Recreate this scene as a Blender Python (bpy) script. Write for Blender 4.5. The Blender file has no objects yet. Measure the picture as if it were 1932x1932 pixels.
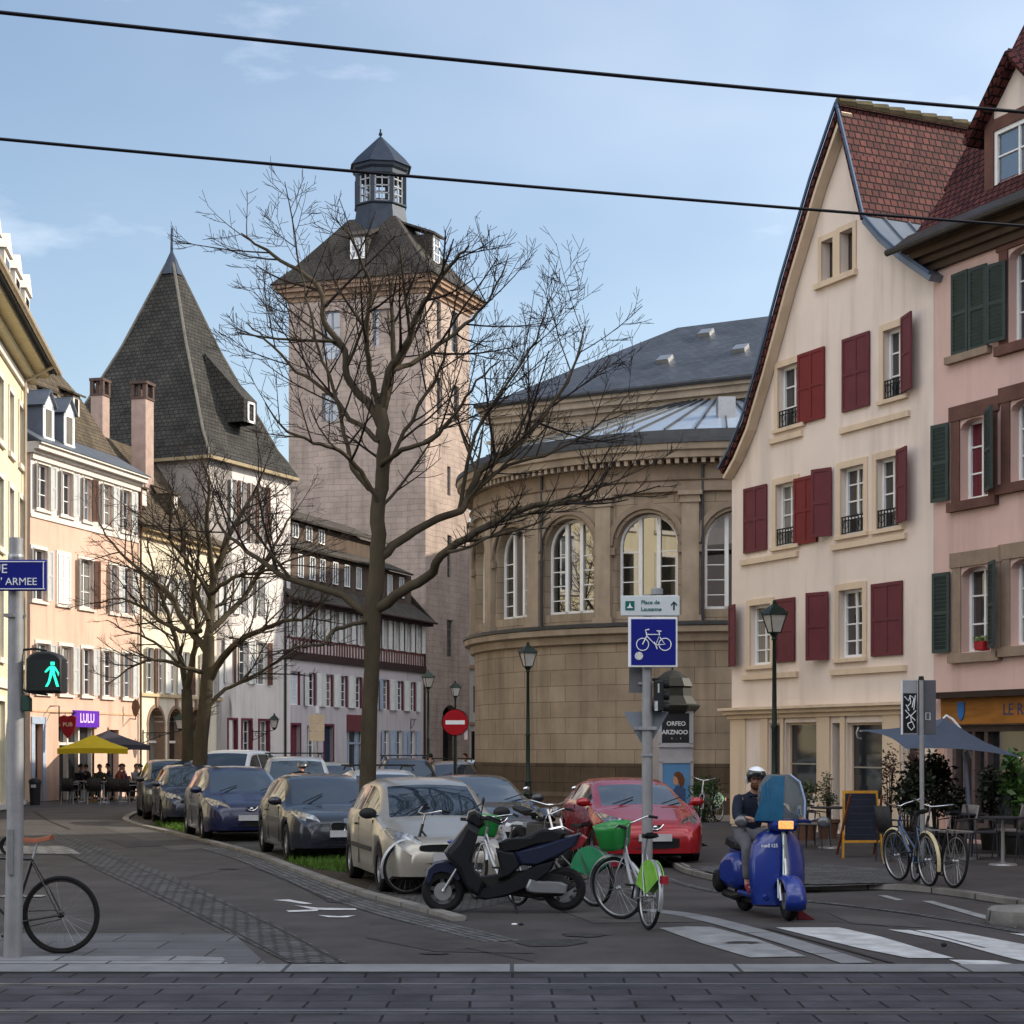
EXPOSURE, SUNAZ, SUNEL, SUNE, SKYE = 0.32, 8.0, 31.0, 4.8, 0.138
SHADE_WING_H = 17.0
import bpy, math, random
from mathutils import Vector, Matrix
from mathutils.geometry import tessellate_polygon
random.seed(11)
R = math.radians
F, H, HY, CX = 3400.0, 1.86, 1413.0, 966.0      # focal length, eye height, horizon row and centre column of a 1932 px frame
S = bpy.context.scene
COL = S.collection
WM = {}
V = Vector

def at(px, py, Y): return V(((px-CX)*Y/F, Y, H+(HY-py)*Y/F))
def gnd(px, py, z=0.0):
    Y = F*(H-z)/(py-HY)
    return V(((px-CX)*Y/F, Y, z))
def lerp(a, b, t): return a+(b-a)*t

# ------------------------------------------------------------------ materials
MATS = {}
def mat(key, col, rough=.75, var=.12, scale=1.5, bump=0.0, bscale=30, metal=0.0, coat=0.0, ior=1.5, brick=None, alpha=1.0,
        emit=0.0, stain=0.0, coord='Object', stretch=(1, 1, 1), trans=0.0, sheen=0.0):
    if key in MATS: return MATS[key]
    m = bpy.data.materials.new(key); m.use_nodes = True
    nt = m.node_tree; N = nt.nodes; L = nt.links
    b = N['Principled BSDF']
    b.inputs['Roughness'].default_value = rough
    b.inputs['Metallic'].default_value = metal
    b.inputs['IOR'].default_value = ior
    b.inputs['Specular IOR Level'].default_value = .5 if rough < .4 else .18
    b.inputs['Coat Weight'].default_value = coat
    b.inputs['Coat Roughness'].default_value = .04
    b.inputs['Transmission Weight'].default_value = trans
    b.inputs['Alpha'].default_value = alpha
    c4 = (*col, 1)
    b.inputs['Base Color'].default_value = c4
    if emit:
        b.inputs['Emission Color'].default_value = c4
        b.inputs['Emission Strength'].default_value = emit
    tc = N.new('ShaderNodeTexCoord'); mp = N.new('ShaderNodeMapping')
    mp.inputs['Scale'].default_value = stretch
    L.new(tc.outputs[coord], mp.inputs[0])
    out = None; hgt = None
    if brick:      # dict: w,h,mortar,c2,mc,offset,jit
        br = N.new('ShaderNodeTexBrick')
        uvn = N.new('ShaderNodeTexCoord')
        uvo = uvn.outputs['UV']
        if brick.get('jit'):
            nz = N.new('ShaderNodeTexNoise'); nz.inputs['Scale'].default_value = brick.get('js', 4.0)
            L.new(uvo, nz.inputs[0])
            sb = N.new('ShaderNodeVectorMath'); sb.operation = 'SUBTRACT'; sb.inputs[1].default_value = (.5, .5, .5)
            L.new(nz.outputs['Color'], sb.inputs[0])
            sc = N.new('ShaderNodeVectorMath'); sc.operation = 'SCALE'; sc.inputs['Scale'].default_value = brick['jit']
            L.new(sb.outputs[0], sc.inputs[0])
            ad = N.new('ShaderNodeVectorMath'); L.new(uvo, ad.inputs[0]); L.new(sc.outputs[0], ad.inputs[1]); uvo = ad.outputs[0]
        if brick.get('rot'):
            rm = N.new('ShaderNodeMapping'); rm.inputs['Rotation'].default_value = (0, 0, brick['rot']); L.new(uvo, rm.inputs[0]); uvo = rm.outputs[0]
        L.new(uvo, br.inputs['Vector'])
        br.inputs['Color1'].default_value = c4; br.inputs['Color2'].default_value = (*brick['c2'], 1)
        br.inputs['Mortar'].default_value = (*brick['mc'], 1)
        br.inputs['Scale'].default_value = 1
        br.inputs['Brick Width'].default_value = brick['w']; br.inputs['Row Height'].default_value = brick['h']
        br.inputs['Mortar Size'].default_value = brick['mortar']; br.inputs['Mortar Smooth'].default_value = brick.get('sm', .3)
        br.inputs['Bias'].default_value = brick.get('bias', 0)
        br.offset = brick.get('offset', .5)
        out = br.outputs['Color']; hgt = br.outputs['Fac']
    if var > 0:
        n1 = N.new('ShaderNodeTexNoise'); n1.inputs['Scale'].default_value = scale; n1.inputs['Detail'].default_value = 6
        n1.inputs['Roughness'].default_value = .62
        L.new(mp.outputs[0], n1.inputs[0])
        mr = N.new('ShaderNodeMapRange'); mr.inputs[1].default_value = .3; mr.inputs[2].default_value = .7
        mr.inputs[3].default_value = 1-var; mr.inputs[4].default_value = 1+var
        L.new(n1.outputs['Fac'], mr.inputs[0])
        mul = N.new('ShaderNodeVectorMath'); mul.operation = 'SCALE'
        if out is None: mul.inputs[0].default_value = col
        else: L.new(out, mul.inputs[0])
        L.new(mr.outputs[0], mul.inputs['Scale'])
        out = mul.outputs[0]
    if stain > 0:
        n2 = N.new('ShaderNodeTexNoise'); n2.inputs['Scale'].default_value = 1.0; n2.inputs['Detail'].default_value = 8
        m2 = N.new('ShaderNodeMapping'); m2.inputs['Scale'].default_value = (2.6, 2.6, .28)
        L.new(tc.outputs['Object'], m2.inputs[0]); L.new(m2.outputs[0], n2.inputs[0])
        r2 = N.new('ShaderNodeMapRange'); r2.inputs[1].default_value = .5; r2.inputs[2].default_value = .78
        r2.inputs[3].default_value = 1; r2.inputs[4].default_value = 1-stain
        L.new(n2.outputs['Fac'], r2.inputs[0])
        mu = N.new('ShaderNodeVectorMath'); mu.operation = 'SCALE'
        if out is None: mu.inputs[0].default_value = col
        else: L.new(out, mu.inputs[0])
        L.new(r2.outputs[0], mu.inputs['Scale']); out = mu.outputs[0]
    if out is not None: L.new(out, b.inputs['Base Color'])
    if bump > 0:
        nb = N.new('ShaderNodeTexNoise'); nb.inputs['Scale'].default_value = bscale; nb.inputs['Detail'].default_value = 4
        L.new(mp.outputs[0], nb.inputs[0])
        bp = N.new('ShaderNodeBump'); bp.inputs['Strength'].default_value = bump; bp.inputs['Distance'].default_value = .02
        L.new(nb.outputs['Fac'], bp.inputs['Height'])
        last = bp
        if hgt is not None:
            b2 = N.new('ShaderNodeBump'); b2.invert = True; b2.inputs['Strength'].default_value = min(1, bump*2); b2.inputs['Distance'].default_value = brick.get('bd', .02)
            L.new(hgt, b2.inputs['Height']); L.new(bp.outputs[0], b2.inputs['Normal']); last = b2
        L.new(last.outputs[0], b.inputs['Normal'])
    MATS[key] = m
    return m

# ------------------------------------------------------------------ mesh builder
class MB:
    def __init__(s, M=None): s.v = []; s.f = []; s.M = M; s.mi = []; s.cur = 0; s.uvs = None
    def add(s, vs, fs):
        o = len(s.v)
        for p in vs:
            p = V(p)
            s.v.append(s.M @ p if s.M else p)
        for f in fs: s.f.append(tuple(i+o for i in f)); s.mi.append(s.cur)
        return s
    def box(s, x0, x1, y0, y1, z0, z1):
        return s.add([(x0,y0,z0),(x1,y0,z0),(x1,y1,z0),(x0,y1,z0),(x0,y0,z1),(x1,y0,z1),(x1,y1,z1),(x0,y1,z1)],
              [(0,3,2,1),(4,5,6,7),(0,1,5,4),(1,2,6,5),(2,3,7,6),(3,0,4,7)])
    def bar(s, a, b, w, h=None, up=V((0,0,1))):
        a = V(a); b = V(b); h = h or w; d = (b-a).normalized()
        x = d.cross(up)
        if x.length < 1e-4: x = d.cross(V((0,1,0)))
        x.normalize(); y = x.cross(d)
        vs = []
        for p in (a, b):
            for sx, sy in ((-1,-1),(1,-1),(1,1),(-1,1)): vs.append(p+x*w/2*sx+y*h/2*sy)
        return s.add(vs, [(3,2,1,0),(4,5,6,7),(0,1,5,4),(1,2,6,5),(2,3,7,6),(3,0,4,7)])
    def tube(s, pts, rad, n=6, cap=True, closed=False):
        pts = [V(p) for p in pts]; m = len(pts)
        if not hasattr(rad, '__len__'): rad = [rad]*m
        vs = []; x = None
        for i, p in enumerate(pts):
            if closed: d = pts[(i+1) % m]-pts[i-1]
            else: d = pts[min(i+1, m-1)]-pts[max(i-1, 0)]
            if d.length < 1e-9: d = V((0,0,1))
            d.normalize()
            if x is None:
                x = d.orthogonal().normalized()
                if abs(d.z) < .9: x = d.cross(V((0,0,1))).normalized()
            else:
                x = x-d*x.dot(d)
                if x.length < 1e-6: x = d.orthogonal()
                x.normalize()
            y = d.cross(x)
            for k in range(n):
                a = 2*math.pi*k/n
                vs.append(p+(x*math.cos(a)+y*math.sin(a))*rad[i])
        fs = []
        for i in range(m if closed else m-1):
            j = (i+1) % m
            for k in range(n):
                k2 = (k+1) % n
                fs.append((i*n+k, i*n+k2, j*n+k2, j*n+k))
        if cap and not closed:
            fs.append(tuple(range(n-1, -1, -1))); fs.append(tuple((m-1)*n+k for k in range(n)))
        return s.add(vs, fs)
    def lathe(s, prof, n=16, c=(0,0,0), axis='z', capb=True):
        c = V(c); vs = []; m = len(prof)
        for r, h in prof:
            for k in range(n):
                a = 2*math.pi*(k+.5)/n
                if axis == 'z': vs.append(c+V((r*math.cos(a), r*math.sin(a), h)))
                elif axis == 'y': vs.append(c+V((r*math.cos(a), h, r*math.sin(a))))
                else: vs.append(c+V((h, r*math.cos(a), r*math.sin(a))))
        fs = [(i*n+k, i*n+(k+1) % n, (i+1)*n+(k+1) % n, (i+1)*n+k) for i in range(m-1) for k in range(n)]
        if capb: fs += [tuple(range(n-1, -1, -1)), tuple((m-1)*n+k for k in range(n))]
        return s.add(vs, fs)
    def ball(s, c, r, n=10, m=7):
        if not hasattr(r, '__len__'): r = (r, r, r)
        c = V(c); vs = []; fs = []
        for i in range(m+1):
            t = math.pi*i/m
            for k in range(n):
                a = 2*math.pi*k/n
                vs.append(c+V((r[0]*math.sin(t)*math.cos(a), r[1]*math.sin(t)*math.sin(a), r[2]*math.cos(t))))
        for i in range(m):
            for k in range(n): fs.append((i*n+k, (i+1)*n+k, (i+1)*n+(k+1) % n, i*n+(k+1) % n))
        return s.add(vs, fs)
    def prism(s, poly, y0, y1, inset=0.0, plane='xz'):
        """poly in 2d, extruded along the third axis; inset shrinks the two outer faces (rounded look)."""
        c = V((sum(p[0] for p in poly)/len(poly), sum(p[1] for p in poly)/len(poly)))
        n = len(poly)
        lay = []
        if inset:
            e = min(inset, abs(y1-y0)*.45)*(1 if y1 > y0 else -1)
            for y, k in ((y0, 1), (y0+e*.35, .3), (y0+e, 0), (y1-e, 0), (y1-e*.35, .3), (y1, 1)):
                lay.append((y, k*inset))
        else: lay = [(y0, 0), (y1, 0)]
        vs = []
        for y, sh in lay:
            for p in poly:
                q = V(p); d = q-c
                q = q-d.normalized()*min(sh, d.length*.8) if d.length > 1e-6 else q
                vs.append({'xz': (q[0], y, q[1]), 'xy': (q[0], q[1], y), 'yz': (y, q[0], q[1])}[plane])
        fs = []
        for l in range(len(lay)-1):
            for i in range(n):
                j = (i+1) % n
                fs.append((l*n+i, l*n+j, (l+1)*n+j, (l+1)*n+i))
        tris = tessellate_polygon([[V((p[0], p[1], 0)) for p in poly]])
        o = (len(lay)-1)*n
        for t in tris: fs.append(tuple(t)); fs.append(tuple(i+o for i in reversed(t)))
        return s.add(vs, fs)
    def build(s, name, m, parent=None, smooth=False, world=False, sub=0, bevel=0.0, angle=35):
        me = bpy.data.meshes.new(name)
        me.from_pydata([tuple(p) for p in s.v], [], s.f)
        ms = m if isinstance(m, (list, tuple)) else [m]
        for q in ms: me.materials.append(q)
        if len(ms) > 1:
            for p, i in zip(me.polygons, s.mi): p.material_index = i
        uv = me.uv_layers.new(name='UVMap'); up = V((0,0,1))
        data = [0.0]*(2*len(me.loops))
        for p in me.polygons:
            n = p.normal
            if abs(n.z) > .985: ux, uy = V((1,0,0)), V((0,1,0))
            else:
                ux = up.cross(n).normalized(); uy = n.cross(ux)
            for li in p.loop_indices:
                vi = me.loops[li].vertex_index
                if s.uvs: q = s.uvs[vi]; data[2*li] = q[0]; data[2*li+1] = q[1]
                else:
                    co = me.vertices[vi].co; data[2*li] = co.dot(ux); data[2*li+1] = co.dot(uy)
        uv.data.foreach_set('uv', data)
        if smooth:
            me.shade_smooth()
            try: me.set_sharp_from_angle(angle=R(angle))
            except Exception: pass
        me.update()
        o = bpy.data.objects.new(name, me)
        if bevel:
            bm_ = o.modifiers.new('bevel', 'BEVEL'); bm_.width = bevel; bm_.segments = 2; bm_.limit_method = 'ANGLE'
        if sub:
            sm = o.modifiers.new('sub', 'SUBSURF'); sm.levels = sub; sm.render_levels = sub
        attach(o, parent, world)
        return o

def attach(o, parent, world=False):
    COL.objects.link(o)
    if parent is not None:
        o.parent = parent
        if world:
            pw = WM.get(parent.name, Matrix.Identity(4))
            o.matrix_parent_inverse = pw.inverted()
            WM[o.name] = Matrix.Identity(4)
        else: WM[o.name] = WM.get(parent.name, Matrix.Identity(4)).copy()
    else: WM[o.name] = Matrix.Identity(4)
def tag(o, label=None, cat=None, group=None, kind=None):
    if label: o['label'] = label
    if cat: o['category'] = cat
    if group: o['group'] = group
    if kind: o['kind'] = kind
    return o
def thing(name, label, cat, loc=(0,0,0), rotz=0.0, group=None, lean=0.0, scale=1.0, pitch=0.0):
    o = bpy.data.objects.new(name, None); COL.objects.link(o)
    o.empty_display_size = .2
    Mx = Matrix.Translation(V(loc)) @ Matrix.Rotation(rotz, 4, 'Z') @ Matrix.Rotation(pitch, 4, 'Y') @ Matrix.Rotation(lean, 4, 'X') @ Matrix.Scale(scale, 4)
    o.matrix_world = Mx; WM[o.name] = Mx
    return tag(o, label, cat, group)
def dup(o, parent=None, top=True):
    c = o.copy(); COL.objects.link(c)
    if parent is not None: c.parent = parent
    for ch in list(o.children): dup(ch, c, False)
    return c
def place(o, loc, rotz=0.0, label=None, group=None):
    o.matrix_world = Matrix.Translation(V(loc)) @ Matrix.Rotation(rotz, 4, 'Z')
    if label: o['label'] = label
    if group: o['group'] = group
    return o
def struct(mb, name, m, smooth=False): return tag(mb.build(name, m, None, smooth), kind='structure')

_fc = {}
def text(s, size, m, Mx, parent, name='lettering', world=True, ext=.003, bold=False):
    cu = bpy.data.curves.new('t', 'FONT'); cu.body = s; cu.size = size; cu.extrude = ext; cu.align_x = 'CENTER'; cu.align_y = 'CENTER'
    if bold: cu.offset = size*.02
    cu.resolution_u = 3
    to = bpy.data.objects.new('t', cu); COL.objects.link(to)
    dg = bpy.context.evaluated_depsgraph_get()
    me = bpy.data.meshes.new_from_object(to.evaluated_get(dg)); me.name = name
    bpy.data.objects.remove(to); bpy.data.curves.remove(cu)
    me.transform(Mx); me.materials.clear(); me.materials.append(m)
    for p in me.polygons: p.material_index = 0
    o = bpy.data.objects.new(name, me); attach(o, parent, world)
    return o
def face_m(pos, u, up=V((0,0,1))):
    """matrix with local x = u, local y = up, local z = outward (u x up)."""
    u = V(u).normalized(); up = V(up).normalized(); n = u.cross(up)
    M = Matrix.Identity(4)
    for i, a in enumerate((u, up, n)):
        for k in range(3): M[k][i] = a[k]
    M.translation = V(pos)
    return M

# ------------------------------------------------------------------ facade frame
class Fr:
    def __init__(s, p0, p1=None, ang=None, length=None):
        s.o = V((p0[0], p0[1], 0))
        if p1 is not None:
            d = V((p1[0]-p0[0], p1[1]-p0[1], 0)); s.len = d.length; s.u = d.normalized()
        else:
            s.u = V((math.sin(R(ang)), math.cos(R(ang)), 0)); s.len = length
        s.n = V((s.u.y, -s.u.x, 0))
        M = Matrix.Identity(4)
        for k in range(3): M[k][0] = s.u[k]; M[k][1] = -s.n[k]
        M.translation = s.o
        s.M = M
    def p(s, u, z, n=0.0): return s.o+s.u*u+s.n*n+V((0,0,z))
    def U(s, px):
        k = (px-CX)/F
        return (k*s.o.y-s.o.x)/(s.u.x-k*s.u.y)
    def uz(s, px, py):
        u = s.U(px); Y = s.o.y+s.u.y*u
        return u, H+(HY-py)*Y/F
    def z(s, px, py): return s.uz(px, py)[1]
    def box(s, mb, u0, u1, z0, z1, n0, n1): mb.M = s.M; mb.box(u0, u1, -n1, -n0, z0, z1); mb.M = None

def wall(fr, outer, holes, m, parent, depth=.22, back=6.0, name='wall', backs=True):
    mb = MB()
    loops = [outer]+holes
    tris = tessellate_polygon([[V((a, b, 0)) for a, b in l] for l in loops])
    flat = [q for l in loops for q in l]
    mb.add([fr.p(a, b) for a, b in flat], [tuple(t) for t in tris])
    for h in holes:
        k = len(h)
        vs = [fr.p(a, b) for a, b in h]+[fr.p(a, b, -depth) for a, b in h]
        mb.add(vs, [(i, (i+1) % k, k+(i+1) % k, k+i) for i in range(k)])
    if backs:
        k = len(outer)
        vs = [fr.p(a, b) for a, b in outer]+[fr.p(a, b, -back) for a, b in outer]
        mb.add(vs, [(i, (i+1) % k, k+(i+1) % k, k+i) for i in range(k)])
        t2 = tessellate_polygon([[V((a, b, 0)) for a, b in outer]])
        mb.add([fr.p(a, b, -back) for a, b in outer], [tuple(reversed(t)) for t in t2])
    return mb.build(name, m, parent, world=True)

def rect(u0, u1, z0, z1): return [(u0, z0), (u1, z0), (u1, z1), (u0, z1)]
def archp(u0, u1, z0, z1, n=8, rise=None):
    w = (u1-u0)/2; rise = rise or w; c = (u0+u1)/2; pts = [(u0, z0), (u1, z0)]
    for i in range(n+1):
        a = math.pi*i/n
        pts.append((c+w*math.cos(a), z1-rise+rise*math.sin(a)))
    return pts
GL = {}
def window(fr, u0, u1, z0, z1, parent, mf, mg, rec=.2, fw=.06, cols=2, rows=3, arch=0.0, sill=None, bw=.03, name='window'):
    mb = MB()
    fr.box(mb, u0, u0+fw, z0, z1-arch*.0, -rec, -rec+.07)
    fr.box(mb, u1-fw, u1, z0, z1, -rec, -rec+.07)
    fr.box(mb, u0+fw, u1-fw, z0, z0+fw, -rec, -rec+.07)
    fr.box(mb, u0+fw, u1-fw, z1-fw, z1, -rec, -rec+.07)
    for i in range(1, cols):
        c = lerp(u0, u1, i/cols); w = bw*1.6 if cols == 2 else bw
        fr.box(mb, c-w/2, c+w/2, z0+fw, z1-fw, -rec+.005, -rec+.06)
    for i in range(1, rows):
        c = lerp(z0, z1, i/rows)
        fr.box(mb, u0+fw, u1-fw, c-bw/2, c+bw/2, -rec+.01, -rec+.05)
    w = mb.build(name, mf, parent, world=True)
    g = MB(); g.add([fr.p(u0+.01, z0+.01, -rec+.02), fr.p(u1-.01, z0+.01, -rec+.02), fr.p(u1-.01, z1-.01, -rec+.02), fr.p(u0+.01, z1-.01, -rec+.02)], [(0,1,2,3)])
    g.build('pane', mg, w, world=True)
    if sill:
        sb = MB(); fr.box(sb, u0-.1, u1+.1, z0-.14, z0-.01, -.05, .1); sb.build('sill', sill, w, world=True)
    return w
def shutter(fr, u0, u1, z0, z1, parent, m, n0=.03, hinge='l', ang=0.0, louvre=False, m2=None, cols=1, rows=2, t=.04):
    """leaf of given width hinged on its left/right edge, swung out by ang degrees."""
    w = u1-u0; h = z1-z0
    if hinge == 'l': base = fr.p(u0, z0, n0); a = fr.u*math.cos(R(ang))+fr.n*math.sin(R(ang))
    else: base = fr.p(u1, z0, n0); a = -fr.u*math.cos(R(ang))+fr.n*math.sin(R(ang))
    nn = a.cross(V((0,0,1)))
    if nn.dot(fr.n) < 0: nn = -nn
    M = Matrix.Identity(4)
    for k in range(3): M[k][0] = a[k]; M[k][1] = nn[k]
    M.translation = base
    mb = MB(M); b = .07
    mb.box(0, b, 0, t, 0, h); mb.box(w-b, w, 0, t, 0, h); mb.box(b, w-b, 0, t, 0, b); mb.box(b, w-b, 0, t, h-b, h)
    for i in range(1, rows): c = h*i/rows; mb.box(b, w-b, 0, t, c-.035, c+.035)
    for i in range(1, cols): c = w*i/cols; mb.box(c-.035, c+.035, .001, t+.001, b, h-b)
    if louvre:
        k = int(h/.085)
        for i in range(k):
            z = b+(h-2*b)*(i+.5)/k
            mb.add([(b, .004, z-.045), (w-b, .004, z-.045), (w-b, t-.004, z+.03), (b, t-.004, z+.03), (b, .0, z-.035), (w-b, .0, z-.035), (w-b, t-.012, z+.04), (b, t-.012, z+.04)],
                   [(0,1,2,3),(7,6,5,4),(0,3,7,4),(1,5,6,2),(2,6,7,3),(0,4,5,1)])
    else: mb.box(b, w-b, .008, t-.014, b, h-b)
    return mb.build('shutter', m, parent, world=True)
def roofquad(mb, pts, th=.12):
    """slab from a planar polygon given as world points (outer face)."""
    pts = [V(p) for p in pts]; n = (pts[1]-pts[0]).cross(pts[2]-pts[0]).normalized()
    if n.z < 0: n = -n
    k = len(pts)
    mb.add(pts+[p-n*th for p in pts], [tuple(range(k)), tuple(range(2*k-1, k-1, -1))]+[(i, i+k, (i+1) % k+k, (i+1) % k) for i in range(k)])
# ------------------------------------------------------------------ camera, sky, sun
cam = bpy.data.cameras.new('camera'); co = bpy.data.objects.new('camera', cam); COL.objects.link(co)
co.location = (0, 0, H); co.rotation_euler = (R(90), 0, 0)
cam.lens = 36*F/1932; cam.sensor_width = 36; cam.shift_y = (HY-966)/1932; cam.clip_end = 3000; cam.clip_start = .2
S.camera = co
S.view_settings.view_transform = 'Standard'; S.view_settings.look = 'None'; S.view_settings.gamma = 1; S.view_settings.exposure = EXPOSURE
SUN_AZ, SUN_EL = SUNAZ, SUNEL           # azimuth from +X towards +Y
sd = V((math.cos(R(SUN_AZ))*math.cos(R(SUN_EL)), math.sin(R(SUN_AZ))*math.cos(R(SUN_EL)), math.sin(R(SUN_EL))))
sl = bpy.data.lights.new('sun', 'SUN'); sl.energy = SUNE; sl.angle = R(.5); sl.color = (1, .90, .74)
so = bpy.data.objects.new('sun', sl); COL.objects.link(so); so.rotation_euler = sd.to_track_quat('Z', 'Y').to_euler()
w = bpy.data.worlds.new('World'); S.world = w; w.use_nodes = True
N = w.node_tree.nodes; L = w.node_tree.links
bg = N['Background']; bg.inputs[1].default_value = SKYE
sk = N.new('ShaderNodeTexSky'); sk.sky_type = 'NISHITA'; sk.sun_disc = False
sk.sun_elevation = R(SUN_EL); sk.sun_rotation = R(90-SUN_AZ); sk.altitude = 100; sk.air_density = 1.15; sk.dust_density = .6; sk.ozone_density = 1.5
tc = N.new('ShaderNodeTexCoord')
def cloud(scale, lo, hi, st, amt, off=(0, 0, 0), det=7):
    mp = N.new('ShaderNodeMapping'); mp.inputs['Scale'].default_value = st; mp.inputs['Location'].default_value = off
    L.new(tc.outputs['Generated'], mp.inputs[0])
    n = N.new('ShaderNodeTexNoise'); n.inputs['Scale'].default_value = scale; n.inputs['Detail'].default_value = det; n.inputs['Roughness'].default_value = .55
    L.new(mp.outputs[0], n.inputs[0])
    r = N.new('ShaderNodeMapRange'); r.inputs[1].default_value = lo; r.inputs[2].default_value = hi; r.inputs[3].default_value = 0; r.inputs[4].default_value = amt
    L.new(n.outputs['Fac'], r.inputs[0]); return r.outputs[0]
# thin veil that thickens to the right and a few small wisps
sx = N.new('ShaderNodeSeparateXYZ'); L.new(tc.outputs['Generated'], sx.inputs[0])
gx = N.new('ShaderNodeMapRange'); gx.inputs[1].default_value = -.25; gx.inputs[2].default_value = .35; gx.inputs[3].default_value = .12; gx.inputs[4].default_value = .55
L.new(sx.outputs[0], gx.inputs[0])
veil = cloud(2.2, .2, .75, (1, 1, 2.2), 1.0, (3.1, .4, 0), 4)
mv = N.new('ShaderNodeMath'); mv.operation = 'MULTIPLY'; L.new(gx.outputs[0], mv.inputs[0]); L.new(veil, mv.inputs[1])
wisp = cloud(6.0, .60, .85, (1, 1, 3.2), .6, (4.7, 1.1, .35), 9)
ad = N.new('ShaderNodeMath'); ad.operation = 'ADD'; ad.use_clamp = True; L.new(mv.outputs[0], ad.inputs[0]); L.new(wisp, ad.inputs[1])
mx = N.new('ShaderNodeMix'); mx.data_type = 'RGBA'
L.new(ad.outputs[0], mx.inputs[0]); L.new(sk.outputs[0], mx.inputs[6]); mx.inputs[7].default_value = (7.4, 7.9, 8.6, 1)
# bright broken cloud added to the unseen sky behind, lifting light on walls
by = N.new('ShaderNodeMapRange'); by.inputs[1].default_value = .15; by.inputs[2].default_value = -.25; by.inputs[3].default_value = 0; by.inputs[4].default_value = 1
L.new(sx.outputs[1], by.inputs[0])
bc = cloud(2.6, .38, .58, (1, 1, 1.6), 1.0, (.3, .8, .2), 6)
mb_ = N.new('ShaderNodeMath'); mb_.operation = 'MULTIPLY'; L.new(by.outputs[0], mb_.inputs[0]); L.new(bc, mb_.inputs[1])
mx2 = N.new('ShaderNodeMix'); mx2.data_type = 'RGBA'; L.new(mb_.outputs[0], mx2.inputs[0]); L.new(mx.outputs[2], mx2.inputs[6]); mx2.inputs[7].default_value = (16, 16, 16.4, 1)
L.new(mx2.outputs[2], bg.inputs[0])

# ------------------------------------------------------------------ materials used widely
white = mat('white_paint', (.72, .72, .71), .5, .06, 4)
dkglass = mat('window_glass', (.012, .014, .018), .04, 0, ior=2.1)
dkglass2 = mat('window_glass_curtain', (.16, .15, .13), .08, .35, 3, ior=1.9, stretch=(6, 6, .4))
bluglass = mat('window_glass_pale', (.05, .065, .085), .05, .3, 1.2, ior=2.3)
black = mat('black_metal', (.012, .013, .014), .4, .2, 8)
iron = mat('wrought_iron', (.010, .012, .012), .45, .2, 10, bump=.2, bscale=60)
rubber = mat('rubber', (.012, .012, .013), .85, .2, 10)
chrome = mat('chrome', (.6, .6, .62), .12, 0, metal=1)
alu = mat('aluminium', (.38, .39, .40), .38, .08, 10, metal=.85)
galv = mat('galvanised_pole', (.27, .27, .28), .5, .14, 5, metal=.35, bump=.08, bscale=60, stain=.2)
plasd = mat('dark_plastic', (.018, .019, .021), .5, .15, 9)
interior = mat('dark_interior', (.012, .012, .012), .9, 0)
wglass = [dkglass, dkglass, dkglass2, bluglass]
rg = random.Random(3)

# ------------------------------------------------------------------ ground
asph = mat('asphalt', (.058, .053, .053), .86, .30, .9, bump=.35, bscale=55, stain=.12)
g = MB(); g.add([(-400, -60, 0), (400, -60, 0), (400, 900, 0), (-400, 900, 0)], [(0,1,2,3)])
# patches / tar seams inside the asphalt via voronoi cracks
struct(g, 'asphalt_road', asph)
def patch(name, pxs, m, z=.004, extra=None):
    mb = MB(); pts = [gnd(a, b) for a, b in pxs]
    if extra: pts += [V(e) for e in extra]
    pts = [V((p.x, p.y, z)) for p in pts]
    tr = tessellate_polygon([pts]); mb.add(pts, [tuple(t) for t in tr])
    return struct(mb, name, m)
def strip(name, pxs, w, m, z=.004, h=None, world=False):
    """ribbon of width w metres (towards the right side of the direction of travel) along ground pixels; h makes it a raised stone."""
    pts = [gnd(a, b) if not world else V(( *(a, b), 0)) for a, b in pxs]
    sm = []
    for i in range(len(pts)-1):
        p0 = pts[max(i-1, 0)]; p1 = pts[i]; p2 = pts[i+1]; p3 = pts[min(i+2, len(pts)-1)]
        for k in range(6):
            t = k/6; sm.append(.5*((2*p1)+(p2-p0)*t+(2*p0-5*p1+4*p2-p3)*t*t+(3*p1-p0-3*p2+p3)*t**3))
    sm.append(pts[-1])
    mb = MB(); vs = []
    for i, p in enumerate(sm):
        d = (sm[min(i+1, len(sm)-1)]-sm[max(i-1, 0)]).normalized(); n = V((d.y, -d.x, 0))
        vs += [V((p.x, p.y, z)), V((p.x, p.y, z))+n*w]
    if h:
        vs2 = []
        for q in vs: vs2 += [V((q.x, q.y, 0)), V((q.x, q.y, h))]
        m_ = len(sm); fs = []
        for i in range(m_-1):
            a = 4*i; b = 4*i+4
            fs += [(a+1, a+3, b+3, b+1), (a, a+1, b+1, b), (a+3, a+2, b+2, b+3)]
        fs += [(0, 2, 3, 1), (4*m_-4, 4*m_-3, 4*m_-1, 4*m_-2)]
        mb.add(vs2, fs)
        L_ = 0; mb.uvs = []
        for i in range(m_):
            if i: L_ += (sm[i]-sm[i-1]).length
            mb.uvs += [(L_, 0), (L_, h), (L_, w), (L_, w+h)]
    else:
        mb.add(vs, [(2*i, 2*i+1, 2*i+3, 2*i+2) for i in range(len(sm)-1)])
        L_ = 0; mb.uvs = []
        for i in range(len(sm)):
            if i: L_ += (sm[i]-sm[i-1]).length
            mb.uvs += [(L_, 0), (L_, w)]
    return struct(mb, name, m)
def bk(w, h, mortar, c2, mc, **k): return dict(w=w, h=h, mortar=mortar, c2=c2, mc=mc, **k)
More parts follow.
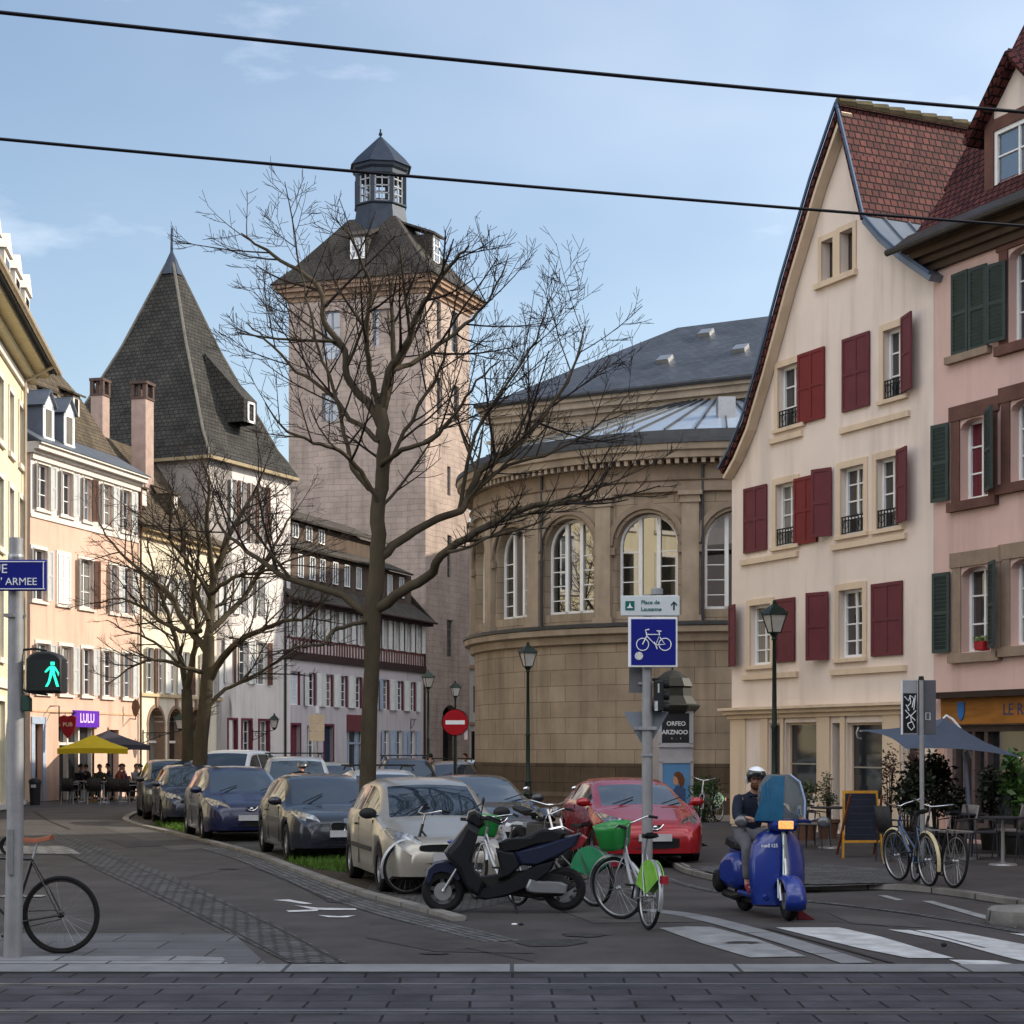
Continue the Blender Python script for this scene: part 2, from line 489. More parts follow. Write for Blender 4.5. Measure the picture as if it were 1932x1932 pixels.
pav = mat('tram_pavers', (.062, .060, .072), .75, .4, 1.6, bump=.35, bscale=22, brick=bk(.60, .34, .012, (.036, .036, .045), (.006, .006, .007), jit=.05, js=2.2, bd=.015), stain=.15)
patch('tram_track_paving', [], pav, .004, [(-30, 2, 0), (30, 2, 0), (30, 14.9, 0), (-30, 14.9, 0)])
steel = mat('rail_steel', (.14, .15, .17), .35, .15, 6, metal=.7)
for i, y in enumerate((14.2, 12.75)):
    mb = MB(); mb.box(-30, 30, y-.035, y+.035, 0, .010); mb.box(-30, 30, y-.10, y-.075, 0, .009); struct(mb, 'tram_rail', steel)
kst = mat('kerb_stone', (.19, .195, .205), .7, .16, 2.5, bump=.2, bscale=60, brick=bk(1.9, 4.0, .02, (.165, .17, .18), (.05, .05, .05)), stain=.15)
mb = MB(); mb.box(-30, 30, 14.9, 15.42, 0, .020); struct(mb, 'kerb_strip', kst)
slab = mat('paving_slab', (.105, .108, .116), .78, .15, 2, bump=.2, bscale=50, brick=bk(1.1, .62, .012, (.088, .09, .098), (.03, .03, .032), bd=.01), stain=.15)
patch('paving_slabs', [(-200, 1822), (505, 1822), (470, 1790), (440, 1762), (-200, 1762)], slab, .006)
lts = mat('pale_slab', (.22, .225, .235), .75, .14, 3, bump=.2, bscale=50, brick=bk(1.0, .45, .014, (.18, .185, .195), (.05, .05, .052)), stain=.2)
patch('pale_slab_row', [(-200, 1820), (430, 1820), (420, 1808), (355, 1806), (-200, 1806)], lts, .010)
cob = mat('cobbles', (.105, .105, .11), .8, .35, 2.0, bump=.5, bscale=30, brick=bk(.16, .105, .016, (.062, .062, .066), (.022, .022, .022), jit=.05, js=6, bd=.02, rot=.5))
cob2 = mat('cobbles_grey', (.13, .13, .135), .8, .35, 2.0, bump=.5, bscale=30, brick=bk(.15, .10, .016, (.08, .08, .083), (.03, .03, .03), jit=.05, js=6, bd=.02))
patch('cobble_band', [(100, 1568), (122, 1572), (330, 1655), (520, 1745), (655, 1818), (545, 1818), (440, 1765), (330, 1710), (180, 1640), (130, 1610), (90, 1575)], cob, .008)
seam = mat('gutter_seam', (.035, .034, .035), .9, .3, 3)
strip('gutter_line', [(100, 1572), (215, 1620), (335, 1668), (500, 1740), (648, 1818)], .035, seam, .011)
strip('gutter_line', [(125, 1612), (240, 1660), (350, 1712), (440, 1757), (545, 1812)], .03, seam, .0112)
stone = mat('pale_setts', (.26, .25, .235), .8, .25, 4, bump=.3, bscale=40, brick=bk(.30, .5, .02, (.2, .195, .185), (.05, .05, .05)))
patch('pale_setts_row', [(-60, 1612), (152, 1612), (138, 1604), (118, 1597), (-60, 1597)], stone, .013)
strip('pale_line', [(-60, 1690), (90, 1690)], .30, stone, .0125)
# parking bay edge: low flush kerb, gutter, cobbles between the kerb and the cars, grass at the tree pits
kerb = mat('kerb_granite', (.20, .19, .175), .75, .22, 3, bump=.3, bscale=50, brick=bk(1.0, 5, .02, (.16, .155, .145), (.04, .04, .04)), stain=.3)
edge = [(262, 1534), (243, 1546), (262, 1556), (330, 1572), (420, 1594), (500, 1616), (565, 1641), (640, 1668), (700, 1688), (775, 1708), (840, 1725), (880, 1737)]
strip('bay_kerb', edge, .16, kerb, .03, .05)
strip('bay_gutter', [(420, 1600), (500, 1624), (565, 1650), (640, 1679), (700, 1701), (775, 1723), (850, 1742), (985, 1775)], .42, cob2, .006)
bayc = mat('bay_setts', (.075, .072, .070), .85, .3, 1.5, bump=.4, bscale=30, brick=bk(.17, .12, .014, (.055, .053, .052), (.02, .02, .02), jit=.05, js=5))
patch('parking_bay', [(262, 1540), (330, 1569), (500, 1613), (640, 1665), (775, 1706), (850, 1726), (1010, 1690), (880, 1600), (700, 1540), (480, 1505), (330, 1500)], bayc, .0045)
# worn white road markings
mark = mat('road_paint', (.42, .43, .44), .7, .3, 3, bump=.1, bscale=60, stain=.35)
markd = mat('road_paint_worn', (.22, .225, .23), .75, .3, 3, bump=.1, bscale=60, stain=.3)
patch('crosswalk_stripe', [(1243, 1752), (1296, 1749), (1343, 1750), (1425, 1772), (1522, 1806), (1415, 1808), (1330, 1783)], markd, .008)
patch('crosswalk_stripe', [(1463, 1751), (1582, 1751), (1660, 1768), (1750, 1795), (1800, 1809), (1715, 1809), (1620, 1790)], mark, .008)
patch('crosswalk_stripe', [(1675, 1755), (1800, 1758), (1932, 1783), (2060, 1820), (1960, 1822), (1890, 1805), (1790, 1777)], mark, .008)
patch('crosswalk_stripe', [(1790, 1812), (1880, 1814), (1955, 1829), (1840, 1829)], mark, .008)
patch('crosswalk_stripe', [(1905, 1762), (2060, 1768), (2150, 1780), (1975, 1775)], mark, .008)
strip('gutter_band', [(1240, 1716), (1330, 1728), (1440, 1755), (1560, 1790), (1650, 1818)], .30, kst, .0095)
strip('gutter_band', [(1262, 1656), (1330, 1676), (1420, 1690), (1560, 1703), (1740, 1725), (1960, 1762)], .16, cob2, .0095)
strip('gutter_seam_line', [(1450, 1752), (1560, 1782), (1690, 1818)], .05, seam, .0100)
patch('lane_marking', [(1740, 1701), (1760, 1701), (1932, 1748), (1915, 1752)], markd, .008)
patch('lane_marking', [(1655, 1690), (1672, 1690), (1705, 1699), (1690, 1700)], markd, .008)
# faded bicycle symbol
bm_ = mat('bicycle_marking_paint', (.50, .50, .51), .7, .3, 5, stain=.4)
patch('bicycle_marking', [(515, 1699), (545, 1698), (590, 1706), (575, 1707), (545, 1702)], bm_, .008)
patch('bicycle_marking', [(555, 1709), (600, 1714), (672, 1715), (672, 1718), (612, 1718), (590, 1717)], bm_, .0084)
patch('bicycle_marking', [(540, 1719), (600, 1717), (600, 1720), (545, 1722)], bm_, .0088)
patch('bicycle_marking', [(600, 1728), (640, 1730), (672, 1728), (655, 1732), (620, 1732)], bm_, .0092)
# worn tar patch and manhole
tarp = mat('tar_patch', (.038, .037, .037), .85, .35, 8, bump=.5, bscale=25)
patch('tar_patch', [(970, 1779), (1010, 1773), (1095, 1773), (1110, 1779), (1070, 1786), (1000, 1787)], tarp, .007)
patch('asphalt_patch', [(195, 1583), (250, 1588), (460, 1580), (520, 1580), (520, 1584), (420, 1592), (240, 1599)], mat('asphalt_dark', (.042, .041, .043), .88, .2, 2, bump=.3, bscale=55), .007)
ap_ = mat('asphalt_repair', (.075, .070, .068), .88, .25, 1.5, bump=.3, bscale=55)
patch('asphalt_patch', [(700, 1740), (860, 1752), (1010, 1800), (820, 1796), (690, 1770)], mat('asphalt_worn', (.050, .046, .047), .86, .3, 2, bump=.3, bscale=55), .0052)
patch('asphalt_patch', [(250, 1545), (400, 1600), (330, 1606), (190, 1560)], ap_, .0052)
patch('asphalt_patch', [(1010, 1700), (1180, 1706), (1330, 1740), (1120, 1742)], ap_, .0053)
patch('asphalt_patch', [(1560, 1722), (1700, 1735), (1760, 1752), (1610, 1744)], ap_, .0054)
strip('tar_seam', [(330, 1660), (480, 1640), (620, 1700)], .02, seam, .0115)
strip('tar_seam', [(880, 1790), (1010, 1815)], .02, seam, .0116)
strip('tar_seam', [(1560, 1738), (1700, 1752), (1860, 1790)], .025, seam, .0117)
strip('tar_seam', [(130, 1565), (90, 1548), (60, 1530)], .05, seam, .0118)
for ox, oy, orr in ((640, 1702, .16), (1100, 1765, .20), (430, 1640, .14), (820, 1800, .12), (1400, 1780, .15)):
    o_ = gnd(ox, oy); mb = MB(); q9 = random.Random(ox); mb.add([o_+V((math.cos(a*.4)*orr*q9.uniform(.6, 1.2)*1.3, math.sin(a*.4)*orr*q9.uniform(.6, 1.2), .0085)) for a in range(16)], [tuple(range(16))]); struct(mb, 'oil_stain', tarp)
# raised pavement on the right
sw = mat('side_pavement', (.058, .052, .052), .85, .2, .8, bump=.3, bscale=55, stain=.2)
SWZ = .08
front = [(1240, 1612), (1262, 1632), (1300, 1652), (1400, 1672), (1520, 1682), (1600, 1681), (1660, 1680), (1740, 1685), (1860, 1702), (2080, 1740)]
fp = []; q_ = [gnd(a, b) for a, b in front]
for i in range(len(q_)-1):
    p0 = q_[max(i-1, 0)]; p1 = q_[i]; p2 = q_[i+1]; p3 = q_[min(i+2, len(q_)-1)]
    for k in range(6): t = k/6; fp.append(.5*((2*p1)+(p2-p0)*t+(2*p0-5*p1+4*p2-p3)*t*t+(3*p1-p0-3*p2+p3)*t**3))
fp.append(q_[-1])
pts = [V((p.x, p.y, SWZ)) for p in fp]+[V((14, 18, SWZ)), V((24, 34, SWZ)), V((24, 48.5, SWZ)), V((3.6, 48.5, SWZ)), V((3.6, 33, SWZ))]
mb = MB(); tr = tessellate_polygon([pts]); mb.add(pts, [tuple(t) for t in tr]); struct(mb, 'pavement', sw)
strip('pavement_kerb', front, -.17, kerb, .0, SWZ+.004)
patch('cobbled_apron', [], cob2, SWZ+.004, [tuple(gnd(a, b, SWZ)) for a, b in ((1300, 1636), (1480, 1625), (1680, 1640), (1712, 1652), (1690, 1668), (1600, 1671), (1500, 1675), (1390, 1664))])
# round granite bollard base at the right edge
b = gnd(1925, 1745); mb = MB(); mb.lathe([(.34, 0), (.36, .05), (.34, .16), (.30, .19), (.05, .20)], 20, b)
tag(mb.build('traffic_island_stone', kerb, None, True), 'low round granite stone at the edge of the road beside the crossing', 'kerb stone')

# ------------------------------------------------------------------ grass tufts in the tree pits
grm = mat('grass', (.06, .12, .018), .8, .4, 5)
def grass(pxs, n, name):
    pts = [gnd(a, b) for a, b in pxs]; mb = MB(); r = random.Random(5)
    x0, x1 = min(p.x for p in pts), max(p.x for p in pts); y0, y1 = min(p.y for p in pts), max(p.y for p in pts)
    def inside(x, y):
        c = False
        for i in range(len(pts)):
            a, b = pts[i], pts[i-1]
            if (a.y > y) != (b.y > y) and x < (b.x-a.x)*(y-a.y)/(b.y-a.y)+a.x: c = not c
        return c
    k = 0
    while k < n:
        x, y = r.uniform(x0, x1), r.uniform(y0, y1)
        if not inside(x, y): continue
        k += 1; a = r.uniform(0, 6.28); h = r.uniform(.04, .13)*(1.2 if math.sin(x*7)*math.cos(y*5) > 0 else .7); dx, dy = math.cos(a)*.012, math.sin(a)*.012
        lx, ly = r.uniform(-.05, .05), r.uniform(-.05, .05)
        mb.add([(x-dx, y-dy, 0), (x+dx, y+dy, 0), (x+lx, y+ly, h)], [(0,1,2)])
    tag(mb.build(name, grm), 'green grass growing along the parking bay', 'grass', kind='stuff')
soil = mat('soil', (.035, .028, .02), .95, .3, 8, bump=.5, bscale=20)
patch('soil_bed', [(300, 1563), (440, 1597), (450, 1580), (330, 1545)], soil, .006)
patch('soil_bed', [(530, 1629), (690, 1680), (720, 1650), (560, 1605)], soil, .006)
grass([(292, 1557), (318, 1563), (352, 1571), (352, 1552), (320, 1550)], 2600, 'grass')
grass([(536, 1624), (590, 1640), (660, 1648), (668, 1628), (560, 1612)], 3600, 'grass')
# ================================================================== cream gable house (right)
def stucco(key, col, **k): return mat(key, col, .88, k.pop('var', .05), k.pop('scale', .9), bump=.12, bscale=45, stain=k.pop('stain', .22), **k)
cream = stucco('cream_stucco', (.70, .60, .53))
creamtrim = stucco('cream_trim', (.62, .49, .36))
maroon = mat('maroon_shutter', (.115, .028, .036), .6, .12, 3, bump=.1, bscale=30)
redsh = mat('red_shutter', (.15, .022, .022), .6, .12, 3, bump=.1, bscale=30)
shopglass = mat('shop_glass', (.02, .022, .026), .05, .3, 2, ior=1.7)
def wpx(fr, a, b, yt, yb, adj=0.0):
    """window rectangle: left/right pixel, top/bottom pixel measured at the centre column."""
    u0, u1 = fr.U(a), fr.U(b); c = (a+b)/2
    return (min(u0, u1), max(u0, u1), fr.z(c, yb)+adj, fr.z(c, yt)+adj)
fc = Fr((5.07, 41.6), ang=154.5, length=7.27)
house = thing('gable_house', 'cream stuccoed house with a steep pointed gable and maroon shutters', 'house', fc.p(3.6, 0))
gp = [(1381, 866), (1400, 812), (1431, 705), (1475, 545), (1531, 355), (1581, 215), (1603, 300), (1632, 415), (1662, 448), (1700, 483), (1740, 510), (1762, 520)]
gpz = [fc.uz(a, b) for a, b in gp]
outer = [(0, 0), (fc.len, 0)]+[(min(fc.len, max(0, u)), z) for u, z in reversed(gpz)]
W = []
cw = [  # (px0, px1, ytop, ybottom, kind)
    (1469, 1512, 688, 803, 'w'), (1668, 1706, 619, 749, 'w'),
    (1465, 1502, 911, 1028, 'w'), (1587, 1631, 880, 1006, 'w'), (1655, 1698, 863, 995, 'w'),
    (1416, 1455, 1141, 1254, 'w'), (1584, 1629, 1112, 1240, 'w')]
holes = []
for a, b, yt, yb, k in cw:
    q = wpx(fc, a, b, yt, yb); W.append(q); holes.append(rect(*q))
att = [wpx(fc, 1551, 1573, 452, 528), wpx(fc, 1586, 1610, 434, 512)]
for q in att: holes.append(rect(*q))
shops = []
for a, b, yt, yb in ((1482, 1543, 1363, 1500), (1598, 1667, 1363, 1512), (1570, 1587, 1364, 1572), (1452, 1474, 1364, 1566), (1703, 1745, 1364, 1590)):
    q = wpx(fc, a, b, yt, yb); shops.append(q)
    holes.append(rect(q[0], q[1], max(.14, q[2]), q[3]))
wall(fc, outer, holes, cream, house, .26, 9.0)
trim = MB()
for i, q in enumerate(W):
    window(fc, *q, house, white, wglass[i % 3], .2, .06, 2, 4 if i > 1 else 3, sill=None)
    fc.box(trim, q[0]-.13, q[0], q[2]-.02, q[3]+.13, -.01, .035); fc.box(trim, q[1], q[1]+.13, q[2]-.02, q[3]+.13, -.01, .035)
    fc.box(trim, q[0], q[1], q[3], q[3]+.14, -.01, .035)
    fc.box(trim, q[0]-.16, q[1]+.16, q[2]-.10, q[2]-.02, -.01, .09)
for q in att:
    fc.box(trim, q[0]-.12, q[0], q[2]-.02, q[3]+.12, -.01, .03); fc.box(trim, q[1], q[1]+.12, q[2]-.02, q[3]+.12, -.01, .03); fc.box(trim, q[0], q[1], q[3], q[3]+.12, -.01, .03)
fc.box(trim, att[0][0]-.2, att[1][1]+.16, att[0][2]-.14, att[0][2]-.02, -.01, .10)
# long sills that tie closed and open bays together
for a, b, y, xr in ((1455, 1516, 812, 1486), (1588, 1718, 783, 1650), (1400, 1507, 1040, 1455), (1572, 1712, 1008, 1640), (1403, 1507, 1262, 1450), (1570, 1712, 1250, 1640)):
    u0, u1 = fc.U(a), fc.U(b); z = fc.z(xr, y); fc.box(trim, u0, u1, z-.22, z-.10, -.01, .075)
# cornice over the ground floor
zc = fc.z(1570, 1340)
for z0, z1, n in ((-.13, -.03, .08), (-.03, .06, .18), (.06, .12, .27)): fc.box(trim, -.06-n*.5, fc.len, zc+z0, zc+z1, -.01, n)
fc.box(trim, -.02, .62, .14, zc-.13, -.01, .03)
for a, b in ((1543, 1569), (1587, 1598), (1667, 1702), (1436, 1452), (1474, 1482)): fc.box(trim, fc.U(a)+.02, fc.U(b)-.02, .14, zc-.13, -.01, .05)
trim.build('trim', creamtrim, house, world=True)
sh = [(1508, 1558, 662, 795, redsh, 2), (1592, 1643, 633, 772, maroon, 2), (1406, 1449, 918, 1041, maroon, 2), (1501, 1544, 899, 1026, redsh, 2),
      (1466, 1502, 1129, 1249, maroon, 1), (1647, 1705, 1099, 1237, maroon, 2)]
for a, b, yt, yb, m, c in sh:
    q = wpx(fc, a, b, yt, yb); shutter(fc, *q, house, m, .02, cols=c)
for a, b, yt, yb, side in ((1706, 1740, 594, 738, 'l'), (1546, 1573, 885, 1013, 'r'), (1697, 1731, 846, 985, 'l'), (1379, 1403, 1142, 1257, 'l'), (1537, 1567, 1118, 1246, 'r')):
    q = wpx(fc, a, b, yt, yb); wd = q[1]-q[0]
    if a == 1379: q = (.0, wd, q[2], q[3])
    shutter(fc, *q, house, maroon, .05, hinge=side, ang=18)
for i, q in enumerate((W[0], W[1], W[2], W[3], W[4])):      # little iron balconettes
    mb = MB(); z0 = q[2]+.02; z1 = q[2]+.38
    fc.box(mb, q[0], q[1], z1-.025, z1, -.03, 0); fc.box(mb, q[0], q[1], z0, z0+.02, -.03, 0)
    fc.box(mb, q[0], q[1], z1-.10, z1-.08, -.025, -.005)
    n = 7
    for k in range(n+1):
        u = lerp(q[0]+.01, q[1]-.01, k/n); fc.box(mb, u-.009, u+.009, z0, z1, -.025, -.007)
    for k in range(3):
        c = fc.p(lerp(q[0], q[1], (k+.5)/3), (z0+z1)/2, -.015); mb.tube([c+(fc.u*math.cos(t)+V((0,0,1))*math.sin(t))*.08 for t in [i*math.pi/4 for i in range(8)]], .008, 4, closed=True)
    mb.build('window_railing', iron, house, world=True)
for q in att:
    mb = MB(); fc.box(mb, q[0], q[1], q[2], q[3], -.24, -.20); mb.build('window', mat('brown_wood', (.05, .03, .02), .6, .2, 5), house, world=True)
    mb = MB(); fc.box(mb, q[0]+.07, q[1]-.05, q[2]+.06, q[3]-.06, -.20, -.19); mb.build('pane', dkglass, house, world=True)
for i, q in enumerate(shops):
    if q[1]-q[0] > .35:
        w_ = window(fc, q[0], q[1], max(.2, q[2]), q[3], house, creamtrim, shopglass, .16, .05, 1, 1, name='shop_window')
        mb = MB(); zz = lerp(q[2], q[3], .42); fc.box(mb, q[0]+.05, q[1]-.05, zz, zz+.03, -.15, -.12); mb.build('glazing_bar', alu, w_, world=True)
    else:
        mb = MB(); fc.box(mb, q[0], q[1], .14, q[3], -.26, -.22); mb.build('door', mat('dark_door', (.02, .018, .016), .5, .2, 4), house, world=True)
# roof: swept tiles on both sides, overhanging verge
tile = mat('red_roof_tiles', (.060, .015, .016), .8, .4, .8, bump=.5, bscale=20, brick=bk(.17, .17, .022, (.105, .032, .027), (.006, .003, .004), sm=.6, bd=.05, offset=.5))
tilev = tile
bk_dir = -fc.n
def sweep(pz, depth, over, name, m, th=.14, thm=None):
    mb = MB()
    for i in range(len(pz)-1):
        (u0, z0), (u1, z1) = pz[i], pz[i+1]
        a, b = fc.p(u0, z0, over), fc.p(u1, z1, over); c, d = fc.p(u1, z1, -depth), fc.p(u0, z0, -depth)
        roofquad(mb, [a, b, c, d], th)
    return mb.build(name, m, house, world=True)
lp = [(1357, 886), (1376, 852), (1400, 795), (1431, 690), (1475, 527), (1531, 338), (1580, 195)]
rp = [(1580, 195), (1603, 290), (1631, 408)]
zp = [(1631, 408), (1662, 444), (1700, 478), (1757, 517)]
fo_ = Fr((fc.p(0, 0, .3).x, fc.p(0, 0, .3).y), ang=154.5, length=8)
L1 = [fo_.uz(a, b) for a, b in lp]; R1 = [fo_.uz(a, b) for a, b in rp]; Z1 = [fo_.uz(a, b) for a, b in zp]
roof = sweep(L1+R1[1:], 12.0, .30, 'roof', tile)
zinc = mat('zinc_roof', (.17, .20, .24), .42, .12, 2, metal=.5, bump=.05, bscale=8)
sweep(Z1, 12.0, .30, 'zinc_roof', zinc)
mb = MB()       # blue-grey verge flashing
for P in (L1, R1+Z1[1:]):
    for i in range(len(P)-1): mb.bar(fc.p(P[i][0], P[i][1]+.02, .34), fc.p(P[i+1][0], P[i+1][1]+.02, .34), .04, .06)
mb.build('verge_flashing', mat('flashing', (.07, .10, .16), .4, .1, 3, metal=.3), roof, world=True)
mb = MB()
for i in range(len(L1)-1):
    (u0, z0), (u1, z1) = L1[i], L1[i+1]
    mb.bar(fc.p(u0+.10, z0-.20, .14), fc.p(u1+.10, z1-.20, .14), .24, .08)
mb.build('verge_board', creamtrim, roof, world=True)
mb = MB()
u, z = L1[-1]
for k in range(24):
    n0 = .3-k*.42; mb.tube([fc.p(u, z+.03, n0), fc.p(u, z+.05, n0-.40)], [.10, .125], 8)
mb.build('ridge_tiles', mat('mossy_ridge', (.075, .062, .035), .85, .4, 3, bump=.4, bscale=20), roof, world=True)
mb = MB()       # standing seams
for k in range(14):
    n0 = -.2-k*.6
    for i in range(len(Z1)-1): mb.bar(fc.p(Z1[i][0], Z1[i][1]+.02, n0), fc.p(Z1[i+1][0], Z1[i+1][1]+.02, n0), .03, .05)
mb.build('seams', zinc, roof, world=True)

# ================================================================== pink house (right edge), continuing the row towards the camera
pink = stucco('pink_stucco', (.60, .42, .37))
brownst = mat('brown_sandstone', (.125, .062, .050), .8, .2, 3, bump=.2, bscale=30, stain=.2)
bst2 = mat('grey_sandstone', (.27, .20, .15), .82, .15, 3, bump=.2, bscale=30, stain=.2)
greensh = mat('green_shutter', (.036, .052, .048), .55, .15, 4)
fd = Fr((fc.p(fc.len+.012, 0).x, fc.p(fc.len+.012, 0).y), ang=154.5, length=7.6)
ph = thing('pink_house', 'pink house with green louvred shutters and a dormer above the restaurant', 'house', fd.p(3, 0))
ze = fd.z(1765, 512)
pw = [(1903, 1960, 462, 640, None), (1812, 1866, 788, 940, None), (1907, 1962, 752, 905, None), (1814, 1872, 1068, 1229, None), (1907, 1968, 1052, 1216, None)]
hs = []; PW = []
for a, b, yt, yb, _ in pw:
    q = wpx(fd, a, b, yt, yb); PW.append(q); hs.append(archp(*q, n=6, rise=.16))
q6 = wpx(fd, 1806, 1900, 500, 655); 
shopd = (fd.U(1786), 7.5, .14, fd.z(1850, 1368))
hs.append(rect(*shopd))
wall(fd, rect(0, 7.6, 0, ze+.2), hs, pink, ph, .3, 9.0)
mb = MB(); mb2 = MB()
for i, q in enumerate(PW):
    m_ = mb if i in (0, 1, 2) else mb2
    fd.box(m_, q[0]-.24, q[0]-.003, q[2]-.02, q[3]+.02, -.01, .03); fd.box(m_, q[1]+.003, q[1]+.24, q[2]-.02, q[3]+.02, -.01, .03)
    fd.box(m_, q[0]-.30, q[1]+.30, q[3]+.02, q[3]+.30, -.01, .045)
    fd.box(m_, q[0]-.28, q[1]+.28, q[2]-.20, q[2]-.02, -.01, .12)
    fw = window(fd, *q, ph, white, [dkglass, mat('red_curtain_glass', (.10, .008, .02), .1, .4, 3, stretch=(8, 8, .5), ior=1.7), dkglass, dkglass, dkglass][i], .26, .07, 2, 3)
mb.build('surround', brownst, ph, world=True); mb2.build('stone_surround', bst2, ph, world=True)
for a, b, yt, yb, hg, an in ((1801, 1834, 514, 668, 'l', 3), (1835, 1867, 503, 660, 'r', 3), (1872, 1903, 497, 646, 'r', 9), (1765, 1795, 801, 947, 'r', 5), (1864, 1904, 770, 926, 'l', 28), (1767, 1797, 1081, 1232, 'r', 4), (1871, 1905, 1059, 1222, 'l', 28)):
    q = wpx(fd, a, b, yt, yb); shutter(fd, *q, ph, greensh, .05, hg, an, louvre=True)
mb = MB(); q = wpx(fd, 1790, 1872, 520, 664); fd.box(mb, q[0], q[1], q[2]-.14, q[2], -.01, .12); mb.build('sill', bst2, ph, world=True)
# eaves cornice and roof
crn = mat('brown_cornice', (.075, .052, .038), .7, .15, 3, bump=.1, bscale=20)
mb = MB()
for z0, z1, n in ((.0, .14, .10), (.14, .26, .22), (.26, .40, .36), (.40, .47, .46)): fd.box(mb, -.02-n*.9, 7.7, ze+z0, ze+z1, -.2, n)
mb.build('cornice', crn, ph, world=True)
prof = [(.62, ze+.50), (.15, ze+.86), (-.5, ze+1.75), (-1.3, ze+3.2), (-3.5, ze+7.2)]
mb = MB()
for i in range(len(prof)-1):
    (n0, z0), (n1, z1) = prof[i], prof[i+1]
    roofquad(mb, [fd.p(-.55 if i == 0 else -.35, z0, n0), fd.p(7.8, z0, n0), fd.p(7.8, z1, n1), fd.p(-.2, z1, n1)], .1)
rf = mb.build('roof', tile, ph, world=True)
mb = MB(); roofquad(mb, [fd.p(-.6, ze+.47, .66), fd.p(7.8, ze+.47, .66), fd.p(7.8, ze+.80, .24), fd.p(-.5, ze+.80, .24)], .05)
mb.tube([fd.p(-.62, ze+.44, .66), fd.p(7.8, ze+.44, .66)], .07, 8); mb.build('gutter', mat('old_copper', (.05, .045, .042), .5, .2, 3, metal=.3), rf, world=True)
dm = wpx(fd, 1866, 1960, 225, 378)
u0, u1, z0, z1 = dm
mb = MB()
fd.box(mb, u0-.25, u0, z0-.1, z1+.45, -1.6, -.1); fd.box(mb, u1, u1+.25, z0-.1, z1+.45, -1.6, -.1); fd.box(mb, u0, u1, z1, z1+.22, -1.6, -.1)
fd.box(mb, u0-.35, u1+.35, z0-.28, z0-.02, -1.2, .05)
dmo = mb.build('dormer', brownst, ph, world=True)
window(fd, u0, u1, z0, z1, dmo, white, bluglass, .2, .08, 2, 3)
uc = (u0+u1)/2; mb = MB(); zt = z1+.45+.62
a = [fd.p(u0-.25, z1+.22, -.12), fd.p(u1+.25, z1+.22, -.12), fd.p(uc, zt, -.12)]
mb.add(a, [(0,1,2)]); mb.build('gable', cream, dmo, world=True)
mb = MB()
for s_ in (-1, 1):
    e = u0-.62 if s_ < 0 else u1+.62
    roofquad(mb, [fd.p(e, z1-.05, .12), fd.p(uc, zt+.22, .12), fd.p(uc, zt+.22, -3.2), fd.p(e, z1-.05, -2.2)], .16)
for sg in (-1, 1): mb.tube([fd.p(uc+sg*(uc-u0+.45), z1+.0, .14), fd.p(uc, zt+.14, .14)], .07, 4)
mb.build('dormer_roof', tile, dmo, world=True)
# restaurant front
woodo = mat('orange_wood', (.28, .115, .022), .6, .25, 2, stretch=(1, 1, 6), bump=.1, bscale=20, stain=.25)
fz0, fz1 = fd.z(1850, 1366), fd.z(1850, 1316)
mb = MB(); fd.box(mb, fd.U(1783), 7.5, fz0, fz1, -.02, .10); fd.box(mb, fd.U(1783), 7.5, fz0, fz0+.04, .1, .13)
sg = mb.build('fascia_board', woodo, ph, world=True)
mb = MB(); fd.box(mb, fd.U(1774), 7.5, fz1, fz1+.07, -.02, .30); fd.box(mb, fd.U(1779), 7.5, fz1+.07, fz1+.12, -.02, .22); mb.build('awning_box', mat('dark_brown', (.03, .018, .015), .6, .2, 4), sg, world=True)
text('LE RAMONA', .30, mat('blue_lettering', (.035, .05, .13), .7, .3, 8), face_m(fd.p(fd.U(1915)+.62, (fz0+fz1)/2, .104), fd.u), sg)
mb = MB(); c = fd.p(fd.U(1822), (fz0+fz1)/2, .105)
Mx = face_m(c, fd.u); mb.M = Mx @ Matrix.Rotation(R(90), 4, 'X') @ Matrix.Identity(4); mb.M = Mx
mb.prism([(-.10, .17), (.10, .17), (.10, -.02), (.06, -.13), (0, -.18), (-.06, -.13), (-.09, -.02)], 0, .02, plane='xy'); mb.M = None
mb.build('shield_emblem', mat('blue_shield', (.02, .12, .36), .5, .1, 5), sg, world=True)
mb = MB(); us = [shopd[0], fd.U(1806), fd.U(1822), fd.U(1846), 3.2, 4.6, 6.0, 7.4]
fd.box(mb, shopd[0], 7.5, .14, shopd[3], -.30, -.28); mb.build('shop_glass', shopglass, ph, world=True)
mb = MB()
for i, u in enumerate(us):
    fd.box(mb, u, u+.10, .14, shopd[3], -.28, -.14)
fd.box(mb, shopd[0], 7.5, shopd[3]-.12, shopd[3], -.28, -.12); fd.box(mb, shopd[0], 7.5, .14, .45, -.28, -.16)
mb.build('shop_frame', mat('shop_frame_paint', (.10, .075, .07), .6, .2, 4), ph, world=True)
mb = MB(); fd.box(mb, .06, fd.U(1784), .14, fz0+.1, -.01, .025); mb.build('ground_floor_pier', stucco('pink_light', (.50, .32, .25)), ph, world=True)
